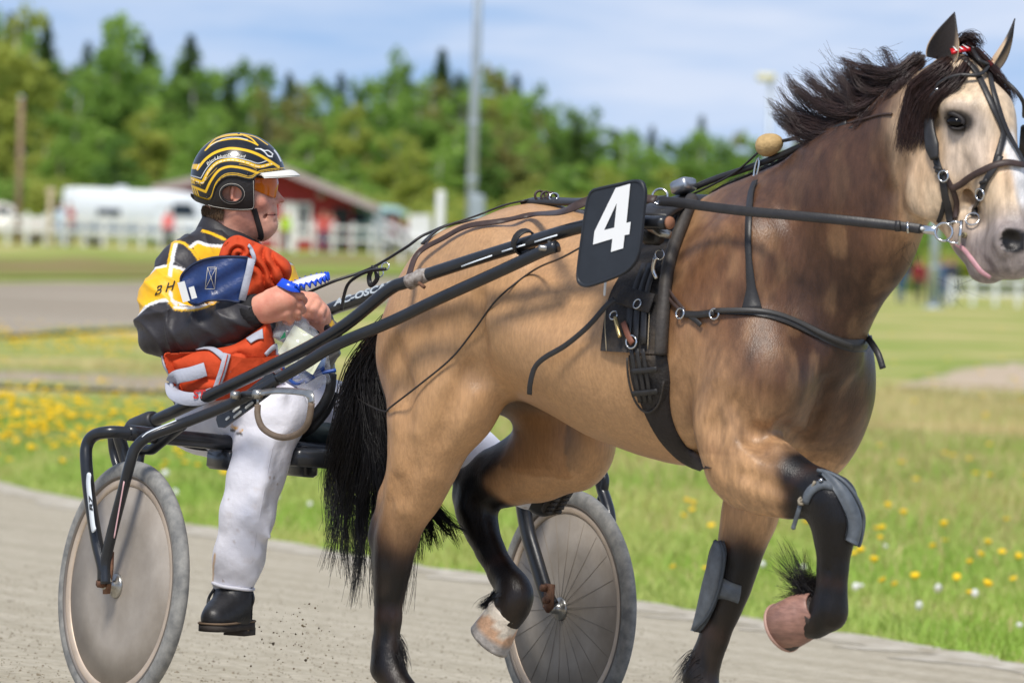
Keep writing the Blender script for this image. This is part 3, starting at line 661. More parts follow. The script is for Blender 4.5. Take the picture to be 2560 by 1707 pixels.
obj('fascia', slab(xl2, zl-sl_*(xl-xl2)-.14, xg, zg-.14, .36, -1.02, -.91), mfas, e, smooth=False); obj('fascia', slab(xg, zg-.14, xr2, zg-sr_*(xr2-xg)-.14, .36, -1.02, -.91), mfas, e, smooth=False)
def opening(px0, px1, z0, z1, frame=True, m_=mglass, name='window'):
    x0, x1 = X(px0), X(px1); w = obj(name, box(((x0+x1)/2,-.04,(z0+z1)/2), (x1-x0,.06,z1-z0)), m_, e, smooth=False)
    if frame:
        for c_, s_ in ((((x0+x1)/2,-.07,z1+.05),(x1-x0+.3,.08,.13)), (((x0+x1)/2,-.07,z0-.05),(x1-x0+.3,.08,.13)), ((x0-.07,-.07,(z0+z1)/2),(.14,.08,z1-z0)), ((x1+.07,-.07,(z0+z1)/2),(.14,.08,z1-z0))): obj('frame', box(c_, s_), m_white, w, smooth=False)
    return w
opening(652, 672, .1, 2.0, True, m_white, 'door'); opening(684, 704, .7, 2.0); opening(762, 800, .0, 1.95, False, mdark, 'doorway'); opening(480, 530, .8, 1.9)
obj('wall_lamp', lathe([(.0,0),(.16,.02),(.18,.08),(.0,.14)], 14, (X(733),-.02,2.5), (0,-1,0)), mfas, e)
for zz in (.55, 1.1, 1.65, 2.2): obj('board_joint', box(((xl+xr)/2,-.012,zz-.3), (xr-xl-.1,.02,.03)), mred, e, smooth=False)
# vehicles
def vehicle(name, px, d, L_, prof, wins, wheels, col_m, label, cat, hw=.9, flip=False, extra=None):
    p = at(px, d); e = empty(name, loc=p, label=label, cat=cat); pr = np.array(spline(prof, 4, True)); pr[:, 1] = np.maximum(pr[:, 1], .28); n = len(pr); v = []
    zmax = pr[:, 1].max()
    for yy, ins in ((-hw,.10),(-hw*.96,.0),(hw*.96,.0),(hw,.10)):
        for a, b in pr: tum = 1-.12*max(0, (b-.95)/(zmax-.9)); v.append((a*(1-ins*.12), yy*tum, .9+(b-.9)*(1-ins*.25)))
    f = grid_faces(4, n, False, True); f += [list(range(n))[::-1], [3*n+i for i in range(n)]]; obj('body', (v, f), col_m, e)
    for k, w in enumerate(wins):
        w = np.array(w); vv = [(a, -hw*(1-.12*max(0,(b-.95)/(zmax-.9)))-.012, b) for a, b in w]; n2 = len(vv); obj('window', (vv+[(a,b+.02,c_) for a,b,c_ in vv], [list(range(n2)), list(range(2*n2-1,n2-1,-1))]+[[i,(i+1)%n2,(i+1)%n2+n2,i+n2] for i in range(n2)]), mglass, e, smooth=False)
    for wx, wr in wheels:
        for s in (-1, 1):
            w = obj('wheel', lathe([(wr*.55,-.10),(wr*.9,-.11),(wr,-.07),(wr,.07),(wr*.9,.11),(wr*.55,.10)], 20, (wx, s*(hw-.12), wr), (0,1,0), True), mat('tyre_rubber', lin((34,34,36)), .85), e); obj('rim', lathe([(0,-.06),(wr*.3,-.085),(wr*.56,-.06),(wr*.56,.06),(0,.06)], 16, (wx, s*(hw-.12), wr), (0,-s*-1,0)), mat('alloy', lin((190,192,196)), .35, .7), w)
    if extra: extra(e)
    return e
m_cream = mat('cream_car_paint', lin((214,206,192)), .25, coat=.5); m_camper = mat('camper_white', lin((222,226,230)), .35, coat=.2); m_silver = mat('silver_paint', lin((176,182,190)), .28, .3, coat=.4); m_teal = mat('pale_teal_paint', lin((150,184,184)), .4)
def car_bits(e):
    for x_ in (2.18, -2.2): obj('lamp', bbox_bev((x_,-.72,.78), (.12,.28,.14), .03), m_white, e); obj('bumper', bbox_bev((x_*1.0,0,.48), (.18,1.7,.2), .04), mat('black_plastic', lin((44,44,46)), .6), e)
suv = [(-2.25,.35),(-2.28,.95),(-2.15,1.15),(-1.95,1.62),(-.9,1.74),(.35,1.68),(1.0,1.18),(1.9,1.05),(2.25,.9),(2.28,.4)]
suvw = [[(-1.85,1.2),(-1.75,1.55),(-1.0,1.6),(-1.0,1.2)],[(-.9,1.2),(-.9,1.6),(-.1,1.6),(-.1,1.2)],[(0,1.2),(0,1.6),(.3,1.56),(.75,1.2)]]
vehicle('parked_car', -3, 240, 4.6, suv, suvw, [(-1.4,.36),(1.45,.36)], m_cream, 'cream estate car parked behind the fence at the left edge', 'car', extra=car_bits)
vehicle('parked_car', 150, 262, 4.4, suv, suvw, [(-1.4,.34),(1.45,.34)], m_silver, 'silver car half hidden behind the camper van', 'car', extra=car_bits)
camp = [(-3.2,.4),(-3.25,1.2),(-3.2,2.2),(-2.9,2.48),(0,2.46),(2.2,2.40),(2.75,1.95),(2.9,1.35),(3.15,1.1),(3.2,.45)]
def camp_bits(e):
    obj('stripe', box((-.3,-1.095,.80), (5.6,.014,.22)), mat('camper_stripe', lin((120,134,150)), .4), e, smooth=False); obj('door', bbox_bev((.95,-1.08,1.22), (.62,.03,1.6), .01), m_camper, e, smooth=False); obj('roof_vent', bbox_bev((-.8,0,2.55), (.5,.5,.12), .03), m_camper, e); obj('bumper', bbox_bev((3.1,0,.5), (.2,1.9,.25), .05), m_silver, e)
vehicle('camper_van', 318, 239, 6.4, camp, [[(-1.75,1.34),(-1.75,1.62),(-.75,1.62),(-.75,1.34)],[(1.45,1.4),(1.45,1.95),(2.25,1.95),(2.5,1.4)]], [(-1.85,.36),(2.1,.36)], m_camper, 'long white camper van parked between cream car and red house', 'camper van', 1.08, extra=camp_bits)
van = [(-2.3,.4),(-2.32,1.6),(-2.2,1.95),(1.0,1.98),(1.75,1.3),(2.3,1.05),(2.35,.45)]
vehicle('parked_van', 862, 250, 4.6, van, [[(-1.6,1.25),(-1.6,1.7),(-.4,1.7),(-.4,1.25)],[(.3,1.25),(.3,1.75),(.95,1.75),(1.4,1.25)]], [(-1.4,.34),(1.5,.34)], m_teal, 'pale teal van parked right of the red house', 'van', extra=car_bits)
# people far away: one standing body, copied with other clothes
def far_person():
    b = Body(np.arange(-.42,.43,.025), np.arange(-.3,.31,.025), np.arange(-.04,1.86,.025))
    for s in (-1, 1):
        b.chain([(s*.09,0,.88,.085),(s*.10,.01,.48,.062),(s*.10,.02,.09,.048)], .03); b.cone((s*.10,.02,.05),(s*.10,-.13,.035),.045,.04,.02)
        b.chain([(s*.19,0,1.42,.06),(s*.25,.02,1.15,.05),(s*.24,-.06,.90,.038)], .03); b.cone((s*.24,-.06,.9),(s*.24,-.09,.80),.035,.03,.02)
    b.chain([(0,0,.92,.15),(0,0,1.15,.145),(0,0,1.40,.15)], .05, .7); b.cone((-.14,0,1.43),(.14,0,1.43),.07,.07,.04); b.cone((0,0,1.45),(0,-.01,1.6),.055,.05,.03); b.ell((0,-.02,1.69),(.078,.1,.115),.02); return b.mesh(1)
pv, pf = far_person(); pz = pv[pf].mean(1); midx = np.where(pz[:, 2] > 1.72, 3, np.where(pz[:, 2] > 1.49, 0, np.where(pz[:, 2] < .08, 3, np.where((pz[:, 2] < .87) & (np.abs(pz[:, 0]) > .19), 0, np.where(pz[:, 2] < .93, 2, 1))))).astype(np.int32)
m_skinf = mat('far_skin', lin((206,150,124)), .6)
def folk(px, d, top, leg_, label, s=1.0, rz=0.0, hair=(70,54,42)):
    e = empty('person', loc=at(px, d), label=label, cat='person', rz=rz); e.scale = (s, s, s)
    tm = lambda c_: mat('cloth_%d_%d_%d' % c_, lin(c_), .8, var=.1, vscale=6)
    obj('body', (pv, pf), None, e, mats=[m_skinf, tm(top), tm(leg_), tm(hair)], midx=midx)
folk(137, 235.5, (186,206,224), (120,140,170), 'far person in pale blue top standing left of the red jacket', rz=.4); folk(157, 236.5, (176,34,42), (52,46,58), 'far person in a red jacket standing by the camper van', rz=-.6)
folk(384, 235.5, (240,120,120), (60,66,72), 'far person in a pink top in front of the camper van', .95, .3); folk(655, 235.5, (190,226,60), (40,44,52), 'far person in a lime hi-vis vest by the house door', 1.0, .8)
folk(740, 234.5, (206,84,76), (54,58,100), 'far person in a coral red shirt at the house wall', 1.02, .2); folk(758, 237.5, (186,92,84), (52,50,70), 'far person in dusty pink top beside the coral red shirt', .98, -.5)
folk(905, 232, (110,34,44), (40,36,44), 'far person in a maroon coat left of the white barrier', .95, .2); folk(888, 238, (60,44,50), (44,40,52), 'far dark clad person beside the maroon coat', .92, 1.2); folk(930, 236, (96,40,48), (36,34,44), 'far person in dark red top near the white barrier', .9, -.3)
folk(2072, 208, (44,62,110), (54,84,128), 'far person in navy top and jeans left of the pale pole', 1.02, .3); folk(2111, 206, (128,20,40), (50,52,48), 'far person in a dark red jersey beside the pale pole', .95, -.2)
folk(2168, 210, (70,100,140), (70,96,136), 'far person in blue right of the pale pole', .98, .5); folk(2188, 207, (54,58,72), (98,122,150), 'far person in dark top under the horse mouth', 1.0, -.4); folk(2140, 212, (150,120,110), (60,60,66), 'far person half hidden by the pale pole', .9, .1)
# ================================================================== the sulky (cart frame: x forward, y left, z up)
K = CART
m_blk = mat('black_enamel', lin((38,40,44)), .32, .15, var=.25, vscale=14, coat=.25, bump=.08, bscale=30); m_steel = mat('worn_steel', lin((168,166,160)), .32, .85, var=.25, vscale=25); m_rust = mat('rusty_steel', lin((140,104,80)), .7, .3, col2=lin((96,64,48)), vscale=30)
m_tyre = mat('dusty_tyre', lin((150,148,142)), .85, col2=lin((112,112,110)), vscale=30, detail=6); m_rim = mat('dusty_rim', lin((196,178,158)), .5, .25, var=.15, vscale=12); m_rimd = mat('rim_groove', lin((120,112,104)), .55, .3)
m_disc = mat('dusty_disc', lin((166,157,146)), .42, col2=lin((144,135,124)), vscale=7, detail=8, spec=.4, bump=.05, bscale=40); m_decal = mat('white_decal', lin((226,232,236)), .4); m_rub = mat('brown_rubber', lin((112,96,80)), .7, var=.2, vscale=30); m_seat = mat('seat_pad', lin((76,88,88)), .55, var=.15, vscale=12)
sul = empty('sulky', K, None, 'black tubular racing sulky with two solid disc wheels', 'sulky')
def kp(px, py, y): return K.Y(px, py, y)
def kh(px, py, y): return K.l(HORSE.w(HORSE.Y(px, py, y)))      # same, on a plane beside the horse
def wheel(yc, camber, far):
    ax = np.array([0, math.cos(camber), math.sin(camber)]); c_ = np.array([0, yc, .33]); t = []
    w = obj('wheel', lathe([(.281,-.011),(.292,-.0165),(.306,-.0185),(.320,-.0155),(.3285,-.008),(.330,0),(.3285,.008),(.320,.0155),(.306,.0185),(.292,.0165),(.281,.011)], 96, c_, ax, True), m_tyre, sul)
    w.name = 'wheel'
    obj('rim', lathe([(.262,-.0105),(.268,-.0135),(.281,-.0135),(.286,-.0120),(.286,.0120),(.281,.0135),(.268,.0135),(.262,.0105)], 96, c_, ax, True), m_rim, w)
    obj('rim_groove', lathe([(.2835,-.0152),(.2885,-.0168),(.2905,-.0182),(.2905,.0182),(.2885,.0168),(.2835,.0152)], 96, c_, ax, True), m_rimd, w)
    prof = [(0,-.020),(.030,-.0195),(.06,-.016),(.16,-.0115),(.262,-.0095),(.262,.0095),(.16,.0115),(.06,.016),(.030,.0195),(0,.020)]
    obj('disc', lathe(prof, 96, c_, ax), m_disc, w)
    u = np.cross(ax, [0,0,1.0]); u /= np.linalg.norm(u); v = np.cross(u, ax)
    if far:
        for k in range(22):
            a = 2*math.pi*k/22+.1; dr = u*math.cos(a)+v*math.sin(a); obj('spoke', tube([c_+dr*.03-ax*.0205, c_+dr*.16-ax*.0122, c_+dr*.255-ax*.0102], .0006, 4), mat('spoke_muted', lin((142,133,123)), .5, .1), w)  # spokes showing faintly through the disc cover, toned close to it
    for s in (-1, 1): obj('hub', lathe([(.0,.060),(.012,.060),(.014,.045),(.016,.030),(.030,.027),(.034,.020),(.030,.014)], 24, c_, ax*s), m_steel, w)
    obj('valve', tube([c_+v*.262, c_+v*.245], .003, 6), m_steel, w)
    return w
wheel(-.70, math.radians(-2.0), False); wheel(.70, math.radians(2.0), True)
def bar(name, pts, r, m_=m_blk, n=12, sp=8, parent=None, flat=1.0): return obj(name, tube(spline(pts, sp), r, n, flat=flat), m_, parent or sul)
# near fork outside the wheel, its decal, and the inner legs
XB = -.215
cb0 = kp(238, 995, -.765); XB = cb0[0]
fo = bar('fork_leg', [(.01,-.765,.345), kp(236,1300,-.768), kp(222,1240,-.775), kp(206,1140,-.785), kp(198,1060,-.79), kp(200,1022,-.785), kp(216,1000,-.775), kp(250,992,-.755), kp(300,994,-.70)], .0165)
st_ = bar('fork_stay', [(.025,-.765,.335), kp(243,1290,-.765), kp(258,1220,-.765), kp(284,1120,-.765), kp(300,1060,-.762), kp(312,1028,-.755), kp(345,1000,-.73), kp(420,972,-.66), kp(520,932,-.585), kp(600,893,-.53), kp(640,870,-.50)], .0145)
obj('dropout', plate([(-.02,.03),(.018,.035),(.022,-.01),(.014,-.075),(-.012,-.078),(-.022,-.01)], .008, (.008,-.752,.385), (1,0,0), (0,0,1)), m_rust, sul)
obj('axle_bolt', lathe([(.0,.022),(.011,.022),(.012,.0),(.0,0)], 6, (.006,-.757,.335), (0,-1,0)), m_rust, sul); obj('axle_bolt', lathe([(.0,.018),(.008,.018),(.009,.0),(.0,0)], 6, (.006,-.757,.40), (0,-1,0)), m_steel, sul)
bar('fork_leg', [(.0,-.64,.34), (-.06,-.635,.52), kp(290,1060,-.64), kp(272,998,-.66)], .017); bar('fork_leg', [(-.01,-.63,.34), (-.10,-.625,.52), kp(266,1060,-.63), kp(256,1000,-.64)], .012)
bar('stay', [(.02,-.64,.36), kp(318,1062,-.62), kp(352,1030,-.61), kp(385,1003,-.60), kp(420,975,-.60)], .0145)
# decal plates on the fork leg: white field with dark lettering
pl = spline([kp(205,1085,-.803), kp(203,1110,-.803), kp(207,1150,-.8035), kp(213,1205,-.8025), kp(217,1220,-.801)], 6); dcl = obj('decal', strap(pl, [.010]+[.0225]*(len(pl)-2)+[.012], .002, (0,-1,0)), m_decal, fo)
tv_, tf_ = text_mesh('R7', .030, .25, bold=.0012); d0, d1 = kp(207,1178,-.806), kp(203,1108,-.806); ux = (d1-d0)/np.linalg.norm(d1-d0); uy = np.cross((0,-1,0), ux); cc = kp(209,1158,-.8055)
obj('lettering', ([cc+ux*a*1.15+uy*b*.78 for a, b, _ in tv_], tf_), mat('decal_dark', lin((30,34,40)), .5), dcl, smooth=False)
obj('decal_line', strap(spline([kp(285,1105,-.782), kp(270,1190,-.782), kp(262,1235,-.782)], 6), .006, .0015, (0,-1,0)), mat('red_white', lin((214,170,170)), .5), st_); obj('decal_line', strap(spline([kp(326,1003,-.760), kp(345,990,-.745), kp(405,965,-.692)], 6), .005, .0015, (0,-.8,.6)), m_decal, st_)
# cross bar under the seat, from wheel to wheel
c1 = K.X(800, 1040, XB); bar('cross_bar', [kp(290,993,-.71), np.array([XB,-.5,cb0[2]+.0]), np.array([XB,-.2,cb0[2]-.006]), np.array([XB,.2,cb0[2]-.006]), np.array([XB,.5,cb0[2]]), np.array([XB,.72,cb0[2]])], .021)
bar('fork_leg', [np.array([XB,.70,cb0[2]]), np.array([XB+.02,.775,cb0[2]-.01]), np.array([XB+.03,.80,cb0[2]-.06]), np.array([XB+.10,.79,.55]), (.01,.765,.345)], .0165)
bar('fork_leg', [kp(1268,1392,.635), kp(1256,1368,.628), kp(1232,1290,.62), kp(1212,1220,.615), kp(1200,1150,.61), kp(1190,1090,.605)], .0235, flat=.7); obj('axle_plate', plate([(-.02,.05),(.02,.05),(.022,-.015),(0,-.03),(-.022,-.015)], .008, kp(1260,1382,.612), (1,0,0), (0,0,1)), m_rust, sul)
for py in (1350, 1378): obj('axle_bolt', lathe([(0,.016),(.010,.016),(.010,0),(0,0)], 6, kp(1254 if py < 1360 else 1260, py, .608), (0,-1,0)), m_rust, sul)
bar('stay', [kp(1352,1064,.80), kp(1375,1072,.80), kp(1389,1098,.80), kp(1386,1130,.80), kp(1380,1150,.80)], .0125)
bar('brace', [kp(1060,985,.50), kp(1090,962,.50), kp(1128,933,.50), kp(1180,900,.48)], .016)
# near shaft with its socket, brace underneath and pin
S0, S1, S2, S3 = kp(372,958,-.53), kp(600,852,-.47), kp(770,762,-.42), kh(890,668,-.36)
sh = bar('shaft', [kp(305,985,-.545), S0, S1, S2, S3, kh(928,650,-.352), kh(968,636,-.35)], .0165)
bar('shaft_extension', [kh(955,642,-.35), kh(1000,625,-.35), kh(1150,577,-.335), kh(1340,520,-.33), kh(1440,512,-.325), kh(1530,512,-.32)], .0170, sp=6); obj('shaft_end', lathe([(0,0),(.0150,0),(.0165,-.006)], 14, kh(1541,512,-.3195), kh(1545,512,-.32)-kh(1500,512,-.32)), mat('wood_end', lin((150,104,78)), .7), sul)
tp = spline([kh(940,648,-.352), kh(965,636,-.351), kh(985,630,-.351)], 4); obj('clamp', tube(tp, [.021,.020,.019,.019,.0205,.0205,.019,.018,.018][:len(tp)], 12), mat('tape_grey', lin((176,168,160)), .6, col2=lin((110,96,86)), vscale=60), sul); bar('clamp_pin', [kh(962,650,-.365), kh(975,660,-.365)], .005, m_rust, 6, 2)
so = kp(303,985,-.545); sd = S0-so; sd /= np.linalg.norm(sd); obj('socket', lathe([(.010,-.03),(.016,-.022),(.024,-.012),(.0275,.0),(.0285,.075),(.026,.088),(.0205,.094),(.018,.094)], 20, so+sd*.012, sd), mat('socket_plastic', lin((46,47,50)), .45, var=.2, vscale=30), sul); obj('end_bolt', lathe([(0,-.045),(.009,-.045),(.012,-.03),(.012,-.018)], 8, so, sd), m_steel, sul)
br = bar('brace', [kp(640,870,-.50), kp(700,835,-.475), kp(770,793,-.44), kh(900,738,-.37), kh(1000,690,-.36), kh(1150,622,-.355), kh(1240,580,-.352), kh(1278,566,-.35)], .0155); obj('pin', lathe([(0,.03),(.007,.03),(.007,-.03),(0,-.03)], 10, kh(1262,571,-.352), (0,1,0)), m_steel, br)
bar('pin_lug', [kh(1262,552,-.336), kh(1263,566,-.35)], .006, m_steel, 8, 2)
for a, b in (((1060,612),(1130,587)), ((1153,578),(1206,562)), ((1228,556),(1280,540))):
    q = np.array([kh(a[0],a[1],-.357), kh((a[0]+b[0])/2,(a[1]+b[1])/2-.3,-.3555), kh(b[0],b[1],-.354)]); obj('reflective_strip', strap(q, .0045, .002, (.3,-1,.25)), m_decal, sul)
lp = []
for t in np.linspace(0, 2*math.pi, 17)[:-1]:
    c_ = (kh(1211,553,-.335)+kh(1196,560,-.335))/2; lp.append(c_+np.array([.3*math.cos(t)*.0,-math.cos(t)*.030,math.sin(t)*.030])+np.array([math.sin(t)*.012,0,0]))
obj('shaft_loop', strap(lp, .024, .004, [(p-c_) for p in lp], True), mat('strap_leather', lin((36,34,33)), .55, var=.2, vscale=40, bump=.2, bscale=120), sul)
# slotted bracket and the stirrup
bo, bu = kp(505,968,-.545), kp(628,872,-.51); ux = (bu-bo); L_ = np.linalg.norm(ux); ux /= L_; uz = np.cross(ux, (0,-1,0)); uz = -uz if uz[2] > 0 else uz
bk = obj('bracket', plate([(-.01,-.006),(.0,-.018),(L_*.9,-.02),(L_*1.03,-.012),(L_*1.03,.020),(L_*.98,.036),(L_*.4,.032),(.012,.030),(-.008,.018)], .006, bo-uz*.005, ux, uz), m_blk, sul, smooth=False)
for t, dz, ln in ((.16,.010,.012),(.33,.004,.026),(.33,.020,.03),(.55,.004,.026),(.55,.020,.03),(.80,.004,.028),(.80,.020,.03)):
    c_ = bo+ux*L_*t+uz*dz-np.array([0,.0045,0]); obj('slot', plate([(-ln/2,-.0035),(ln/2,-.0035),(ln/2+.003,0),(ln/2,.0035),(-ln/2,.0035),(-ln/2-.003,0)], .002, c_, ux, uz), mat('slot_light', lin((206,208,206)), .8), bk, smooth=False)
lv = bar('stirrup_lever', [kp(505,935,-.56), kp(552,908,-.565), kp(578,905,-.565), kp(606,904,-.565)], .009, m_blk, 10, 5, flat=.6); obj('bolt', lathe([(0,.02),(.012,.02),(.014,.0),(0,0)], 12, kp(599,906,-.575), (0,-1,0)), m_steel, lv); obj('bolt', lathe([(0,.02),(.010,.02),(.012,.0),(0,0)], 12, kp(548,908,-.575), (0,-1,0)), m_steel, lv)
stp = obj('stirrup', strap(spline([kp(592,903,-.58), kp(640,897,-.585), kp(690,900,-.59), kp(711,906,-.59), kp(715,925,-.59)], 7), .022, .006, (0,-.75,.66)), m_steel, sul); bar('stirrup_pin', [kp(593,905,-.58), kp(592,930,-.585)], .004, m_steel, 8, 3, stp)
bar('stirrup_grip', [kp(592,930,-.585), kp(592,955,-.588), kp(603,982,-.59), kp(630,1000,-.59), kp(660,1004,-.59), kp(690,992,-.59), kp(708,968,-.59), kp(716,925,-.59)], .0085, m_rub, 10, 6, stp)
# far shaft: rises from the bar, bends and runs forward past the rump
fs = bar('shaft', [kp(765,1030,.30), kp(763,960,.30), kp(757,870,.30), kp(750,790,.30), kp(746,740,.30), kp(750,720,.30), kp(766,708,.305), kp(820,690,.31), kp(900,661,.32), kp(1000,622,.33), kp(1150,575,.34), kp(1350,530,.345), kp(1500,520,.35)], .0185)
dc = (kp(768,697,.283), kp(905,652,.297)); ux = dc[1]-dc[0]; L_ = np.linalg.norm(ux); ux /= L_; uz = np.cross((0,-1,0), ux); uz = -uz if uz[2] < 0 else uz
tv_, tf_ = text_mesh('AC-OSCAR', .040, .2, bold=.0016); wv = tv_[:, 0].max()-tv_[:, 0].min(); obj('lettering', ([(dc[0]+dc[1])/2+ux*a*(L_/wv)+uz*b*.62-np.array([0,.0035,0]) for a, b, _ in tv_], tf_), mat('sticker_silver', lin((206,214,218)), .35), fs, smooth=False)
bar('bare_metal_bend', [kp(764,955,.292), kp(757,870,.288), kp(750,790,.288), kp(746,745,.288)], .0155, mat('bare_metal', lin((120,110,100)), .35, .6, var=.3, vscale=30), 10, 6, fs)
# seat, its bracket and cable
seat_c = K.w(0) if False else None
sx = XB-.16; v = []
for i, (xx, hw_, zt) in enumerate([(sx-.15,.10,.035),(sx-.12,.16,.05),(sx-.02,.185,.045),(sx+.10,.17,.04),(sx+.16,.12,.032),(sx+.185,.06,.02)]):
    for t in np.linspace(0, 2*math.pi, 20, endpoint=False): v.append((xx, hw_*np.sign(math.cos(t))*abs(math.cos(t))**.6, cb0[2]+.035+zt*math.sin(t)+.012*abs(math.cos(t))))
obj('seat', (v, grid_faces(6, 20, False, True)+[list(range(20)), [100+i for i in range(20)][::-1]]), m_seat, sul)
obj('seat_pan', bbox_bev((sx+.03,0,cb0[2]-.012), (.34,.36,.030), .01), m_blk, sul)
for px, py in ((517,1045), (690,1060)): q = K.X(px, py, XB-.02); obj('seat_bracket', bbox_bev(q-np.array([0,0,.012]), (.12,.05,.055), .008), m_blk, sul)
q = K.X(735, 1052, XB+.05); obj('seat_plate', bbox_bev(q, (.20,.26,.05), .01), m_blk, sul)
tv_, tf_ = text_mesh('N L', .05, 0, bold=-.001); obj('lettering', ([q+np.array([.103,a*.9,b*.7]) for a, b, _ in tv_], tf_), m_steel, sul, smooth=False)
bar('cable', [kp(405,1018,-.45), kp(450,1030,-.40), kp(520,1036,-.30), kp(560,1035,-.25)], .0035, m_blk, 6)
# ================================================================== the horse (its own frame: x forward, y left, z up from the track)
H = HORSE
def hp(x, y, yy): return H.Y(x, y, yy)
_xs = np.concatenate([np.arange(-.03, 1.74, .0105), np.arange(1.74, 2.32, .0068)])
_zs = np.concatenate([np.arange(-.02, 1.18, .0105), np.arange(1.18, 1.90, .0072)])
B = Body(_xs, np.arange(-.40, .405, .0095), _zs)
B.loft([(.16,1.15,1.06,.04),(.18,1.20,1.00,.09),(.22,1.255,.96,.145),(.28,1.315,.93,.195),(.36,1.365,.91,.235),(.44,1.393,.90,.26),(.52,1.406,.895,.268),(.60,1.402,.885,.272),
        (.72,1.385,.85,.28),(.85,1.37,.805,.290),(1.0,1.375,.775,.287),(1.10,1.41,.762,.272),(1.22,1.452,.765,.252),(1.35,1.45,.785,.235),
        (1.46,1.39,.82,.205),(1.53,1.31,.88,.165),(1.58,1.20,.96,.11),(1.61,1.12,1.02,.05)], k=.02, top=.30)
# haunch, croup and thigh masses on both sides
for s in (-1, 1):
    B.ell((.39, s*.14, 1.13), (.18, .11, .19), .08)
    B.ell((.29, s*.12, 1.03), (.105, .095, .17), .08)
    B.ell((.47, s*.185, 1.02), (.115, .075, .16), .045)          # thigh
    B.ell((1.425, s*.195, .93), (.08, .06, .135), .03)           # triceps
    B.ell((.56, s*.195, 1.24), (.12, .05, .09), .08)             # point of hip
    B.ell((1.36, s*.155, 1.20), (.14, .08, .22), .09, rot=[[.90,0,.43],[0,1,0],[-.43,0,.90]])   # shoulder blade
    B.ell((1.485, s*.115, 1.00), (.10, .09, .14), .09)            # point of shoulder, breast
# legs, traced joint by joint: (pixel x, pixel y, side plane, radius in pixels)
def lg(pts, k, sy=.85): B.chain([(*hp(p[0], p[1], p[2]), p[3]/865) for p in pts], k, sy)
# near hind leg (on the ground)
B.chain([(.37,-.15,1.02,.16),(.45,-.175,.88,.13)], .08, .8); B.chain([(.29,-.145,.98,.115),(.36,-.165,.82,.10)], .07, .8)
lg([(985,985,-.185,98),(972,1060,-.18,76),(950,1130,-.17,60),(922,1200,-.165,49)], .05)
lg([(918,1060,-.165,26),(893,1140,-.162,20),(872,1198,-.16,19)], .035)
lg([(922,1195,-.163,48),(909,1245,-.16,46),(902,1300,-.16,40),(897,1350,-.158,32),(893,1420,-.157,27),(890,1490,-.156,27),(892,1535,-.155,35)], .03)
lg([(872,1200,-.16,20),(868,1232,-.16,22),(876,1290,-.158,20),(878,1380,-.157,15),(872,1480,-.156,15),(870,1535,-.155,20)], .02)
lg([(892,1535,-.155,34),(925,1590,-.155,30),(945,1625,-.155,35)], .03, .95)
# far hind leg (swinging forward)
B.chain([(.43,.15,1.0,.155),(.53,.18,.82,.12)], .08, .8)
lg([(1310,1030,.18,100),(1235,1065,.18,78),(1165,1095,.175,58),(1100,1130,.165,44)], .05)
lg([(1190,1035,.175,30),(1120,1065,.168,22),(1062,1098,.165,20)], .04)
lg([(1098,1130,.165,45),(1092,1170,.162,44),(1108,1220,.16,36),(1130,1268,.157,29),(1155,1310,.153,27),(1178,1345,.15,31)], .03)
lg([(1060,1100,.165,19),(1062,1140,.163,22),(1080,1200,.16,18),(1112,1270,.156,14),(1140,1325,.152,15),(1158,1362,.15,19)], .02)
lg([(1180,1345,.15,31),(1190,1368,.147,29),(1178,1396,.145,31),(1160,1420,.143,38)], .035, .95)
# near foreleg (raised, knee bent)
B.chain([(1.48,-.155,.99,.115),(1.44,-.17,.87,.10)], .08, .8)
lg([(1705,1060,-.178,82),(1760,1090,-.175,72),(1820,1118,-.168,56),(1872,1132,-.162,46)], .045)
lg([(1672,1090,-.178,42),(1700,1122,-.176,34),(1760,1140,-.172,30),(1830,1152,-.166,24)], .03)
lg([(1880,1130,-.162,46),(1910,1152,-.16,52),(1918,1200,-.159,44),(1917,1250,-.158,34),(1915,1310,-.156,27),(1912,1365,-.153,27),(1908,1408,-.15,31)], .03, .88)
lg([(1880,1175,-.16,26),(1893,1235,-.158,17),(1894,1310,-.156,13),(1888,1375,-.153,14),(1882,1405,-.15,18)], .02)
lg([(1908,1408,-.15,32),(1870,1428,-.15,30),(1830,1420,-.15,38)], .03, .95)
# far foreleg (on the ground, trailing)
B.chain([(1.41,.15,.98,.11),(1.365,.155,.82,.095)], .08, .8)
lg([(1735,1120,.152,72),(1722,1185,.15,58),(1703,1255,.145,45),(1688,1312,.14,41),(1675,1360,.138,36),(1660,1410,.135,29),(1640,1470,.132,26),(1620,1525,.13,27),(1608,1560,.128,33)], .04)
lg([(1690,1180,.15,30),(1668,1290,.142,22),(1652,1370,.137,18),(1632,1430,.134,13),(1608,1500,.13,13),(1588,1552,.128,18)], .02)
lg([(1608,1560,.128,32),(1628,1612,.128,30),(1645,1650,.128,36)], .03, .95)
# neck
B.cone((1.33,0,1.22),(1.60,0,1.45),.245,.178,.08,.62)
B.cone((1.60,0,1.45),(1.79,0,1.625),.178,.12,.05,.60)
B.cone((1.79,0,1.625),(1.90,0,1.715),.12,.085,.04,.72)
B.cone((1.54,0,1.13),(1.68,0,1.33),.105,.098,.07,.75)
B.cone((1.68,0,1.33),(1.83,0,1.52),.093,.075,.05,.7)
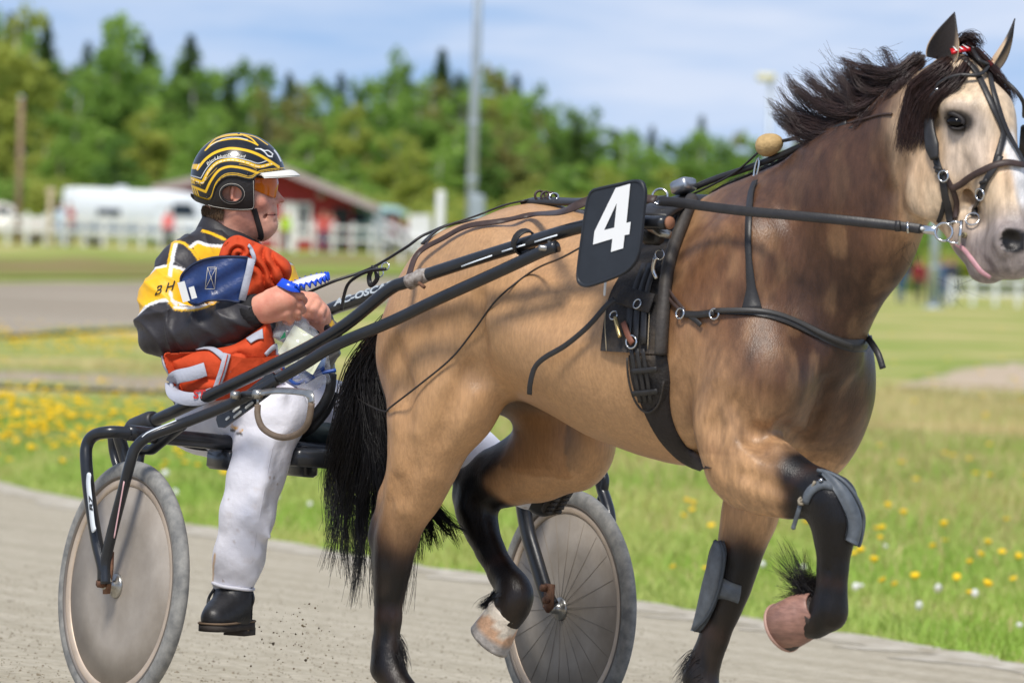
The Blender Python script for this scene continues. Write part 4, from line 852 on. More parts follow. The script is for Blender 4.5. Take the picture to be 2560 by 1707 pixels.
# head: skull, cheeks, nose, muzzle, chin
B.cone((1.91,0,1.725),(1.985,0,1.645),.076,.095,.03,.84)
B.cone((1.985,0,1.645),(2.07,0,1.50),.088,.064,.03,.84)
B.cone((2.07,0,1.50),(2.125,0,1.385),.062,.060,.03,.90)
B.ell((2.125,0,1.35),(.066,.064,.06),.03)
B.ell((2.125,0,1.312),(.056,.052,.042),.03)
for s in (-1, 1):
    B.ell((1.905,s*.052,1.515),(.098,.036,.115),.035, rot=[[.94,0,.34],[0,1,0],[-.34,0,.94]])      # cheek
    B.ell((1.975,s*.076,1.672),(.045,.034,.032),.025)                              # brow
    B.ell((2.03,s*.060,1.575),(.06,.012,.014),.02, rot=[[.5,0,.86],[0,1,0],[-.86,0,.5]])  # facial crest
    B.ell((1.992,s*.110,1.637),(.022,.02,.015),.012,'s')                           # eye socket
    B.ell((2.150,s*.060,1.362),(.034,.022,.036),.02)                               # nostril wing
    B.ell((2.172,s*.072,1.360),(.026,.034,.025),.008,'s', rot=[[.9,0,.43],[0,1,0],[-.43,0,.9]])                          # nostril
B.cone((1.90,0,1.455),(2.02,0,1.352),.060,.050,.03,.80)
B.cone((2.00,0,1.365),(2.08,0,1.325),.052,.045,.03,.9)
B.cone((2.02,0,1.335),(2.06,0,1.293),.040,.034,.02,1.05)
B.ell((2.04,0,1.290),(.040,.037,.032),.015)
for s in (-1, 1): B.cone((1.998,s*.062,1.358),(2.10,s*.058,1.295),.007,.010,.006,1.6,'s')   # mouth line
# tendon grooves and skin folds
def grv(pts, k=.012):
    q = [(*hit0(p[0], p[1], p[2]), p[3]/865) for p in pts]
    for a_, b_ in zip(q[:-1], q[1:]): B.cone(a_[:3], b_[:3], a_[3], b_[3], k, 1, 's')
def hit0(px, py, dy):                                  # pixel to the blended surface so far, dy metres in front of it
    d = H.M.T@ray(px, py); d /= np.linalg.norm(d); t = np.linspace(12.6, 16.8, 1400); q = H.C+d*t[:, None]
    ix = [np.clip(np.searchsorted(g, q[:, i]), 0, len(g)-1) for i, g in enumerate((B.xs, B.ys, B.zs))]; ins = B.d[ix[0], ix[1], ix[2]] < 0
    i = int(np.argmax(ins)) if ins.any() else 700; return q[i]-d*dy
grv([(884,1222,.004,7),(886,1290,.003,7),(885,1380,.003,6),(880,1470,.003,6)]); grv([(905,1100,.004,9),(890,1160,.003,9),(884,1200,.004,7)], .02)
grv([(1078,1150,.003,7),(1098,1225,.003,6),(1128,1290,.003,6)]); grv([(1897,1240,.003,6),(1900,1310,.003,6),(1896,1370,.003,6)]); grv([(1675,1300,.003,7),(1655,1390,.003,6),(1625,1480,.003,6)])
grv([(1700,1088,.002,10),(1760,1112,.002,9),(1822,1140,.003,6)], .022); grv([(1640,900,.006,12),(1636,980,.004,13),(1646,1070,.004,10)], .03); grv([(1760,1000,.004,9),(1800,985,.004,10),(1840,1010,.005,8)], .03)
grv([(1098,690,.004,15),(1092,780,.003,17),(1105,870,.003,13)], .035); grv([(1075,850,.004,13),(1035,930,.004,14),(1010,1010,.004,11)], .04); grv([(2075,380,.004,10),(2050,440,.004,10),(2065,500,.004,8)], .03)
grv([(1900,880,.004,10),(1880,950,.004,10),(1850,1010,.004,8)], .03); grv([(925,990,.004,12),(940,1080,.003,13),(925,1150,.003,10)], .03); grv([(905,800,.004,12),(925,890,.004,13),(930,960,.004,11)], .04); grv([(1690,930,.004,12),(1730,1000,.004,12),(1760,1040,.004,9)], .035)
hP, hF = B.mesh(2); del B
hN = vnormals(hP, hF)
if (hN*(hP-hP.mean(0))).sum() < 0: hN = -hN; hF = hF[:, ::-1]
# ---- coat: colour by place on the body (buckskin, dark points, dusky neck, pale face, grey muzzle)
def segd(P, a, b):
    a, b = np.array(a, float), np.array(b, float); t = np.clip(((P-a)@(b-a))/((b-a)@(b-a)), 0, 1); return np.linalg.norm(P-a-t[:, None]*(b-a), axis=1)
x, y, z = hP.T
n1 = vnoise(hP, 9, 1)-.5; n2 = vnoise(hP*np.array([1, 1, .45]), 30, 2)-.5; n3 = vnoise(hP, 70, 3)-.5
tan_, gold, brown, umber = (np.array(lin(c)) for c in ((188,146,104), (177,130,86), (110,74,49), (64,42,30)))
black, cream, white, grey = (np.array(lin(c)) for c in ((15,11,10), (216,190,158), (232,228,224), (150,138,132)))
c = np.tile(tan_, (len(hP), 1))
def mixc(w, col):
    global c
    w = np.clip(w, 0, 1)[:, None]; c = c*(1-w)+col*w
mixc(.55*smoothstep(.45, .1, x)+.5*n1, gold)
nk = smoothstep(1.08, 1.28, x+.10*n1)*smoothstep(.78, .95, z+.10*n1)*(.38+.62*smoothstep(.92, 1.16, z+.14*n1+.25*(x-1.4)))*smoothstep(1.90, 1.74, x-.15*(z-1.5))
mixc(.92*nk, brown*1.0); mixc(.6*nk*smoothstep(1.36, 1.56, x+.1*n1), umber*1.1)
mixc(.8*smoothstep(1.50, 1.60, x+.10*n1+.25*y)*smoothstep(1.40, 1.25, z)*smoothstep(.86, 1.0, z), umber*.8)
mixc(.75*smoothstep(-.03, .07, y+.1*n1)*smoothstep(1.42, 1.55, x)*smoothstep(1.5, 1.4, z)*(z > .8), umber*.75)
mixc(.26*smoothstep(.02, .28, n2+.3*n1)*nk, tan_*.8); mixc(.32*smoothstep(.02, .28, -n2-.2*n1)*nk, umber*.9)
mixc(.35*smoothstep(.08, .3, n1+.3*n2)*smoothstep(1.15, 1.3, x)*(z > .8)*(x < 1.6), brown*.8)
mixc(.6*smoothstep(1.36, 1.44, z)*smoothstep(1.15, 1.3, x)*(x < 1.8), umber)
head = smoothstep(-.04, .10, (x-1.80)*.75+(z-1.50)*.12+.06*n2)*smoothstep(1.74, 1.86, x+.12*(z-1.4))*(z > 1.2)
mixc(head, cream*(1+.25*n1[:, None])); mixc(.45*head*smoothstep(.0, .25, n1+.3*(1.5-z)), tan_)
mixc(.5*head*smoothstep(.10, .04, segd(hP, (2.02,-.09,1.56), (2.02,-.09,1.60))), np.array(lin((205,192,180))))
blaze = smoothstep(.030, .012, np.abs(y+.004+.008*n1))*smoothstep(1.64, 1.60, z)*smoothstep(1.40, 1.46, z)*(x > 2.0)*(hN[:, 0] > .3)
mixc(blaze, white)
muz = smoothstep(1.47, 1.37, z+.25*(2.10-x)+.10*n1)*(x > 1.97)*(z > 1.2); mixc(muz, grey*(1+.35*n2[:, None]))
mixc(.5*smoothstep(.075, .04, np.linalg.norm((hP-np.array([2.0, 0, 1.637]))*np.array([1, 0, 1.2]), axis=1))*(np.abs(y) > .05), grey*.7); mixc(.92*smoothstep(.048, .030, np.linalg.norm((hP-np.array([1.998, 0, 1.636]))*np.array([1, 0, 1.35]), axis=1))*(np.abs(y) > .06), black*1.3)
mixc(.97*smoothstep(.034, .024, np.linalg.norm((hP-np.array([2.168, 0, 1.360]))*np.array([1, 0, 1]), axis=1))*(np.abs(y) > .030)*(np.abs(y) < .072), black*.6)
mixc(.9*smoothstep(.014, .008, np.minimum(segd(hP, (1.998,-.062,1.358), (2.10,-.058,1.295)), segd(hP, (1.998,.062,1.358), (2.10,.058,1.295))))*(z < 1.4), black)
jit = .05*n1+.03*n2
dk = np.array(lin((58,36,26)))
def leg(a, b, w, zz0, zz1, fn):
    d_ = segd(hP, a, b)+.012*n2; m = smoothstep(w, w*.62, d_); mixc(m*fn, dk); mixc(m*m*smoothstep(.35, .9, fn), black)
for pa, pb in (((915,1130,-.165),(905,1260,-.16)), ((905,1260,-.16),(890,1540,-.155)), ((890,1540,-.155),(945,1625,-.155))): leg(hp(*pa), hp(*pb), .19, 0, 0, smoothstep(.74, .38, z+jit+.9*(x-.22)))
leg((.50,.18,.78), (.20,.16,.63), .14, 0, 0, smoothstep(.40, .24, x+jit-.6*(z-.66))); leg((.2,.16,.63), (.408,.146,.385), .13, 0, 0, np.ones(len(x))); leg((.408,.146,.385), (.35,.14,.30), .14, 0, 0, np.ones(len(x)))
leg((1.60,-.17,.75), (1.71,-.16,.70), .14, 0, 0, smoothstep(1.58, 1.72, x+jit+.35*(z-.74))*(z < .84)); leg((1.74,-.16,.69), (1.76,-.15,.43), .135, 0, 0, np.ones(len(x))); leg((1.76,-.15,.43), (1.65,-.15,.40), .12, 0, 0, np.ones(len(x)))
for pa, pb in (((1735,1120,.152),(1688,1312,.14)), ((1688,1312,.14),(1608,1560,.128)), ((1608,1560,.128),(1645,1650,.128))): leg(hp(*pa), hp(*pb), .17, 0, 0, smoothstep(.64, .47, z+jit))
mixc(.85*smoothstep(-.02, .06, y+.03*n1)*smoothstep(.40, .62, x)*smoothstep(.86, .80, z)*smoothstep(.95, .75, x)*0, black)
mixc(.9*smoothstep(.05, -.04, np.abs(y)-.10)*smoothstep(.97, .86, z)*smoothstep(.78, .62, x)*(x > .25)*(z > .72), np.array(lin((60,48,42))))      # dark sheath skin, with the underside shade between thigh and belly painted in
mixc(.8*smoothstep(.02, .06, y)*smoothstep(.90, .84, z)*(z > .70)*(x > .30)*(x < .60)*smoothstep(.34, .44, x), gold*.85)
dust = smoothstep(.30, .62, vnoise(hP*np.array([1,1,.4]), 38, 17))*smoothstep(.52, .30, z); mixc(.10*dust*(z < .75), np.array(lin((120,98,80))))
mixc(smoothstep(.06, .03, segd(hP, (.352,.14,.305), (.362,.141,.33)))*(z < .345)*(x < .40), white*.92)
n5 = vnoise(hP*np.array([1, 1, .28]), 55, 7)-.5; n6 = vnoise(hP*np.array([1, 1, .35]), 120, 8)-.5
c *= (1+.30*n5*smoothstep(1.05, 1.35, x)+.12*n5+.36*n6*smoothstep(1.15, 1.4, x)+.16*n6)[:, None]
horse = empty('horse', H, None, 'buckskin horse with black mane, tail and legs trotting in harness', 'horse')
m_coat = mat('horse_coat', (.4, .3, .2), .38, attr='coat', var=.13, vscale=150, bump=.18, bscale=300, sheen=.02, spec=.45, stretch=(1, 1, .22))
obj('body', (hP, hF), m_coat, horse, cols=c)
SK = Skin(hP, hN)
# ================================================================== horse details: eyes, ears, hooves, hair
from mathutils.bvhtree import BVHTree
hbvh = BVHTree.FromPolygons([tuple(p) for p in hP.tolist()], hF.tolist())
def hit(px, py, lift=.0):                              # first point of the horse's skin seen at a pixel, and its normal
    d = H.M.T@ray(px, py); d /= np.linalg.norm(d); loc, n, i, t = hbvh.ray_cast(Vector(H.C), Vector(d))
    if loc is None:
        best = None
        for t in np.linspace(12.5, 17.5, 160):
            q = H.C+d*t; l2, n2, i2, dd = hbvh.find_nearest(Vector(q))
            if best is None or dd < best[0]: best = (dd, l2, n2)
        loc, n = best[1], best[2]
    n = np.array(n); loc = np.array(loc)
    v = np.array(vnr(loc)); return loc+v*lift, v
def vnr(p): return hN[int(np.argmin(((hP-p)**2).sum(1)))]
def laid(px_pts, lift=.006, sp=5, sm=3):
    P_ = spline(np.array(px_pts, float), sp); o, n = zip(*[hit(a, b, lift) for a, b in P_]); o, n = np.array(o), np.array(n)
    for _ in range(sm): o[1:-1] = (o[:-2]+2*o[1:-1]+o[2:])/4; n[1:-1] = (n[:-2]+2*n[1:-1]+n[2:])/4
    return o, n
m_eye = mat('horse_eye', lin((10,7,7)), .08, spec=.35); m_lea = mat('black_leather', lin((44,42,41)), .42, var=.2, vscale=40, bump=.06, bscale=150, spec=.5); m_leab = mat('brown_leather', lin((66,50,44)), .5, var=.25, vscale=40, bump=.06, bscale=150); m_chrome = mat('chrome', lin((206,206,204)), .18, 1.0); m_hair = mat('black_hair', lin((20,16,15)), .4, var=.3, vscale=20, spec=.45, stretch=(1,1,.2)); m_mane = mat('mane_hair', lin((60,44,40)), .36, var=.4, vscale=18, spec=.6)
for s in (-1, 1):
    ev_, ef_ = lathe([(0,-.021),(.012,-.017),(.020,-.010),(.0235,0),(.020,.010),(.012,.017),(0,.022)], 16); ev_ = np.array(ev_)*np.array([1.08,.95,.74])+np.array([1.992,s*.0865,1.636]); ey = obj('eye', (ev_, ef_), m_eye, horse)
    L_ = [np.array([1.990+.026*math.cos(t), s*(.1005-.012*abs(math.cos(t))), 1.640+.0135*math.sin(t)-.006*math.cos(t)]) for t in np.linspace(-.25, math.pi+.25, 13)]
    obj('eyelid', tube(spline(L_, 3), .0066, 8), mat('eyelid_skin', lin((30,24,22)), .6), horse)
    L2 = [np.array([1.992+.024*math.cos(t), s*(.098-.012*abs(math.cos(t))), 1.632-.0125*math.sin(t)-.006*math.cos(t)]) for t in np.linspace(.1, math.pi-.1, 11)]; obj('eyelid', tube(spline(L2, 3), .0045, 8), MATS['eyelid_skin'], horse)
def ear(base, tip, face, w, name='ear', flip=1, back=(206,176,140)):
    ax = tip-base; Ln = np.linalg.norm(ax); ax /= Ln; fc = face-(face@ax)*ax; fc /= np.linalg.norm(fc); sd = np.cross(ax, fc); v, c_ = [], []; NU, NV = 16, 15
    for th in (0, 1):
        for i in range(NU):
            u = i/(NU-1); ww = w*(math.sin(math.pi*(.20+.80*u)**.82)**.8+.02)*(1-.25*u) if u < .995 else .001
            curl = (1.25-.55*u)
            for j in range(NV):
                q = (j/(NV-1)*2-1); a = q*curl; r_ = ww-(.004 if th == 0 else 0)
                p = base+ax*Ln*u+sd*(r_*math.sin(a))*flip+fc*(-(r_*math.cos(a))*.8+ww*.45)+fc*.012*math.sin(u*3)-sd*flip*.010*u*u*0; v.append(p)
                dark = np.array(lin((34,26,24))); pale = np.array(lin(back))
                if th == 0: k_ = smoothstep(.30, .85, q-.5*u)*smoothstep(.8, .45, u); c_.append(dark*(1-k_)+pale*k_*.9)
                else: k_ = smoothstep(.78, .55, u+.15*abs(q)); c_.append(dark*(1-k_)+pale*k_)
    f = grid_faces(NU, NV); n = NU*NV; f2 = f+[[a+n for a in q][::-1] for q in f]
    for i in range(NU-1):
        for j in (0, NV-1): f2.append([i*NV+j, (i+1)*NV+j, n+(i+1)*NV+j, n+i*NV+j])
    return obj(name, (v, f2), mat('ear_skin', (.3,.25,.2), .7, attr='coat', sheen=.3, bump=.3, bscale=300), horse, cols=np.array(c_))
toC = lambda p: (H.C-p)/np.linalg.norm(H.C-p)
b_ = hp(2160,140,-.055); ear(b_, hp(2193,28,-.055), toC(b_)*.9+np.array([0,-.25,0]), .046); b_ = hp(2283,152,.055); ear(b_, hp(2329,42,.085), H.M.T@RR*.85+toC(b_)*.25, .046, 'ear', 1)
def hoof(a, b, r0, r1, fwd, cols, name='hoof'):
    a, b = np.array(a), np.array(b); T = b-a; Ln = np.linalg.norm(T); T /= Ln; f_ = np.array(fwd, float); f_ -= (f_@T)*T; f_ /= np.linalg.norm(f_); s_ = np.cross(T, f_); v, c_ = [], []; n = 28; rows = [0,.08,.2,.35,.5,.65,.8,.92,1.0,1.02]
    for k_, u in enumerate(rows):
        r_ = r0+(r1-r0)*min(u, 1)+(.004 if .02 < u < .15 else 0); r_ = r_*(.86 if u > 1 else 1)
        for j in range(n):
            t = 2*math.pi*j/n; p = a+T*Ln*min(u, 1.0)+f_*r_*math.cos(t)*(1.12 if math.cos(t) > 0 else .92)+s_*r_*math.sin(t)*.95-T*(.018*(1-math.cos(t))*.5*u); v.append(p); c_.append(cols(u, t))
    v.append(a+T*Ln*.97); c_.append(cols(1.1, 0)); v.append(a); c_.append(cols(0, 0)); m = len(rows); f2 = grid_faces(m, n, False, True)+[[(m-1)*n+j, (m-1)*n+(j+1) % n, m*n] for j in range(n)]+[[(j+1) % n, j, m*n+1] for j in range(n)]
    return obj(name, (v, f2), mat('hoof_horn', (.4,.4,.4), .5, attr='coat', var=.2, vscale=60, bump=.3, bscale=90), horse, cols=np.array(c_))
dkh = np.array(lin((58,50,46))); whh = np.array(lin((226,214,196))); pnk = np.array(lin((204,164,132))); gry = np.array(lin((168,162,156)))
hoof((.305,-.155,.095), (.345,-.155,.004), .044, .062, (1,0,.3), lambda u, t: dkh); hoof((1.14,.127,.10), (1.185,.127,.004), .044, .062, (1,0,.3), lambda u, t: dkh)
ha, hb = hp(1163,1398,.142), hp(1122,1468,.135); hoof(ha, hb+(hb-ha)*.10, .046, .060, H.M.T@np.array([.6,-.5,-.6]), lambda u, t: whh if u < .42+.12*math.sin(t*3) else (pnk if (u < .72 and math.sin(t+.6) > .1) else gry*(1-.12*math.sin(t*7)*u)))
ha, hb = hp(1880,1402,-.152), hp(1812,1436,-.150); hoof(ha, hb+(hb-ha)*.2, .042, .055, (.2,0,-1), lambda u, t: dkh)
# --- hair
def strand(pts, n=9, jit=.0):
    p = spline(pts, 4); q = np.linspace(0, len(p)-1, n); i = q.astype(int); i2 = np.minimum(i+1, len(p)-1); r = (q-i)[:, None]; return p[i]*(1-r)+p[i2]*r
R_ = random.Random(3); gs = lambda s: R_.gauss(0, s); un = R_.uniform
def lock(guide, n, s0, s1, s2, m=10, wav=.0, cut=.35):   # a lock: strands that follow one guide, spread at the root, gathered at the tip
    g = spline(np.array(guide), 6); q = np.linspace(0, len(g)-1, m); i = q.astype(int); i2 = np.minimum(i+1, len(g)-1); r = (q-i)[:, None]; g = g[i]*(1-r)+g[i2]*r; t = np.linspace(0, 1, m); o = []
    for _ in range(n):
        d = np.array([gs(1), gs(1), gs(1)]); d2 = np.array([gs(1), gs(1), gs(1)]); pr = np.interp(t, [0, .5, 1], [s0, s1, s2]); L_ = 1-cut*un(0, 1)**2; tt = t*L_*(m-1); k = tt.astype(int); k2 = np.minimum(k+1, m-1); gg = g[k]*(1-(tt-k))[:, None]+g[k2]*(tt-k)[:, None]
        o.append(gg+d[None]*pr[:, None]*np.array([1,1,.8])+d2[None]*(wav*np.sin(t*un(5,11)+un(0,6)))[:, None]*t[:, None])
    return o
tail = []
tips = [(757,1245,1.0),(752,1310,1),(765,1190,1),(790,1290,1),(806,1392,1),(800,1335,1),(822,1345,1),(815,1240,1),(838,1300,1),(858,1388,1),(868,1320,1),(850,1240,1),(884,1265,1),(925,1405,.6),(898,1210,1),(780,1130,1),(830,1150,1),(872,1140,1),(905,1300,.6),(770,1080,1),(800,1060,1),(890,1090,1),(845,1080,1)]
for i, (tx, ty, w) in enumerate(tips):
    a = (tx-755)/150; yy = -.03+.05*math.sin(i*2.3); rt = np.array([.20+gs(.012), gs(.02), 1.20-.10*un(0,1)]); g = [rt, np.array([.13,gs(.015),1.12]), hp(838+45*a+gs(6), 830+gs(20), yy*.6), hp(785+115*a+gs(5)+9*math.sin(i*1.7), 980+gs(20), yy), hp(tx+20*math.sin(i*2.1)+(905-tx)*.08, (ty+980)/2+20, yy), hp(tx, ty, yy-.01)]; tail += lock(g, 170, .021, .017, .0045, 15, .016, .62)
for i in range(9):
    a = i/8; g = [hp(872, 1060+gs(10), .03), hp(935+30*a, 1115+20*a, .05), hp(955+70*a+gs(6), 1180+25*a+gs(8), .055), hp(950+118*a+gs(8), 1290-65*a+gs(12), .06)]; tail += lock(g, 55, .012, .009, .004, 9, .006, .4)
obj('tail', hair_mesh(tail, .0014, .25), m_hair, horse)
mane = []
GD = [[(2118,128),(2075,158),(2030,160),(1995,138),(1975,128)], [(2105,140),(2050,178),(2005,180),(1965,152)], [(2085,160),(2030,205),(1975,200),(1935,168),(1915,150)], [(2070,175),(2010,222),(1955,222),(1915,190),(1895,165)], [(2050,195),(1990,245),(1935,245),(1890,212),(1868,185)], [(2030,212),(1970,262),(1915,262),(1872,232),(1845,195)], [(2008,235),(1950,282),(1895,280),(1852,250),(1828,215)], [(1985,255),(1925,300),(1875,296),(1836,268),(1812,238)], [(1965,272),(1905,312),(1858,306),(1822,282),(1796,250)], [(1940,290),(1885,322),(1845,315),(1815,296),(1800,275)], [(2095,150),(2050,150),(2020,125),(2045,118)], [(2060,185),(2000,210),(1950,190),(1930,150)], [(2020,225),(1960,245),(1900,225),(1880,185)], [(1975,262),(1915,285),(1860,270),(1838,235)]]
for i in range(54):
    t = un(0, 8.99); k0 = int(t); ga, gb = np.array([np.array(GD[k])[[0, 1, 2, 3, -1]] if len(GD[k]) > 4 else np.array(GD[k])[[0, 1, 2, 3, 3]] for k in (k0, k0+1)], float); g = ga*(1-(t-k0))+gb*(t-k0); ln = un(.7, 1.28); g = g[0]+(g-g[0])*np.array([ln, .55+.45*ln]); g[2:] += np.array([gs(9), gs(7)]); g[3:] += np.array([gs(12), gs(9)+4]); yy = un(-.03, .03); mane += lock([hp(a+gs(3), b_+gs(3), yy*.4-.03*(k > 0)+yy*k*.35) for k, (a, b_) in enumerate(g)], 76, .007, .009, .0035, 13, .005, .5)
CR = spline(np.array([(2118,128),(2060,180),(2000,238),(1940,288),(1880,325),(1820,356),(1760,385),(1700,410),(1640,438)], float), 8)
for i in range(0, len(CR)-6):
    for j in range(2 if i < 34 else 1): a = CR[i]; b2 = CR[min(i+5, len(CR)-1)]; c2 = CR[min(i+10, len(CR)-1)]; up_ = 1 if i > 20 else 1.9; mane += lock([hp(a[0], a[1]+8*up_, gs(.012)), hp(b2[0]+gs(5), b2[1]+(6+5*j)*up_, -.04*(.5+j)), hp(c2[0]+gs(8), c2[1]+(10+10*j)*up_, -.055*(.4+j*.8))], 34, .006, .006, .004, 7, .003, .3)
obj('mane', hair_mesh(mane, .00095, .2), m_mane, horse)
wsp = []
for k_ in range(40):
    g = GD[R_.randrange(0, len(GD))]; e_ = np.array(g[-1], float); d_ = e_-np.array(g[-2], float); wsp += lock([hp(a, b_, -.03) for a, b_ in g]+[hp(*(e_+d_*un(.4, 1.3)+np.array([un(-25, 5), un(-14, 14)])), -.03)], 2, .006, .012, .008, 14, .008, .1)
obj('mane_wisps', hair_mesh(wsp, .0006, .5), m_mane, horse)
fl = []
FG = [[(2195,132),(2150,168),(2105,215),(2082,275),(2072,345)], [(2205,136),(2165,178),(2120,225),(2098,285),(2088,352)], [(2212,140),(2178,186),(2134,235),(2112,290),(2104,350)], [(2218,142),(2190,192),(2146,245),(2124,295),(2118,340)], [(2222,144),(2200,188),(2158,236),(2136,285),(2130,325)], [(2190,128),(2146,158),(2106,196),(2084,245),(2074,300)], [(2200,130),(2160,165),(2118,205),(2095,250),(2085,300)]]
for g in FG:
    for j in range(2): fl += lock([hp(*g[0], -.01+gs(.008)), hp(g[1][0], g[1][1], -.070+gs(.005))]+[hit(a+gs(5), b_+gs(5), .010+.005*j)[0] for a, b_ in g[2:]], 80, .006, .008, .005, 10, .003, .5)
for g in ([(2225,112),(2262,150),(2300,195),(2325,240)], [(2235,112),(2275,158),(2310,200),(2330,228)]): fl += lock([hp(*g[0], 0), hp(*g[1], .03), hp(*g[2], .055), hp(*g[3], .075)], 110, .008, .010, .005, 8, .003, .4)
for g in ([(2200,118),(2215,85),(2240,82),(2256,105)], [(2190,118),(2205,92),(2228,86),(2250,112)], [(2215,115),(2230,95),(2246,100)]): fl += lock([hp(a, b_, gs(.01)) for a, b_ in g], 60, .008, .008, .005, 8, .004, .4)
obj('forelock', hair_mesh(fl, .0011, .25), mat('forelock_hair', lin((56,38,33)), .42, var=.4, vscale=25, spec=.5), horse)
ft = []
for tx, ty in [(1775,1268),(1792,1236),(1802,1300),(1784,1345),(1812,1255),(1832,1290),(1848,1262),(1780,1376),(1800,1368),(1822,1330),(1795,1320),(1856,1300),(1812,1372),(1770,1300)]: ft += lock([hp(1876+gs(5), 1352+gs(14), -.15), hp(1850+gs(4), 1345+gs(8), -.15), hp((tx+1850)/2+4, (ty+1345)/2+10, -.15+gs(.01)), hp(tx, ty, -.15+gs(.02))], 46, .010, .009, .006, 9, .006, .6)
for k_ in range(200): rt = hp(1150+gs(8), 1362+gs(8), .145+gs(.02)); ft.append(strand([rt, hp(1118+gs(6), 1385+gs(5), .14+gs(.02)), hp(1100+gs(8)+un(0,30), 1388+gs(5)+6, .14+gs(.03))], 5))
for k_ in range(160): rt = hp(868+gs(4) if k_ % 2 else 918+gs(4), 1480+un(-25,30), -.155+gs(.02)); dx = un(8,22)*(-.3 if k_ % 2 else 1); ft.append(strand([rt, rt+np.array([dx*.0012,0,-.02]), rt+np.array([dx*.0016,0,-.045])], 4))
for k_ in range(160): rt = hp(1600+gs(8), 1520+un(-30,60), .12+gs(.02)); ft.append(strand([rt, rt+np.array([-.025,0,-.015]), rt+np.array([-.05+gs(.01),0,-.05])], 4))
obj('fetlock_hair', hair_mesh(ft, .0009, .2), m_hair, horse)
wh = [strand([hp(2080+gs(20), 560+gs(4), -.05), hp(2090+gs(20), 590+gs(8), -.05), hp(2100+gs(25), 625+gs(12), -.05)], 5) for _ in range(5)]+[strand([hp(2225+gs(20), 640, gs(.02)), hp(2215+gs(20), 668, gs(.03)), hp(2200+gs(25), 690+gs(8), gs(.04))], 5) for _ in range(6)]
obj('whiskers', hair_mesh(wh, .0004, .4), m_hair, horse)
tg = [hp(2192,560,-.052), hp(2212,572,-.062), hp(2232,596,-.066), hp(2252,622,-.062), hp(2275,638,-.05)]
obj('tongue', tube(spline(tg, 5), [.006]+[.012]*18+[.010, .006][:2] if False else np.interp(np.arange(len(spline(tg,5))), [0,4,14,20], [.003,.0065,.0075,.005]), 10, flat=.6), mat('tongue_pink', lin((196,146,150)), .35, var=.15, vscale=60), horse)
# ================================================================== harness
def hfree(pts, y): return np.array([hp(a, b, y) for a, b in pts])
def hobj(root, name, vf, m, parent=None, **k): return obj(name, vf, m, parent or root, **k)
br_ = empty('bridle', H, None, 'black leather bridle with red and white browband and blinkers on the horse head', 'bridle')
def bstrap(name, pts, w, lift=.007, t=.004, m=m_lea, parent=None, sp=5): o, n = laid(pts, lift, sp); return obj(name, strap(o, w, t, n), m, parent or br_)
bb = bstrap('browband', [(2188,136),(2215,131),(2241,132),(2262,142),(2276,156)], .020, .022, .008, mat('browband_red', lin((200,24,34)), .3))
o, n = laid([(2190,136),(2215,131),(2241,132),(2262,142),(2274,154)], .0275, 6)
for i in range(1, len(o)-1, 2):
    T_ = o[i+1]-o[i-1]; T_ /= np.linalg.norm(T_); S_ = np.cross(T_, n[i]); q = o[i]; obj('bead', ([q-S_*.010+n[i]*.0018, q+S_*.010+T_*.003+n[i]*.0018, q+S_*.010+T_*.008+n[i]*.0018, q-S_*.010+T_*.0015+n[i]*.0018], [[0,1,2,3]]), m_white, bb, smooth=False)
bstrap('overcheck', [(2216,141),(2244,173),(2279,246),(2300,293),(2302,316),(2290,366),(2286,387)], .016); bstrap('overcheck', [(2268,175),(2286,234),(2305,295),(2333,352),(2348,385)], .014, .009)
ck = bstrap('face_strap', [(2298,361),(2286,387),(2268,415),(2254,453),(2243,485),(2237,500)], .017, .009); q, n_ = hit(2259, 446, .013); obj('buckle', ring_torus(q, n_, .014, .0026, 14, 6), m_chrome, ck); q, n_ = hit(2266, 418, .012); obj('keeper', strap(np.array([q-np.array([.011,0,.004]), q, q+np.array([.011,0,.004])]), .010, .006, n_), m_lea, ck)
q, n_ = hit(2236, 508, .010); obj('ring', ring_torus(q, n_, .017, .0022, 16, 6), m_chrome, ck)
bstrap('noseband', [(2185,434),(2221,413),(2270,389),(2310,377),(2345,384)], .017, .011, .004, m_leab)
rope = [hp(2232,113,-.01), hp(2250,140,-.03), hit(2257,164,.02)[0], hit(2246,184,.016)[0], hit(2204,184,.02)[0], hit(2172,196,.022)[0], hit(2161,213,.018)[0]]; obj('blinker_stay', tube(spline(rope, 6), .0052, 8), m_lea, br_); rope = [hp(2250,138,0), hit(2279,178,.016)[0], hit(2312,212,.02)[0], hit(2332,240,.024)[0], hp(2352,268,.12)]; obj('blinker_stay', tube(spline(rope, 6), .0050, 8), m_lea, br_)
P_ = np.array([(2162,214),(2153,237),(2148,270),(2148,305),(2153,340),(2158,368)], float); o, n = laid(P_, .010, 5); n2 = n+np.array([.2,-.9,0]); ww = np.interp(np.linspace(0,1,len(o)), [0,.15,.5,.8,1], [.016,.024,.030,.040,.022]); bl = obj('blinker', strap(o+np.array([0,-.010,0]), ww, .010, n2), m_lea, br_); obj('rivet', lathe([(0,.006),(.006,.004),(.007,0),(0,0)], 10, hit(2166,214,.018)[0], (0.3,-1,0)), m_chrome, bl)
q = hp(2360,330,.115); obj('blinker', bbox_bev(q, (.05,.012,.09), .01), m_lea, br_)
cs = bstrap('cheek_strap', [(2150,352),(2161,391),(2169,415),(2173,449),(2179,479),(2189,518)], .019, .009); bstrap('cheek_strap', [(2168,392),(2180,415),(2191,441),(2196,475),(2197,505)], .014, .008, .004, m_leab); q, n_ = hit(2167, 405, .014); obj('buckle', ring_torus(q+np.array([.008,0,0]), n_, .013, .0025, 14, 6), m_chrome, cs); bstrap('jaw_strap', [(2170,462),(2165,485),(2158,508)], .012, .006)
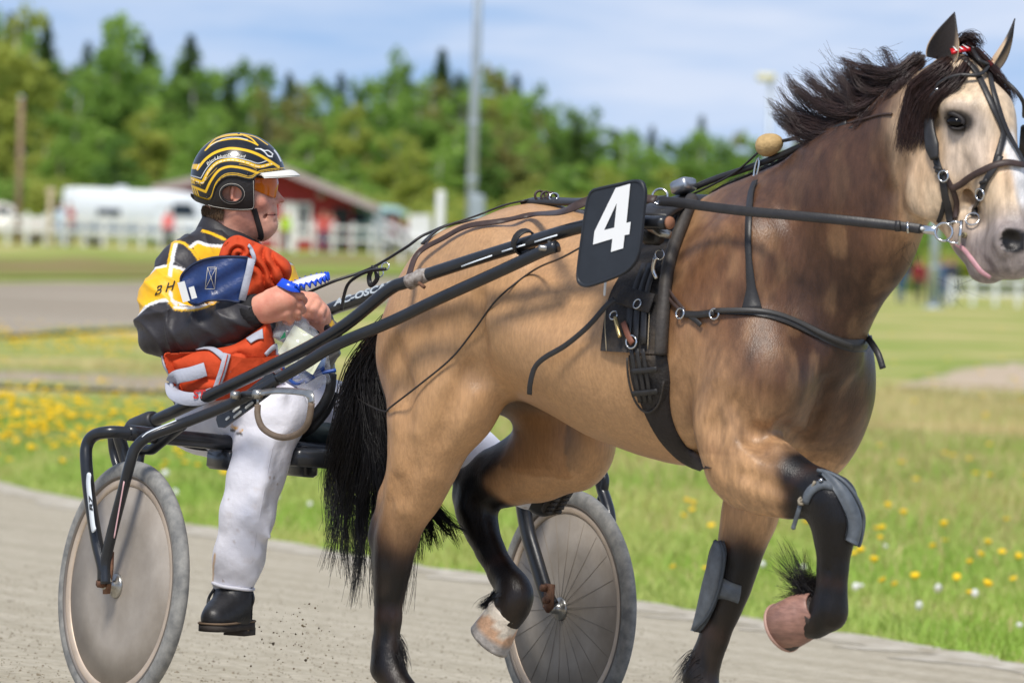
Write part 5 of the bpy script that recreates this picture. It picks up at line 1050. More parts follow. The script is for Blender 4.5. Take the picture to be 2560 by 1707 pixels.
for py in (388, 396): q, n_ = hit(2161+(py-388)*.4, py, .014); obj('keeper', strap(np.array([q-np.array([.012,0,-.003]), q, q+np.array([.012,0,-.003])]), .010, .006, n_), m_lea, cs)
bit = empty('bit', H, None, 'chrome ring bit at the corner of the horse mouth', 'bit'); yb = -.088; q = hp(2168,533,yb); obj('ring', ring_torus(q, (.45,-1,.05), .0215, .0032, 22, 7), m_chrome, bit); obj('cheek_bar', tube([hp(2209,506,yb+.015), hp(2206,536,yb+.012), hp(2203,564,yb+.01)], .0042, 8), m_chrome, bit); obj('cheek_arm', tube([hp(2208,511,yb+.014), hp(2190,509,yb+.004), hp(2180,515,yb)], .0028, 7), m_chrome, bit); obj('cheek_arm', tube([hp(2204,560,yb+.010), hp(2185,557,yb+.004), hp(2174,552,yb)], .0028, 7), m_chrome, bit); obj('mouthpiece', tube([hp(2206,540,yb+.012), hp(2228,540,-.02)], .007, 8), mat('bit_wrap', lin((170,158,120)), .5, col2=lin((40,36,30)), vscale=60), bit)
# reins
rn = empty('reins', H, None, 'pair of black leather driving reins from bit through saddle rings to driver hands', 'reins')
rp_ = [hp(2115,526,yb-.004), hp(2060,519,-.12), hp(1900,502,-.20), hp(1700,484,-.265), hp(1560,466,-.285), hp(1515,462,-.285)]; o = spline(rp_, 8); obj('rein', strap(o, .024, .004, (.5,-1,.1)), m_lea, rn); obj('end_plate', strap(np.array([hp(2110,525,yb-.006), hp(2130,528,yb-.005), hp(2152,531,yb-.003)]), .021, .004, (.45,-1,.1)), m_chrome, rn); obj('rivet', lathe([(0,.004),(.004,.003),(.005,0)], 8, hp(2118,525,yb-.009), (.45,-1,0)), m_white, rn); obj('buckle', tube([hp(2085,510,-.112), hp(2085,536,-.112)], .003, 6), m_chrome, rn); obj('keeper', strap(np.array([hp(2062,507,-.124), hp(2062,519,-.124), hp(2062,532,-.124)]), .014, .007, (.5,-1,.1)), m_lea, rn)
rr_ = [hp(1505,458,-.285), hp(1420,452,-.30), hp(1360,458,-.33), hp(1290,486,-.335), hit(1230,508,.02)[0], hit(1150,520,.014)[0], hit(1080,529,.014)[0], hit(1030,555,.016)[0], hit(980,595,.03)[0], hp(935,640,-.33), hp(905,668,-.36)]; o = spline(rr_, 7); tw = np.interp(np.linspace(0,1,len(o)), [0,.12,.3,.38,1], [.024,.028,.028,.018,.016]); obj('rein', strap(o, tw, .004, (.35,-.8,.55)), m_leab, rn)
far_r = [CART.w(kp(668,690,-.12)), CART.w(kp(762,648,-.06)), CART.w(kp(850,617,.02)), H.w(hp(930,570,.12)), H.w(hp(985,535,.16)), H.w(hp(1100,505,.30)), H.w(hp(1500,480,.32)), H.w(hp(2080,515,.16))]; o = np.array([H.l(q) for q in spline(far_r, 8)]); obj('rein', tube(o, .0042, 6), m_lea, rn); lp_ = np.array([H.l(CART.w(kp(a, b, -.04))) for a, b in [(785,712),(790,680),(800,652),(822,634),(850,622),(885,618)]]); obj('rein_loop', tube(spline(lp_, 6), .0048, 6), m_lea, rn); lp_ = np.array([H.l(CART.w(kp(a, b, -.03))) for a, b in [(862,612),(866,640),(852,655),(848,635),(858,612)]]); obj('rein_keeper', strap(spline(lp_, 5), .014, .003, (.5,-1,.2)), m_lea, rn)
for a, b in ((885,612),(872,628)): obj('buckle', ring_torus(H.l(CART.w(kp(a, b, -.02))), (.4,-1,.3), .011, .002, 12, 6), m_chrome, rn)
thin = [hp(1338,566,-.36), hp(1290,592,-.345)]+[hit(a, b_, .012)[0] for a, b_ in ((1230,628),(1150,690),(1090,758),(1040,822),(970,885),(905,938))]+[hp(886,945,-.20), hp(850,932,-.12), hp(805,905,-.05)]; tg_ = tag(obj('safety_cord', tube(spline(thin, 8), .0028, 6), m_lea, fr=H), 'thin black cord sagging across the horse flank to the tail', 'cord')
# saddle with pad, girth and fittings
sd_ = empty('harness_saddle', H, None, 'black padded harness saddle with girth strapped behind the withers', 'saddle')
def skin_patch(left, right, nu, nv, lift, thick=None, bulge=0.0):
    A_ = spline(np.array(left, float), 6); B_ = spline(np.array(right, float), 6); rs = lambda q: np.stack([np.interp(np.linspace(0,1,nu), np.linspace(0,1,len(q)), q[:, k]) for k in (0, 1)], 1); A_, B_ = rs(A_), rs(B_); G = np.zeros((nu, nv, 3)); N_ = np.zeros((nu, nv, 3))
    for i in range(nu):
        for j in range(nv):
            t = j/(nv-1); px = A_[i]*(1-t)+B_[i]*t; G[i, j], N_[i, j] = hit(px[0], px[1], 0)
    for _ in range(2):
        for Q in (G, N_): Q[1:-1] = (Q[:-2]+2*Q[1:-1]+Q[2:])/4; Q[:, 1:-1] = (Q[:, :-2]+2*Q[:, 1:-1]+Q[:, 2:])/4
    N_ /= np.linalg.norm(N_, axis=2)[..., None]; tt = np.linspace(0, 1, nv); prof = lift*np.clip(np.sin(np.pi*np.clip(tt, .02, .98))**.28, 0, 1)+bulge*np.sin(np.pi*tt); o = G+N_*prof[None, :, None]; lo = G-N_*.006; v = np.vstack([o.reshape(-1, 3), lo.reshape(-1, 3)]); f = grid_faces(nu, nv); n = nu*nv; f = [q[::-1] for q in f]+[[a+n for a in q] for q in f]
    for i in range(nu-1):
        for j in (0, nv-1): f.append([i*nv+j, (i+1)*nv+j, n+(i+1)*nv+j, n+i*nv+j])
    for j in range(nv-1):
        for i in (0, nu-1): f.append([i*nv+j, i*nv+j+1, n+i*nv+j+1, n+i*nv+j])
    return v, f
m_pad = mat('saddle_canvas', lin((44,40,38)), .7, col2=lin((84,72,58)), vscale=14, lo=.5, hi=.8, bump=.4, bscale=120); m_roll = mat('worn_roll', lin((70,64,58)), .6, col2=lin((44,40,38)), vscale=18, bump=.2, bscale=80); m_stitch = mat('stitching', lin((176,160,132)), .8)
obj('pad', skin_patch([(1490,500),(1478,560),(1440,620),(1405,680),(1392,740),(1384,806)], [(1600,470),(1572,540),(1548,620),(1538,700),(1532,760),(1528,812)], 22, 10, .022), m_pad, sd_)
o, n = laid([(1598,468),(1578,520),(1558,575),(1542,640),(1535,710),(1530,775),(1528,812)], .016, 5); obj('pad_roll', tube(o, .0165, 10), m_roll, sd_)
for pts in ([(1408,700),(1404,750),(1408,806)], [(1585,500),(1560,560),(1540,620)], [(1512,690),(1509,740),(1505,800)]): o, n = laid(pts, .0285, 6); obj('stitch_line', tube(o, .0012, 4), m_stitch, sd_)
obj('girth', skin_patch([(1450,815),(1455,860),(1475,930),(1510,1000),(1555,1050),(1595,1074)], [(1532,815),(1540,870),(1538,920),(1550,980),(1585,1035),(1635,1074)], 22, 8, .012), mat('girth_canvas', lin((40,34,33)), .65, var=.2, vscale=20, bump=.3, bscale=120), sd_)
gp = obj('girth_guard', skin_patch([(1448,815),(1452,860),(1466,910),(1492,938)], [(1532,815),(1538,870),(1530,920),(1505,940)], 14, 8, .020), m_pad, sd_); o, n = laid([(1452,820),(1454,862),(1468,912),(1496,940),(1526,918),(1537,870)], .022, 5); obj('binding', tube(o, .003, 5), m_roll, gp)
for dx in (-14, 0, 14): o, n = laid([(1478+dx,800),(1486+dx,850),(1496+dx*.9,915)], .028, 5); obj('billet', strap(o, .012, .004, n), m_lea, gp)
for py in (848, 895): o, n = laid([(1468,py),(1495,py-2),(1528,py-6)], .033, 4); obj('keeper', strap(o, .014, .004, n), m_lea, gp)
for dx in (-45,-18,10): o, n = laid([(1500+dx*.5+20,620),(1495+dx*.6,700),(1488+dx*.7,790)], .030, 5); obj('saddle_strap', strap(o, .020, .004, n), m_lea, sd_)
o, n = laid([(1440,690),(1480,700),(1520,706)], .034, 4); obj('loop', strap(o, .05, .005, n), m_pad, sd_)
q, n_ = hit(1488, 711, .04); obj('ring', ring_torus(q, n_, .012, .002, 16, 6), m_chrome, sd_); q, n_ = hit(1470, 787, .036); obj('buckle', ring_torus(q, n_, .016, .0025, 14, 6), m_chrome, sd_)
o, n = laid([(1434,742),(1440,765),(1446,782)], .040, 4); obj('snap_hook', tube(o, .0055, 8), mat('brass', lin((206,178,120)), .3, .9), sd_); q, n_ = hit(1430, 738, .040); obj('snap_ring', ring_torus(q, n_, .011, .002, 14, 6), m_chrome, sd_); o, n = laid([(1452,752),(1462,776),(1474,790)], .038, 4); obj('tab', strap(o, .016, .005, n), mat('tan_leather', lin((128,78,58)), .55), sd_)
q, n_ = hit(1413, 682, .045); obj('tag', bbox_bev(q, (.008,.004,.04), .002), m_white, sd_)
q = hp(1516,452,-.20); obj('terret', ring_torus(q, (.5,-1,.2), .020, .003, 18, 7), m_chrome, sd_); q = hp(1570,428,-.06); obj('saddle_plate', bbox_bev(q, (.055,.05,.034), .006, [[.94,0,-.34],[0,1,0],[.34,0,.94]]), mat('brushed_steel', lin((172,174,176)), .35, .9), sd_)
o = np.array([hp(1600,455,-.02), hp(1560,468,-.10), hp(1520,480,-.18), hp(1495,500,-.225)]); obj('saddle_tree', strap(spline(o, 5), .10, .02, (.1,-.5,.9)), m_lea, sd_)
# shaft holder under the number plate
o = [hp(1495,520,-.29), hp(1520,535,-.29), hp(1540,540,-.28)]; obj('shaft_clip', tube(o, [.014,.012,.010], 8), m_steel, sd_); obj('clip_block', bbox_bev(hp(1500,540,-.27), (.06,.04,.05), .01), m_lea, sd_)
# number plate
npl = empty('number_plate', H, None, 'black rounded race number board with white 4 beside the saddle', 'number board'); yp = -.385
out_px = [(1352,452),(1362,436),(1380,430),(1425,420),(1458,413),(1474,415),(1482,428),(1484,450),(1479,500),(1473,560),(1467,590),(1456,610),(1436,628),(1405,642),(1365,656),(1345,660),(1331,653),(1326,638),(1329,600),(1336,548),(1344,490)]
op = spline(np.array(out_px, float), 4, True); fr_ = np.array([hp(a, b, yp) for a, b in op]); n = len(fr_); cen = fr_.mean(0); ins = cen+(fr_-cen)*.955; v = [p-np.array([0,.004,0]) for p in fr_]+[p+np.array([0,.004,0]) for p in fr_]+[p-np.array([0,.0062,0]) for p in cen+(fr_-cen)*.985]+[p-np.array([0,.0062,0]) for p in ins]+[p-np.array([0,.0035,0]) for p in cen+(fr_-cen)*.94]
f = [[4*n+i for i in range(n)][::-1], list(range(n, 2*n))]
for a, b in ((1,0),(0,2),(2,3),(3,4)): f += [[a*n+i, a*n+(i+1) % n, b*n+(i+1) % n, b*n+i] for i in range(n)]
o = obj('board', (v, f), mat('board_black', lin((44,48,54)), .5, var=.12, vscale=20, spec=.4), npl); flat_normals(o, 35)
Z4 = lambda zx, zy: hp(1323+zx*.2168, 395+zy*.2168, yp-.0058)
four_o = [(575,125),(420,170),(195,630),(180,770),(385,708),(370,848),(500,808),(515,670),(565,660),(580,528),(534,540)]; four_i = [(432,330),(405,590),(298,616)]
v = [Z4(*p) for p in four_o]+[Z4(*p) for p in four_i]; f = [[0,1,11],[1,2,13,11],[2,3,4,13],[4,12,13],[4,5,6,7],[4,7,12],[7,8,9,10],[7,10,12],[10,0,11],[10,11,12]]
obj('digit_four', (v, f), mat('board_white', lin((236,236,234)), .45), npl, smooth=False)
# breast collar
bc = empty('breast_collar', H, None, 'black leather breast collar across the horse chest with neck strap', 'breast collar')
cl_ = obj('chest_strap', skin_patch([(1646,722),(1700,724),(1760,730),(1830,756),(1900,788),(1950,806),(1985,806)], [(1646,708),(1700,708),(1760,712),(1830,732),(1900,763),(1955,780),(1998,770)], 28, 5, .012), m_lea, bc); o, n = laid([(1650,714),(1705,715),(1765,720),(1835,744),(1905,774),(1955,790)], .0145, 4); obj('stitching', strap(o, .012, .003, n), mat('strap_edge', lin((58,56,54)), .45), cl_)
nst = obj('neck_strap', (lambda on: strap(on[0], np.interp(np.linspace(0,1,len(on[0])), [0,.2,.4,1], [.052,.024,.017,.019]), .004, on[1]))(laid([(1728,712),(1727,670),(1723,620),(1720,560),(1722,490),(1728,445),(1738,420)], .007, 5)), m_lea, bc)
o, n = laid([(1570,722),(1610,724),(1645,718)], .010, 4); obj('connecting_strap', strap(o, .018, .005, n), m_lea, bc); q, n_ = hit(1646, 722, .012); obj('ring', ring_torus(q, n_, .013, .0022, 14, 6), m_chrome, bc); q, n_ = hit(1571, 722, .014); obj('buckle', ring_torus(q, n_, .013, .0025, 14, 6), m_chrome, bc)
for a in ([(1572,716),(1545,690),(1520,655),(1506,640)], [(1580,714),(1555,685),(1535,655),(1512,636)]): o, n = laid(a, .012, 5); obj('tug', strap(o, .009, .004, n), m_leab, bc)
o = np.array([hp(1508,640,-.27), hp(1500,618,-.275), hp(1506,590,-.28)]); obj('snap_hook', tube(spline(o, 4), .005, 7), m_chrome, bc); obj('ring', ring_torus(hp(1515,585,-.28), (.4,-1,0), .012, .0018, 12, 6), m_chrome, bc); o, n = laid([(1590,728),(1605,738),(1615,748)], .010, 4); obj('loose_end', strap(o, .012, .003, n), m_lea, bc)
o = spline(np.array([hp(1992,775,.05), hp(2005,792,.045), hp(2018,815,.04), hp(2028,846,.04)]), 5); obj('loose_end', strap(o, .016, .004, (.6,-.8,.1)), m_lea, bc)
# dangling strap and croup pieces
o = spline(np.array([hp(1412,685,-.30), hp(1390,705,-.31), hp(1350,750,-.315), hp(1300,792,-.315), hp(1250,822,-.315), hp(1228,845,-.31), hp(1218,880,-.31), hp(1216,906,-.305)]), 6); tag(obj('loose_strap', strap(o, .015, .003, (.3,-1,.1)), m_lea, fr=H), 'loose black strap hanging down the horse flank below the number board', 'strap')
cp = empty('backstrap', H, None, 'black leather backstrap with buckle lying along the horse croup', 'strap'); o = np.array([hp(1212,462,0), hp(1260,462,-.01), hp(1310,464,-.02), hp(1360,462,-.03), hp(1440,462,-.04), hp(1520,458,-.04)]); obj('pad', strap(spline(o, 5), .05, .012, (0,-.3,1)), m_lea, cp); obj('buckle', ring_torus(hp(1272,452,-.01), (.3,-.6,.5), .012, .0022, 12, 6), m_chrome, cp)
for k_ in range(3): obj('loop', ring_torus(hp(1240+14*k_, 450+2*k_, -.005), (.7,-.4,.1), .013, .0035, 12, 6), m_leab, cp)
o, n = laid([(1210,464),(1150,463),(1080,478),(1020,520),(975,565)], .008, 5); obj('crupper', strap(o, .022, .005, n), m_lea, cp)
# check rein along the crest with its rubber ball
ch_ = empty('check_rein', H, None, 'black check rein with snap hook running along the mane to the saddle', 'rein'); o = spline(np.array([hp(1575,440,-.03), hp(1640,412,-.04), hp(1735,380,-.045), hp(1830,340,-.05), hp(1900,305,-.055), hp(1945,284,-.06)]), 6); obj('strap', tube(o, .0085, 8, flat=.6), m_lea, ch_); o = spline(np.array([hp(1945,284,-.06), hp(1990,272,-.075), hp(2020,264,-.085), hp(2048,262,-.09)]), 6); obj('cord', tube(o, .0035, 6), m_leab, ch_); o = spline(np.array([hp(1740,352,-.06), hp(1690,395,-.05), hp(1630,428,-.05), hp(1560,458,-.05), hp(1510,462,-.1)]), 6); obj('cord', tube(o, .003, 6), m_lea, ch_); o = spline(np.array([hp(1798,324,-.06), hp(1840,315,-.06), hp(1880,305,-.06), hp(1925,308,-.065), hp(1960,292,-.07)]), 6); obj('braid', tube(o, .0045, 6), m_lea, ch_)
th_ = np.linspace(0, 2*math.pi, 20, endpoint=False); q = hp(1738,388,-.055); o = np.array([q+np.array([.006*math.cos(t)+.004*math.sin(t),0,.026*math.sin(t)]) for t in th_]); obj('snap_hook', tube(o, .003, 6, closed=True), m_chrome, ch_)
q = hp(1769,332,-.06); bs = Body(np.arange(-.05,.051,.004), np.arange(-.05,.051,.004), np.arange(-.05,.051,.004)); bs.ell((0,0,0), (.036,.029,.026), .01, rot=[[.95,0,-.3],[0,1,0],[.3,0,.95]]); bs.ell((-.014,0,-.003), (.022,.026,.025), .015); bv, bf = bs.mesh(2); tag(obj('rubber_ball', (bv+q, bf), mat('tan_sponge', lin((196,164,112)), .75, var=.15, vscale=60, bump=.3, bscale=150), fr=H), 'tan sponge rubber ball threaded on the check rein above the mane', 'ball')
# boots on the forelegs
m_boot = mat('grey_rubber_boot', lin((92,98,104)), .5, var=.25, vscale=30, bump=.15, bscale=60); m_bell = mat('bell_boot_rubber', lin((150,112,98)), .4, var=.25, vscale=30, stretch=(1,1,4))
kb = empty('knee_boot', H, None, 'grey rubber knee boot tied on the raised near foreleg', 'knee boot'); obj('shell', skin_patch([(1880,1088),(1905,1112),(1932,1160),(1946,1200),(1940,1238)], [(1905,1098),(1945,1125),(1966,1165),(1972,1210),(1960,1252)], 16, 6, .016, bulge=.006), m_boot, kb); obj('band', skin_patch([(1846,1150),(1850,1128),(1875,1106),(1910,1108)], [(1858,1158),(1866,1138),(1888,1122),(1918,1128)], 12, 5, .010), m_boot, kb); o = [hit(1878,1112,.014)[0], hp(1858,1135,-.215), hp(1842,1150,-.215), hp(1836,1158,-.21)]; obj('tie', tube(spline(o, 5), .004, 6), mat('tie_cord', lin((150,140,122)), .8), kb); obj('knot', ring_torus(hp(1842,1150,-.213), (.4,-1,.2), .008, .004, 10, 6), MATS['tie_cord'], kb); o = np.array([hp(1838,1160,-.21), hp(1832,1180,-.21), hp(1824,1205,-.205), hp(1821,1216,-.205)]); obj('tie_end', strap(spline(o, 4), [.012]*12+[.004], .003, (.4,-1,.1)), m_boot, kb); q, n_ = hit(1890, 1110, .014); obj('rivet', lathe([(0,.004),(.005,.003),(.006,0)], 10, q, n_), m_chrome, kb)
o, n = laid([(1880,1090),(1915,1100),(1950,1130),(1970,1180),(1974,1225),(1960,1250)], .014, 5)
obj('shell_edge', tube(o, .005, 6), m_boot, kb)
bbt = empty('bell_boot', H, None, 'red brown rubber bell boot round the raised near fore hoof', 'bell boot'); a0, a1 = hp(1878,1398,-.152), hp(1800,1440,-.150); ax_ = a1-a0; ax_ /= np.linalg.norm(ax_); L_ = np.linalg.norm(a1-a0)
obj('cup', lathe([(.040,-.004),(.044,-.002),(.047,.012),(.052,.030),(.055,.033),(.056,.050),(.0585,.053),(.060,.072),(.061,L_+.002),(.057,L_+.004),(.052,.06),(.042,.006)], 30, a0, ax_, True), m_bell, bbt); obj('rim', lathe([(.0575,L_-.004),(.0625,L_-.002),(.0635,L_+.004),(.059,L_+.008),(.055,L_+.003)], 30, a0, ax_, True), mat('bell_rim', lin((176,140,124)), .5), bbt)
sb = empty('shin_boot', H, None, 'long grey rubber boot strapped inside the planted far foreleg', 'leg boot'); obj('shell', skin_patch([(1655,1242),(1640,1275),(1622,1320),(1606,1365),(1594,1420),(1598,1445),(1604,1452)], [(1664,1242),(1671,1268),(1664,1310),(1654,1360),(1640,1400),(1622,1435),(1608,1453)], 18, 6, .018, bulge=.008), m_boot, sb); obj('band', skin_patch([(1655,1322),(1665,1328),(1680,1336),(1702,1344)], [(1640,1378),(1656,1374),(1672,1376),(1694,1384)], 10, 5, .010), m_boot, sb)
o, n = laid([(1656,1242),(1640,1276),(1622,1322),(1606,1368),(1593,1422),(1600,1452),(1624,1432),(1642,1398),(1656,1355),(1667,1305),(1672,1268),(1664,1242)], .014, 4); obj('shell_edge', tube(o, .004, 6), mat('boot_edge', lin((64,70,76)), .5), sb)
# ================================================================== the driver (frame: x to the picture's right, y away from the camera, z up)
DRV = Frame(np.eye(3), np.array([0.0, 15.16, 0.0])); PXM = 12863/15.16
def dp(px, py, y=0.0): return DRV.Y(px, py, y)
def dk(px, py, y): return DRV.l(CART.w(kp(px, py, y)))          # a place on the cart, in this frame
def grid_for(pts, m, h):
    p = np.array(pts); lo, hi = p.min(0)-m, p.max(0)+m; return Body(*[np.arange(lo[i], hi[i]+h, h) for i in range(3)])
class Hit:
    def __init__(s, P, F_): s.P, s.N = P, vnormals(P, F_); s.b = BVHTree.FromPolygons([tuple(p) for p in P.tolist()], F_.tolist()); s.N = s.N if ((s.N*(P-P.mean(0))).sum() > 0) else -s.N
    def __call__(s, px, py, lift=0.0):
        d = ray(px, py); d = d/np.linalg.norm(d); o = DRV.C; loc, n, i, t = s.b.ray_cast(Vector(o), Vector(d))
        if loc is None:
            best = min((s.b.find_nearest(Vector(o+d*t)) for t in np.linspace(14, 17, 120)), key=lambda q: q[3]); loc = best[0]
        loc = np.array(loc); n = s.N[int(np.argmin(((s.P-loc)**2).sum(1)))]; return loc+n*lift, n
    def laid(s, pts, lift, sp=5, sm=2):
        o, n = zip(*[s(a, b, lift) for a, b in spline(np.array(pts, float), sp)]); o, n = np.array(o), np.array(n)
        for _ in range(sm): o[1:-1] = (o[:-2]+2*o[1:-1]+o[2:])/4; n[1:-1] = (n[:-2]+2*n[1:-1]+n[2:])/4
        return o, n
def orient(P, F_):
    N = vnormals(P, F_); return F_ if (N*(P-P.mean(0))).sum() > 0 else F_[:, ::-1]
drv = empty('person', DRV, dp(500, 1000), 'driver in black and yellow racing jacket, striped helmet and white trousers sitting on the sulky', 'person')
OFF = dp(500, 1000)
def dob(name, vf, m, parent=None, **k):                # part of the driver: vertices are given in the driver frame
    v, f = vf; v = np.asarray(v, float)-OFF; return obj(name, (v, f), m, parent or drv, **k)
m_skin = mat('skin', lin((226,162,136)), .5, col2=lin((208,132,110)), vscale=16, lo=.42, hi=.75, bump=.12, bscale=220, spec=.4)
_sb = m_skin.node_tree.nodes['Principled BSDF']; _sb.inputs['Subsurface Weight'].default_value = .12; _sb.inputs['Subsurface Radius'].default_value = (.01,.004,.002)
# ---- head and neck
b = Body(np.arange(dp(455,430)[0], dp(668,430)[0], .003), np.arange(-.11,.112,.0033), np.arange(dp(560,585)[2], dp(560,310)[2], .003))
b.ell(dp(541,420), (.094,.074,.104), .02); b.cone(dp(580,430), dp(592,498), .050, .037, .03, 1.0); b.ell(dp(620,519), (.0175,.019,.0155), .016); b.cone(dp(548,492,-.046), dp(600,524,-.018), .023, .018, .025); b.cone(dp(548,492,.046), dp(600,524,.018), .023, .018, .025)
b.cone(dp(560,505), dp(600,532), .038, .024, .03); b.cone(dp(560,470), dp(600,480), .06, .040, .03)
b.cone(dp(620,424), dp(641,455), .0075, .0095, .012); b.ell(dp(647,459.5), (.0085,.009,.0085), .005); b.ell(dp(634,464,-.011), (.010,.006,.007), .006); b.ell(dp(634,464,.011), (.010,.006,.007), .006)
b.ell(dp(614,484), (.018,.023,.014), .014); b.ell(dp(629,487), (.009,.019,.0055), .003); b.ell(dp(627,499), (.009,.017,.0062), .003); b.cone(dp(608,505), dp(614,515), .026, .022, .02); b.cone(dp(642,492.8,-.010), dp(613,494.5,-.029), .0032, .0024, .002, 1, 's'); b.cone(dp(640,507.5,-.01), dp(614,509,-.024), .0035, .002, .006, 1, 's'); b.ell(dp(634,468.5,-.008), (.004,.003,.002), .002, 's'); b.ell(dp(634,468.5,.008), (.004,.003,.002), .002, 's')
b.cone(dp(613,478,-.024), dp(608,500,-.036), .0035, .003, .008, 1, 's'); b.ell(dp(594,464,-.046), (.024,.019,.021), .015); b.ell(dp(592,462,.046), (.026,.018,.022), .02); b.cone(dp(626,468,-.020), dp(606,497,-.036), .0022, .002, .008, 1, 's'); b.ell(dp(612,408), (.016,.05,.010), .015)
b.cone(dp(538,480), dp(514,575), .057, .068, .03, .95); b.cone(dp(512,480), dp(506,560), .034, .045, .03)
b.ell(dp(616,426,-.034), (.014,.017,.009), .008, 's'); b.ell(dp(616,426,.034), (.014,.017,.009), .008, 's')
P, Fq = b.mesh(2); Fq = orient(P, Fq); W = P+DRV.O; dd_ = W-CAM; zc = dd_@V; PX = (1280+F*(dd_@RR)/zc)/DP; PY = (853.5-F*(dd_@UU)/zc)/DP
sk = np.tile(np.array(lin((214,158,134))), (len(P), 1)); rd = np.array(lin((196,108,90)))
for (a_, b_, r_, w_) in ((645,462,9,.55),(606,468,20,.45),(560,500,40,.25),(626,493,7,.75)): k_ = (w_*smoothstep(r_*1.3, r_*.4, np.hypot(PX-a_, PY-b_)))[:, None]; sk = sk*(1-k_)+rd*k_
k_ = (.25*smoothstep(470, 530, PY)*smoothstep(640, 580, PX)*smoothstep(.4, .6, vnoise(P, 120, 33)))[:, None]; sk = sk*(1-k_)+np.array(lin((170,118,100)))*k_
k_ = (smoothstep(1.6, .7, np.abs(PY-493.2-.02*(630-PX)))*(PX > 612)*(PX < 645))[:, None]; sk = sk*(1-k_)+np.array(lin((96,44,40)))*k_
dob('head', (P, Fq), mat('face_skin', (.5,.3,.2), .48, attr='coat', var=.1, vscale=90, bump=.12, bscale=220, spec=.4), cols=sk); HH = Hit(P, Fq)
for s in (-1, 1):
    e_ = dob('eye', lathe([(0,-.011),(.008,-.008),(.011,0),(.008,.008),(0,.011)], 12, dp(606,426,s*.033)), mat('eye_white', lin((230,222,214)), .2)); dob('iris', lathe([(0,.0014),(.005,.001),(.0055,0)], 12, dp(606,426,s*.033)+np.array([.0106,0,0]), (1,0,0)), mat('iris', lin((60,80,90)), .2), e_)
b = Body(np.arange(-.03,.031,.002), np.arange(-.02,.021,.002), np.arange(-.042,.043,.002)); b.ell((0,0,.004), (.019,.008,.030), .006); b.ell((.002,-.006,.002), (.010,.006,.019), .004, 's'); b.ell((.006,-.002,-.026), (.009,.007,.010), .008); b.cone((-.010,-.006,.02), (-.012,-.006,-.012), .0035, .003, .005); P, Fq = b.mesh(1); dob('ear', (P+dp(543,447,-.078), orient(P, Fq)), m_skin)
hr = []
for k_ in range(700): a = un(0, 1); q = dp(470+42*a+gs(3), 470+8*a+un(0,14), -.062*math.sin(a*1.5)*(1 if un(0,1) > .2 else -1)+gs(.004)); hr.append(np.array([q, q+np.array([-.003,-.002,-.010]), q+np.array([-.002,-.001,-.020])]))
dob('hair', hair_mesh(hr, .0012, .4), mat('short_hair', lin((104,82,60)), .7))
# ---- helmet: shell painted with stripes, leather skirt with ear hole, peak, strap
HC = dp(547,408); HR = np.array([.1285,.106,.1215])
def zz(x, y): return (275.6+x*.2502, 275.6+y*.2502)             # close-up pixels to picture pixels
def to_xz(pts): return np.array([(dp(*zz(a, b_))-HC)[[0, 2]] for a, b_ in pts])
low = to_xz([(1510,462),(1310,492),(1215,545),(1090,520),(985,528),(905,600),(860,720),(820,758),(740,735),(640,690)]); low_s = spline(low, 6)
skirt = to_xz([(1245,545),(1248,800),(1200,830),(1050,830),(900,810),(780,775),(690,740),(645,650)]); skirt_s = spline(skirt, 5)
def hel_y(x, z): return HR[1]*np.sqrt(np.clip(1-np.abs(x/HR[0])**2.25-np.abs(np.where(z > 0, z/HR[2], z/.135))**2.25, 0, 1))**.95
m_pt = mat('helmet_paint', (.05,.05,.05), .24, attr='coat', coat=.35, spec=.5, bump=.02, bscale=200); m_skl = mat('helmet_leather', lin((36,33,32)), .5, bump=.2, bscale=160, spec=.5)
NU, NV = 420, 170; ph = np.linspace(0, 2*math.pi, NU, endpoint=False); sv = np.linspace(0, 1, NV)
ux_, uy_ = np.cos(ph), np.sin(ph)
def se(c_, p): return np.sign(c_)*np.abs(c_)**p
vv = []; xlow = np.interp  # lower limit of the shell by direction, from its side outline
ord_ = np.argsort(low_s[:, 0]); lx, lz = low_s[ord_, 0], low_s[ord_, 1]
for i in range(NU):
    el_top = math.pi/2
    es = np.linspace(math.pi/2, -1.2, 260); r_ = np.cos(es); X_ = HR[0]*r_*ux_[i]; Z_ = np.where(es > 0, HR[2], .135)*np.sin(es); zl_ = np.interp(X_, lx, lz); below = np.argmax(Z_ < zl_); e1 = es[max(below, 3)]
    ee = math.pi/2+(e1-math.pi/2)*sv; r_ = np.cos(ee); vv.append(np.stack([HR[0]*r_*ux_[i], HR[1]*r_*uy_[i], np.where(ee > 0, HR[2], .135)*np.sin(ee)], 1))
vv = np.array(vv); flat_v = vv.reshape(-1, 3); xz = flat_v[:, [0, 2]]
def pd(poly):
    q0 = to_xz(poly); segs = []; st0 = 0
    for i in range(1, len(q0)-1):
        u1, u2 = q0[i]-q0[i-1], q0[i+1]-q0[i]
        if u1@u2 < .55*np.linalg.norm(u1)*np.linalg.norm(u2): segs.append(q0[st0:i+1]); st0 = i
    segs.append(q0[st0:]); d = np.full(len(xz), 9.0)
    for a, b_ in [ab_ for g in segs for q in [spline(g, 5)] for ab_ in zip(q[:-1], q[1:])]:
        ab = b_-a; t = np.clip(((xz-a)@ab)/(ab@ab+1e-12), 0, 1); d = np.minimum(d, np.linalg.norm(xz-a-t[:, None]*ab, axis=1))
    return d
zpx = .2502/PXM; col = np.tile(np.array(lin((22,23,26))), (len(xz), 1)); yel = np.array(lin((240,190,30))); whi = np.array(lin((232,232,228)))
def paint(poly, w, c_):
    k_ = smoothstep(w*zpx*.5+.0005, w*zpx*.5-.0005, pd(poly)); globals()['col'] = col*(1-k_[:, None])+c_*k_[:, None]
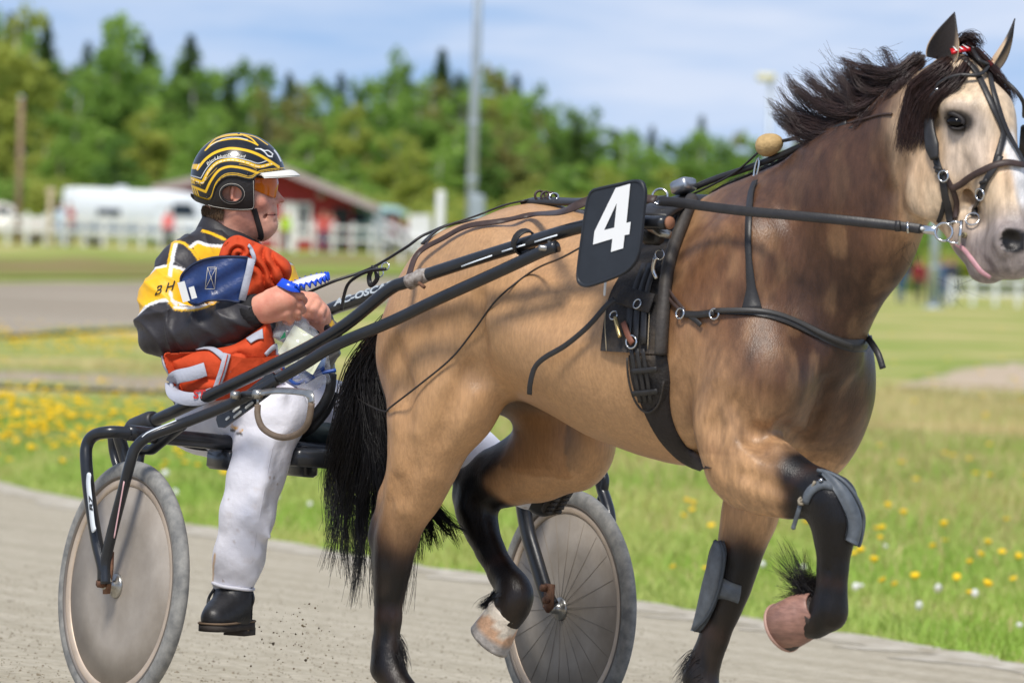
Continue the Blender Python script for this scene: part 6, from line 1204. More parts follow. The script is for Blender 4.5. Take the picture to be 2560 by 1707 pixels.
paint([(722,455),(790,372),(870,312),(960,278),(1050,266),(1180,286),(1290,326),(1390,385),(1462,432)], 23, yel); paint([(664,428),(720,432)], 46, yel); paint([(738,405),(716,455)], 6, whi)
paint([(700,310),(760,250),(850,180),(960,140),(1080,130)], 9, yel); paint([(1130,132),(1250,160),(1360,230)], 8, yel)
paint([(646,532),(770,578),(830,472),(900,402),(980,374),(1070,371),(1180,396),(1290,432),(1408,404)], 27, yel); paint([(646,508),(755,538),(815,442),(890,372),(980,350),(1080,350),(1200,378),(1280,402),(1355,380)], 6, whi)
for k_ in range(46):
    t = k_/45; q = spline(np.array([(650,534),(770,580),(830,474),(900,404),(980,375),(1070,372),(1180,397),(1290,433),(1400,405)], float), 8); q = q[int(t*(len(q)-1))]; paint([(q[0]-2,q[1]),(q[0]+1,q[1]+1),(q[0]+3,q[1]+1)], 7, whi)
paint([(646,602),(800,662),(850,562),(920,472),(1000,436),(1080,436),(1180,456),(1282,492)], 21, yel); paint([(790,282),(870,215),(960,188),(1080,176),(1190,196),(1274,234)], 12, yel); paint([(835,240),(960,176),(1080,165),(1180,185)], 5, whi); paint([(792,280),(880,180),(1000,146),(1120,140)], 11, yel); paint([(1272,234),(1210,172),(1110,130)], 12, yel)
for dy_, w_ in ((-7, 7), (-22, 6)): paint([(1512,462+dy_),(1310,490+dy_),(1213,542+dy_),(1090,517+dy_),(985,524+dy_),(900,598+dy_),(855,716+dy_),(818,752+dy_),(740,730+dy_),(650,690+dy_)], w_, yel)
for k_ in range(3): paint([(652+14*k_,560),(664+14*k_,584)], 9, yel); paint([(668+20*k_,625),(680+20*k_,662),(692+20*k_,698)], 11, yel)
paint([(1256,268),(1300,272),(1340,300),(1372,335),(1405,342)], 9, whi); paint([(1300,268),(1335,285),(1370,285),(1410,315),(1400,340),(1370,332)], 9, whi); paint([(1420,280),(1450,320),(1480,380)], 10, whi)
for q in ([(800,560),(830,520),(870,490),(905,445)], [(1110,412),(1150,428),(1190,430),(1270,462)], [(700,590),(730,598),(752,606)]): paint([q[0]]+[((a[0]+c_[0])/2+6, (a[1]+c_[1])/2-8) for a, c_ in zip(q[:-1], q[1:])]+[q[-1]], 4, yel*.8)
faces = [[i*NV+j, ((i+1) % NU)*NV+j, ((i+1) % NU)*NV+j+1, i*NV+j+1] for i in range(NU) for j in range(NV-1)]
shell = dob('helmet', (flat_v+HC, [f[::-1] for f in faces]), m_pt, cols=col)
rimv = vv[:, -1]; dob('edge', tube(rimv*np.array([1.0,1.0,1.0])+HC, .0028, 6, closed=True), m_skl, shell)
# leather skirt: thick sheet under the shell, open at the face, with an ear hole each side
for s in (-1, 1):
    nx, nz = 96, 70; top_o = np.argsort(low_s[:, 0]); sx_ = np.linspace(to_xz([(650,700)])[0, 0], to_xz([(1247,700)])[0, 0], nx); so_ = np.argsort(skirt_s[:, 0]); V1 = []; keep = []
    bx = spline(to_xz([(640,690),(690,742),(780,776),(900,811),(1050,831),(1200,830),(1235,822),(1250,780)]), 6); eh = to_xz([(1045,680)])[0]
    for i in range(nx):
        zt = np.interp(sx_[i], lx, lz)+.006; zb_ = np.interp(sx_[i], bx[:, 0], bx[:, 1]); zb_ = min(zb_, zt-.004)
        for j in range(nz): z_ = zt+(zb_-zt)*j/(nz-1); V1.append((sx_[i], s*(float(hel_y(sx_[i], z_))-.004), z_))
    V1 = np.array(V1); fc = np.array(grid_faces(nx, nz)); cn = V1[fc].mean(1); dxx = (cn[:, 0]-eh[0])/(.0285); dzz = (cn[:, 2]-eh[1])/.0225; ang_ = np.where(dxx < 0, dzz*(1+.25*dxx*-1), dzz); fc = fc[(dxx**2+ang_**2) > 1]
    o2 = V1-np.array([0, s*.007, 0]); n = len(V1); fa = fc.tolist() if s > 0 else fc[:, ::-1].tolist(); fb = [[a+n for a in q][::-1] for q in fa]; sk = dob('ear_pad', (np.vstack([V1, o2])+HC, fa+fb), m_skl, shell)
    t = np.linspace(0, 2*math.pi, 40, endpoint=False); er = np.stack([eh[0]+.0295*np.cos(t)+0*t, np.zeros(40), eh[1]+.0232*np.sin(t)*(1+.22*np.clip(-np.cos(t),0,1)*0)], 1); er[:, 1] = s*(hel_y(er[:, 0], er[:, 2])-.002); dob('ear_hole_rim', tube(er+HC, .0028, 6, closed=True), m_skl, sk)
    er2 = er.copy(); er2[:, 0] = eh[0]+(er[:, 0]-eh[0])*1.14; er2[:, 2] = eh[1]+(er[:, 2]-eh[1])*1.17; er2[:, 1] = s*(hel_y(er2[:, 0], er2[:, 2])-.0025); dob('stitching', tube(er2+HC, .0007, 4, closed=True), mat('thread', lin((196,190,178)), .8), sk)
    st = spline(to_xz([(1240,560),(1242,700),(1238,800),(1195,822),(1050,822),(900,802),(820,782)]), 6); st = np.c_[st[:, 0], s*(hel_y(st[:, 0], st[:, 1])-.0025), st[:, 1]]; dob('stitching', tube(st+HC, .0007, 4), MATS['thread'], sk)
    for q in ((1190,500),(812,716)): c_ = to_xz([q])[0]; yy_ = float(hel_y(np.array(c_[0]), np.array(c_[1]))); dob('snap', lathe([(0,.002),(.0025,.0018),(.0032,0)], 10, HC+np.array([c_[0], s*(yy_), c_[1]]), (0,s,0)), mat('snap_dark', lin((50,50,52)), .3, .6), shell)
bs_ = [(a, float(hel_y(np.array(a), np.array(b_))), b_) for a, b_ in to_xz([(700,742),(660,715)])]
# peak
pk = []
for r_ in range(7):
    for j in range(41):
        a = (j/40-.5)*2*1.15; u = r_/6; base = np.array([HR[0]*.985*math.cos(a), HR[1]*.98*math.sin(a), (dp(640,391)-HC)[2]+.004*0]); fw = (dp(683,404)-dp(652,393))[0]+.004; p = base+np.array([fw*u*math.cos(a)**.6 if math.cos(a) > 0 else 0, math.sin(a)*.006*u, -.012*u*math.cos(a)-.022*(1-math.cos(a))*1.2+.007*math.sin(u*math.pi)]); pk.append(p)
pk = np.array(pk); n = len(pk); f = grid_faces(7, 41); f = f+[[a+n for a in q][::-1] for q in f]; dob('peak', (np.vstack([pk, pk-np.array([.0,0,.0035])])+HC, f), mat('peak_white', lin((226,222,210)), .4), shell)
# name along the side
for s in (-1,):
    tv_, tf_ = text_mesh('Bård Humborstad', 1.0, .22, bold=.0); tx = (tv_[:, 0]-tv_[:, 0].min())/(tv_[:, 0].max()-tv_[:, 0].min()); path = spline(to_xz([(812,412),(880,365),(950,340),(1050,325),(1168,342)]), 12); al = np.r_[0, np.cumsum(np.linalg.norm(np.diff(path, axis=0), axis=1))]; al /= al[-1]; px_ = np.interp(tx, al, path[:, 0]); pz_ = np.interp(tx, al, path[:, 1]); tg_ = np.gradient(path, axis=0); tg_ /= np.linalg.norm(tg_, axis=1)[:, None]; nx_ = np.interp(tx, al, -tg_[:, 1]); nz_ = np.interp(tx, al, tg_[:, 0]); h = 40*zpx; X_ = px_+nx_*tv_[:, 1]*h; Z_ = pz_+nz_*tv_[:, 1]*h
    ds = ((X_[:, None]-xz[None, :, 0])**2+(Z_[:, None]-xz[None, :, 1])**2+(flat_v[None, :, 1] > 0)*9); ii = ds.argmin(1); Yv = flat_v[ii, 1]; dob('lettering', (np.stack([X_, Yv-.0012, Z_], 1)+HC, tf_), mat('letter_white', lin((236,232,220)), .5), shell, smooth=False)
o, n = HH.laid([(583,480),(590,505),(597,528),(600,543),(596,548)], .003, 5); dob('chin_strap', strap(o, .0155, .003, n), mat('webbing', lin((38,32,30)), .8), shell)
# glasses
gl = []
for j in range(25):
    a = (j/24-.5)*2*1.25
    for r_ in range(9):
        u = r_/8; xx = .112*math.cos(a*.88); yy = .066*math.sin(a)/math.sin(1.25); ztop, zbot = .0, -.056*(1-.42*(abs(a)/1.25)**2)+(.020*math.exp(-(a/.16)**2)); gl.append(dp(545,408)+np.array([xx-.006*abs(u-.4), yy, ztop+(zbot-ztop)*u+.002]))
gl = np.array(gl); n = len(gl); f = grid_faces(25, 9); m_lens = mat('orange_lens', lin((222,112,0)), .08, spec=.5, alpha=.9); gls = dob('glasses', (np.vstack([gl, gl-np.array([.002,0,0])]), f+[[a+n for a in q][::-1] for q in f]), m_lens)
dob('brow_bar', tube(gl.reshape(25, 9, 3)[:, 0], .0022, 6), mat('glasses_black', lin((30,30,32)), .35), gls)
for s in (0, 24): q = gl.reshape(25, 9, 3)[s, 1]; sg = np.sign(q[1]); dob('temple', tube(spline([q, q+np.array([-.015,sg*.006,.001]), q+np.array([-.05,sg*.010,.0])], 4), .0042, 6, flat=.6), MATS['glasses_black'], gls); dob('hinge', tube([q+np.array([-.002,sg*.001,.008]), q+np.array([-.004,sg*.001,-.014])], .0035, 6), MATS['glasses_black'], gls)
# ---- jacket
ja = [dp(320,580,-.35), dp(770,580,.30), dp(400,480,0), dp(400,960,0)]
b = grid_for(ja, .03, .0048)
b.chain([(*dp(498,935,.02),.112),(*dp(500,840,.0),.122),(*dp(508,720,.0),.132),(*dp(520,645,.0),.118)], .06); b.cone(dp(438,612,-.10), dp(608,640,.11), .072, .060, .06); b.cone(dp(478,585,-.05), dp(548,590,.03), .070, .062, .05)
b.chain([(*dp(420,622,-.13),.074),(*dp(390,692,-.17),.074),(*dp(378,756,-.20),.064)], .035); b.chain([(*dp(380,764,-.20),.062),(*dp(450,758,-.26),.055),(*dp(530,737,-.31),.048),(*dp(583,716,-.34),.041)], .03); b.ell(dp(368,782,-.20), (.042,.045,.030), .03)
b.chain([(*dp(632,650,.11),.062),(*dp(668,720,.09),.060),(*dp(728,800,.04),.056)], .04); b.chain([(*dp(728,800,.04),.054),(*dp(738,775,-.06),.048),(*dp(735,745,-.15),.040)], .03)
P, Fq = b.mesh(2); Fq = orient(P, Fq); N = vnormals(P, Fq); P = P+N*(.005*(vnoise(P*np.array([1,1,2]), 16, 9)-.5)+.0012*(vnoise(P, 50, 10)-.5))[:, None]
def axis_t(a, c_):                                     # how far along a limb, 0 to 1
    a, c_ = np.array(a), np.array(c_); return ((P-a)@(c_-a))/((c_-a)@(c_-a))
def near_limb(a, c_, r): a, c_ = np.array(a), np.array(c_); t = np.clip(axis_t(a, c_), 0, 1); return smoothstep(r, r*.7, np.linalg.norm(P-a-t[:, None]*(c_-a), axis=1))
w1 = vnoise(P, 9, 31)*6; t1 = axis_t(dp(418,600,-.12), dp(382,765,-.20)); t3 = axis_t(dp(382,765,-.20), dp(585,715,-.34)); k1 = near_limb(dp(418,600,-.12), dp(382,765,-.20), .14); k3 = near_limb(dp(382,765,-.20), dp(585,715,-.34), .11)
fold = lambda u: (1-np.abs(np.sin(u)))**1.6
P = P+N*(.013*k1*fold(t1*9+w1*.55+3*P[:, 0])*smoothstep(.15, .8, t1)*smoothstep(1.25, .9, t1)+.0125*k3*fold(t3*10+w1*.6)*smoothstep(-.1, .15, t3)*smoothstep(1.0, .6, t3)+.004*fold(P[:, 0]*30+P[:, 2]*40+w1)*1.5)[:, None]
JH = Hit(P, Fq); W = P+DRV.O; dd_ = W-CAM; zc = dd_@V; PX = (1280+F*(dd_@RR)/zc)/DP; PY = (853.5-F*(dd_@UU)/zc)/DP
def pdist(poly, sp=5):
    q = spline(np.array(poly, float), sp); X_ = np.stack([PX, PY], 1); d = np.full(len(P), 1e3)
    for a, c_ in zip(q[:-1], q[1:]): ab = c_-a; t = np.clip(((X_-a)@ab)/(ab@ab+1e-9), 0, 1); d = np.minimum(d, np.linalg.norm(X_-a-t[:, None]*ab, axis=1))
    return d
jb, jy, jw = np.array(lin((46,43,46))), np.array(lin((244,186,22))), np.array(lin((232,230,228))); jc = np.tile(jb, (len(P), 1))
def jmix(k_, c_): globals()['jc'] = jc*(1-np.clip(k_, 0, 1)[:, None])+c_*np.clip(k_, 0, 1)[:, None]
def poly_in(poly):
    q = np.array(poly, float); ins = np.zeros(len(P), bool); n = len(q)
    for i in range(n):
        x1, y1 = q[i]; x2, y2 = q[(i+1) % n]; c_ = ((y1 > PY) != (y2 > PY)) & (PX < (x2-x1)*(PY-y1)/(y2-y1+1e-9)+x1); ins ^= c_
    return ins
near = P[:, 1] < -.02
arm_a, arm_b = dp(430,575,-.12), dp(380,770,-.20); ta = axis_t(arm_a, arm_b); armw = np.linalg.norm(P-arm_a-np.clip(ta, 0, 1)[:, None]*(arm_b-arm_a), axis=1) < .125
ta2 = ta+.28*(np.clip((PX-385)/70, -1, 1))*.35+.06*np.cos((PX-370)/30)
band = smoothstep(.34, .347, ta2)*smoothstep(.79, .783, ta2)*armw; jmix(band, jw); band = smoothstep(.372, .379, ta2)*smoothstep(.755, .748, ta2)*armw; jmix(band, jy)
k_ = near & (PY < 640); jmix(smoothstep(4.2+.9, 4.2-.9, pdist([(398,556),(393,580),(388,605),(384,632)]))*k_, jy); jmix(smoothstep(4.0+.9, 4.0-.9, pdist([(404,556),(399,580),(394,605),(391,632)]))*k_, jw)
jmix(smoothstep(3.2+.9, 3.2-.9, pdist([(398,555),(420,558),(438,572),(452,590),(460,604)]))*near, jy); jmix(smoothstep(3.2+.9, 3.2-.9, pdist([(466,530),(490,538),(516,550)]))*(P[:, 1] < .03), jy)
jmix(poly_in([(440,566),(455,556),(475,562),(520,566),(530,600),(470,606),(455,588)])*near*1.0, jy); jmix(smoothstep(3.4+.9, 3.4-.9, pdist([(438,567),(455,556),(476,563),(524,566)]))*near, jw)
jmix(smoothstep(4+.9, 4-.9, pdist([(385,670),(390,692),(400,706),(408,700)]))*near, jy); jmix(smoothstep(3.2+.9, 3.2-.9, pdist([(391,670),(396,690),(404,700)]))*near, jw); jmix(smoothstep(3.4+.9, 3.4-.9, pdist([(402,707),(440,708),(470,702),(500,692)]))*near, jw); jmix(smoothstep(2.2+.9, 2.2-.9, pdist([(402,711),(440,712),(470,706),(505,690)]))*near, jy)
far_s = (PX > 655) & (PY < 690); t2 = axis_t(dp(645,590,.10), dp(712,735,.06)); jmix(far_s*smoothstep(.10, .13, t2)*smoothstep(.52, .49, t2), jw); jmix(far_s*smoothstep(.15, .18, t2)*smoothstep(.46, .43, t2), jy); jmix(smoothstep(6+.9, 6-.9, pdist([(762,742),(775,762),(800,768)]))*(PX > 740), jy)
m_jack = mat('jacket_nylon', (.05,.05,.05), .5, attr='coat', bump=.35, bscale=13, bdist=.02, sheen=.05); jk = dob('jacket', (P, Fq), m_jack, cols=jc)
tv_, tf_ = text_mesh('B H', 1.0, .35, bold=.005)
lt = []
for a, c_, _ in tv_: px_, py_ = 376+a*28, 664-a*9-c_*28; lt.append(JH(px_, py_, .0022)[0])
dob('lettering', (lt, tf_), mat('letter_dark', lin((28,26,26)), .6), jk, smooth=False)
cv = []
for r_i, (cx_, cy_, rx_, ry_, back, front) in enumerate([(516,590,.104,.094,572,606),(519,568,.092,.088,546,582),(524,545,.080,.080,516,563),(528,530,.073,.074,497,549),(528,529,.068,.068,496,548),(524,545,.070,.070,514,562)]):
    for t in np.linspace(0, 2*math.pi, 40, endpoint=False): w_ = (1+math.cos(t))/2; p = dp(cx_, back+(front-back)*w_)+np.array([rx_*math.cos(t), ry_*math.sin(t), .002*math.sin(t*5)]); cv.append(p)
cf = grid_faces(6, 40, False, True); clr = dob('collar', (cv, cf), mat('collar_nylon', lin((44,41,43)), .55, bump=.2, bscale=40), jk)
dob('collar_piping', tube(np.array(cv[40:80]), .0022, 5, closed=True), mat('yellow_piping', lin((244,186,22)), .6), clr)
dob('cuff', tube([dp(570,721,-.333), dp(585,715,-.341), dp(596,711,-.347)], [.046,.047,.044], 20, flat=.95), mat('cuff_knit', lin((32,30,31)), .8, bump=.4, bscale=90), jk)
# ---- trousers
kn = dp(632,950,-.30); lk = dk(935,975,.12); la = dk(1218,1120,.40)
b = Body(np.arange(dp(405,1000)[0], max(la[0], lk[0])+.12, .0075), np.arange(-.46, .22, .0075), np.arange(dp(520,1375)[2], dp(500,835)[2], .0075))
b.chain([(*dp(478,925,.0),.145),(*dp(520,930,-.06),.135)], .05); b.chain([(*dp(505,940,-.09),.122),(*dp(575,930,-.21),.108),(*kn,.088)], .05); b.chain([(*kn,.080),(*dp(606,1030,-.30),.072),(*dp(588,1090,-.30),.070),(*dp(567,1180,-.30),.0685),(*dp(550,1280,-.29),.064),(*dp(537,1335,-.28),.057)], .03)
b.chain([(*dp(545,945,.06),.12),(*dp(690,950,.02),.105),(*lk,.09)], .05); b.chain([(*lk,.085),(*((lk+la)/2),.078),(*la,.060)], .04)
for a, c_, y0, y1 in (((600,880),(560,960),-.33,-.27),((640,900),(600,960),-.385,-.35),((560,930),(590,1000),-.30,-.36),((575,1000),(640,985),-.37,-.38),((590,1150),(575,1200),-.375,-.37),((560,1180),(610,1230),-.37,-.35),((545,1230),(580,1270),-.355,-.345),((600,1100),(560,1180),-.378,-.372),((615,1010),(580,1130),-.38,-.38),((540,1290),(575,1320),-.335,-.33),((520,1300),(560,1335),-.325,-.325),((430,960),(480,1000),-.10,-.17)):
    b.cone(dp(*a, y0), dp(*c_, y1), .006, .004, .020, 1, 's'); b.cone(dp(a[0]+8, a[1]+4, y0+.008), dp(c_[0]+8, c_[1]+4, y1+.008), .010, .006, .03)
P, Fq = b.mesh(2); Fq = orient(P, Fq); N = vnormals(P, Fq); P = P+N*(.006*(vnoise(P*np.array([1.5,1,.6]), 16, 12)-.5)+.002*(vnoise(P*np.array([1.4,1,.7]), 45, 13)-.5))[:, None]; TH_ = Hit(P, Fq); W = P+DRV.O; dd_ = W-CAM; zc = dd_@V; PX = (1280+F*(dd_@RR)/zc)/DP; PY = (853.5-F*(dd_@UU)/zc)/DP
jc = np.tile(np.array(lin((236,235,243))), (len(P), 1)); n_ = vnoise(P, 42, 15); n3_ = vnoise(P, 110, 16); jmix(.15*smoothstep(.80, .92, n_)*(PY > 1080), np.array(lin((170,140,104)))); jmix(.7*smoothstep(.90, .95, n3_)*(PY > 1050), np.array(lin((150,120,88)))); jmix(smoothstep(2.5+.9, 2.5-.9, pdist([(532,978),(545,985),(556,988)]))*(P[:, 1] < -.1)*1.0, np.array(lin((236,170,40)))); jmix(smoothstep(2.5+.9, 2.5-.9, pdist([(530,986),(543,993),(554,998)]))*(P[:, 1] < -.1)*1.0, np.array(lin((40,38,40)))); jmix(.8*smoothstep(2.5+.9, 2.5-.9, pdist([(494,1270),(490,1300),(488,1335)]))*(P[:, 1] < -.2), np.array(lin((214,160,80))))
m_tr = mat('white_trousers', (.8,.8,.8), .6, attr='coat', bump=.35, bscale=15, bdist=.02, sheen=.1); tr_ = dob('trousers', (P, Fq), m_tr, cols=jc)
dob('hem', tube(spline([dp(489,1338,-.29), dp(505,1345,-.335), dp(535,1350,-.342), dp(570,1354,-.325), dp(582,1352,-.28), dp(560,1345,-.232), dp(515,1340,-.232)], 4, True), .0050, 6, closed=True), mat('trouser_hem', lin((224,223,230)), .6), tr_)
o, n = TH_.laid([(628,1020),(612,1100),(594,1200),(580,1290)], .0002, 6); dob('seam', tube(o, .0007, 4), MATS['trouser_hem'], tr_)
# ---- boots
m_bt = mat('boot_leather', lin((40,40,42)), .42, var=.2, vscale=25, bump=.15, bscale=90, spec=.5); m_sole = mat('boot_sole', lin((64,58,54)), .8, var=.2, vscale=30)
b = Body(np.arange(dp(452,1400)[0], dp(592,1400)[0], .004), np.arange(-.47,-.19,.004), np.arange(dp(520,1456)[2], dp(520,1322)[2], .004)); b.chain([(*dp(540,1335,-.28),.050),(*dp(540,1370,-.285),.050),(*dp(535,1398,-.295),.047)], .03); b.chain([(*dp(535,1395,-.295),.046),(*dp(508,1412,-.345),.041),(*dp(492,1420,-.385),.036)], .03); b.ell(dp(548,1412,-.27), (.032,.036,.034), .03)
P, Fq = b.mesh(2); zf = dp(510,1434,-.32)[2]; P[:, 2] = np.maximum(P[:, 2], zf+.0); bo = dob('boot', (P, orient(P, Fq)), m_bt)
ft_a, ft_b = dp(552,1430,-.265), dp(488,1430,-.395); ax_ = ft_b-ft_a; ax_[2] = 0; L_ = np.linalg.norm(ax_); ax_ /= L_; sd2 = np.cross(ax_, (0,0,1.0)); ol = [(-.035,.0),(-.03,.028),(.0,.036),(.05,.034),(.10,.042),(L_,.040),(L_+.022,.026),(L_+.030,0)]; ol = spline(np.array(ol+[(a, -c_) for a, c_ in ol[1:-1]][::-1]), 4, True); dob('sole', plate(ol, .018, np.array([*ft_a[:2], zf-.004]), ax_, sd2), m_sole, bo); dob('heel', plate([(-.034,-.028),(.032,-.032),(.032,.032),(-.034,.028)], .020, np.array([*ft_a[:2], zf-.020]), ax_, sd2), m_sole, bo); dob('welt', tube(np.array([np.array([*ft_a[:2], zf+.008])+ax_*a+sd2*c_ for a, c_ in ol]), .003, 5, closed=True), mat('welt_tan', lin((120,100,80)), .7), bo)
o = [dp(578,1356,-.30), dp(582,1375,-.305), dp(576,1395,-.30), dp(566,1412,-.29)]; dob('zip', tube(spline(o, 5), .004, 6), m_blk, bo); dob('pull_tab', tube(spline([dp(492,1352,-.30), dp(480,1372,-.30), dp(477,1392,-.31)], 4), .004, 6), m_bt, bo)
fd = la+np.array([.035,-.02,-.03]); b = Body(np.arange(la[0]-.09, la[0]+.16, .005), np.arange(la[1]-.12, la[1]+.11, .005), np.arange(la[2]-.14, la[2]+.09, .005)); b.chain([(*la,.052),(*(la+np.array([.030,-.005,-.012])),.052)], .02); b.cone(la+np.array([.04,-.004,-.035]), la+np.array([.075,-.010,.045]), .038, .030, .03); P, Fq = b.mesh(2); b2 = dob('boot', (P, orient(P, Fq)), m_bt)
sa, sb_ = dk(1262,1178,.42), dk(1303,1108,.42); sx3 = sb_-sa; L3 = np.linalg.norm(sx3); sx3 /= L3; nn = np.array([.62,-.72,-.3]); nn -= (nn@sx3)*sx3; nn /= np.linalg.norm(nn); sy3 = np.cross(nn, sx3); ol = spline(np.array([(0,-.012),(0.01,-.030),(.05,-.034),(L3*.9,-.036),(L3+.02,-.02),(L3+.02,.02),(L3*.9,.036),(.05,.034),(.01,.03),(0,.012)]), 3, True); dob('sole', plate(ol, .014, sa, sx3, sy3), m_sole, b2)
for k_ in range(7):
    for s in (-1, 1): q = sa+sx3*(.012+k_*L3/7)+sy3*s*.017+nn*.009; dob('tread', plate([(-.005,-.012),(.005,-.010),(.006,.012),(-.004,.010)], .008, q, sx3, sy3), m_sole, b2)
# ---- hands
def hand(parts, palm, res=.0028):
    pts = [p[:3] for c_ in parts for p in c_]+[p[:3] for p in palm]; b = grid_for(np.array(pts), .055, res)
    b.chain(palm, .016, 1.0)
    for c_ in parts: b.chain(c_, .0035)
    return b
r_ = lambda px, py, y, r: (*dp(px, py, y), r)
palm = [r_(588,712,-.345,.034), r_(612,705,-.36,.036), r_(640,692,-.370,.034), r_(660,690,-.372,.028)]; extra = [r_(610,722,-.36,.026), r_(655,716,-.37,.022)]
b = hand([[r_(655,676,-.372,.0145), r_(682,678,-.362,.0125), r_(697,690,-.34,.011), r_(690,700,-.325,.0095)], [r_(662,692,-.375,.0145), r_(686,700,-.364,.0125), r_(695,712,-.338,.011), r_(680,716,-.325,.0095)], [r_(660,708,-.374,.0140), r_(682,718,-.360,.012), r_(684,728,-.338,.0105), r_(668,728,-.325,.009)], [r_(650,722,-.368,.0125), r_(668,734,-.356,.0105), r_(666,740,-.338,.0095), r_(655,738,-.328,.0085)], [r_(618,678,-.365,.0165), r_(645,666,-.366,.0150), r_(668,672,-.374,.0125), r_(692,680,-.374,.0105)], extra], palm)
P, Fq = b.mesh(2); hd_ = dob('hand', (P, orient(P, Fq)), m_skin); q = dp(693,677,-.384); 
palm = [r_(738,748,-.16,.030), r_(730,722,-.18,.031), r_(714,694,-.195,.028)]
b = hand([[r_(702,690,-.205,.0145), r_(690,706,-.225,.013), r_(694,724,-.225,.0115), r_(706,728,-.212,.0095)], [r_(714,692,-.212,.0145), r_(704,708,-.232,.013), r_(708,727,-.230,.0115), r_(718,730,-.216,.0095)], [r_(727,699,-.212,.0140), r_(719,714,-.231,.0125), r_(722,731,-.229,.011), r_(731,733,-.215,.009)], [r_(740,709,-.206,.0125), r_(733,722,-.223,.0115), r_(735,736,-.221,.010), r_(741,737,-.211,.0085)], [r_(708,684,-.185,.0155), r_(694,680,-.20,.0135), r_(682,686,-.215,.011)]], palm)
P, Fq = b.mesh(2); dob('hand', (P, orient(P, Fq)), m_skin)
# ================================================================== what the driver holds
m_or = mat('orange_cloth', lin((202,74,38)), .8, var=.06, vscale=30, bump=.5, bscale=22, bdist=.015, spec=.25); m_navy = mat('navy_nylon', lin((34,58,110)), .35, var=.22, vscale=26, bump=.3, bscale=34, spec=.55); m_gbind = mat('grey_binding', lin((172,174,184)), .65, bump=.2, bscale=120); m_blue = mat('royal_ribbon', lin((24,76,206)), .25, spec=.6)
rug = empty('horse_rug', DRV, dp(560,620,-.2), 'bundled orange horse rug held against the driver chest', 'rug'); RO = dp(560,620,-.2)
def rob(root, o0, name, vf, m, parent=None, **k): v, f = vf; return obj(name, (np.asarray(v, float)-o0, f), m, parent or root, **k)
def fold_body(base, ridges, creases, res=.0055, ns=11, amp=.006, bounds=None):
    pts = np.array([c_[:3] for c_ in base]+[p[:3] for c_ in ridges for p in c_]); b = grid_for(pts, .075, res)
    for p in base: b.ell(p[:3], p[3:6], .05)
    for c_ in ridges: b.chain(spline(np.array(c_), 4).tolist(), .009)
    for c_ in creases:
        q = spline(np.array(c_), 4)
        for p0, p1 in zip(q[:-1], q[1:]): b.cone(p0[:3], p1[:3], p0[3], p1[3], .012, 1, 's')
    P, Fq = b.mesh(2); Fq = orient(P, Fq); N = vnormals(P, Fq); return P+N*(amp*(vnoise(P*np.array([1.3,1,.8]), 34, ns)-.5))[:, None], Fq
def draped(poly, depth, step=2.6, back=.05, rnd=.05, rpx=38.0):   # cloth bundle: a folded front with real depth, closed behind
    pl = spline(np.array(poly, float), 5, True); x0, y0 = pl.min(0)-2; x1, y1 = pl.max(0)+2; xs_ = np.arange(x0, x1, step); ys_ = np.arange(y0, y1, step); GX_, GY_ = np.meshgrid(xs_, ys_, indexing='ij'); Q = np.stack([GX_.ravel(), GY_.ravel()], 1)
    d = np.full(len(Q), 1e3); ins = np.zeros(len(Q), bool); n = len(pl)
    for i in range(n):
        a, c_ = pl[i], pl[(i+1) % n]; ab = c_-a; t = np.clip(((Q-a)@ab)/(ab@ab+1e-9), 0, 1); d = np.minimum(d, np.linalg.norm(Q-a-t[:, None]*ab, axis=1)); ins ^= ((a[1] > Q[:, 1]) != (c_[1] > Q[:, 1])) & (Q[:, 0] < (c_[0]-a[0])*(Q[:, 1]-a[1])/(c_[1]-a[1]+1e-9)+a[0])
    e_ = np.where(ins, d, 0); yy = depth(Q[:, 0], Q[:, 1])-rnd*np.sqrt(np.clip(e_/rpx, 0, 1)*(2-np.clip(e_/rpx, 0, 1))); v1 = np.array([dp(q[0], q[1], y_) for q, y_ in zip(Q, yy)]); v2 = v1.copy(); v2[:, 1] = depth(Q[:, 0]*0+Q[:, 0].mean(), Q[:, 1]*0+Q[:, 1].mean())+back*np.sqrt(np.clip(e_/rpx, 0, 1))
    fc = np.array(grid_faces(len(xs_), len(ys_))); fc = fc[ins[fc].all(1)]; N_ = len(Q); fs = fc.tolist()+[[a+N_ for a in q][::-1] for q in fc.tolist()]; cnt = {}
    for q in fc.tolist():
        for i in range(4): k = (q[i], q[(i+1) % 4]); cnt[k] = 1
    for (a, c_) in list(cnt):
        if (c_, a) not in cnt: fs.append([c_, a, a+N_, c_+N_])
    bd = np.unique([i for (a, c_) in cnt if (c_, a) not in cnt for i in (a, c_)])
    for i in bd:                                       # settle the rim on the outline
        best = (1e9, None)
        for j in range(n):
            a, c_ = pl[j], pl[(j+1) % n]; ab = c_-a; t = min(1, max(0, ((Q[i]-a)@ab)/(ab@ab+1e-9))); r_ = a+ab*t; dd2 = ((Q[i]-r_)**2).sum()
            if dd2 < best[0]: best = (dd2, r_)
        y_ = float(depth(best[1][:1], best[1][1:])[0]); v1[i] = dp(best[1][0], best[1][1], y_); v2[i] = v1[i]+np.array([0,.012,0])
    used = np.unique(np.concatenate([np.array(q) for q in fs])); mp_ = -np.ones(2*N_, int); mp_[used] = np.arange(len(used)); vv_ = np.vstack([v1, v2])[used]; return vv_, [[int(mp_[i]) for i in q] for q in fs], v1, fc
rdg = lambda u, p=.7: np.abs(np.sin(u))**p
nz2 = lambda x_, y_, s_, sd: vnoise(np.stack([x_, y_, x_*0+3.3], 1), s_, sd)-.5
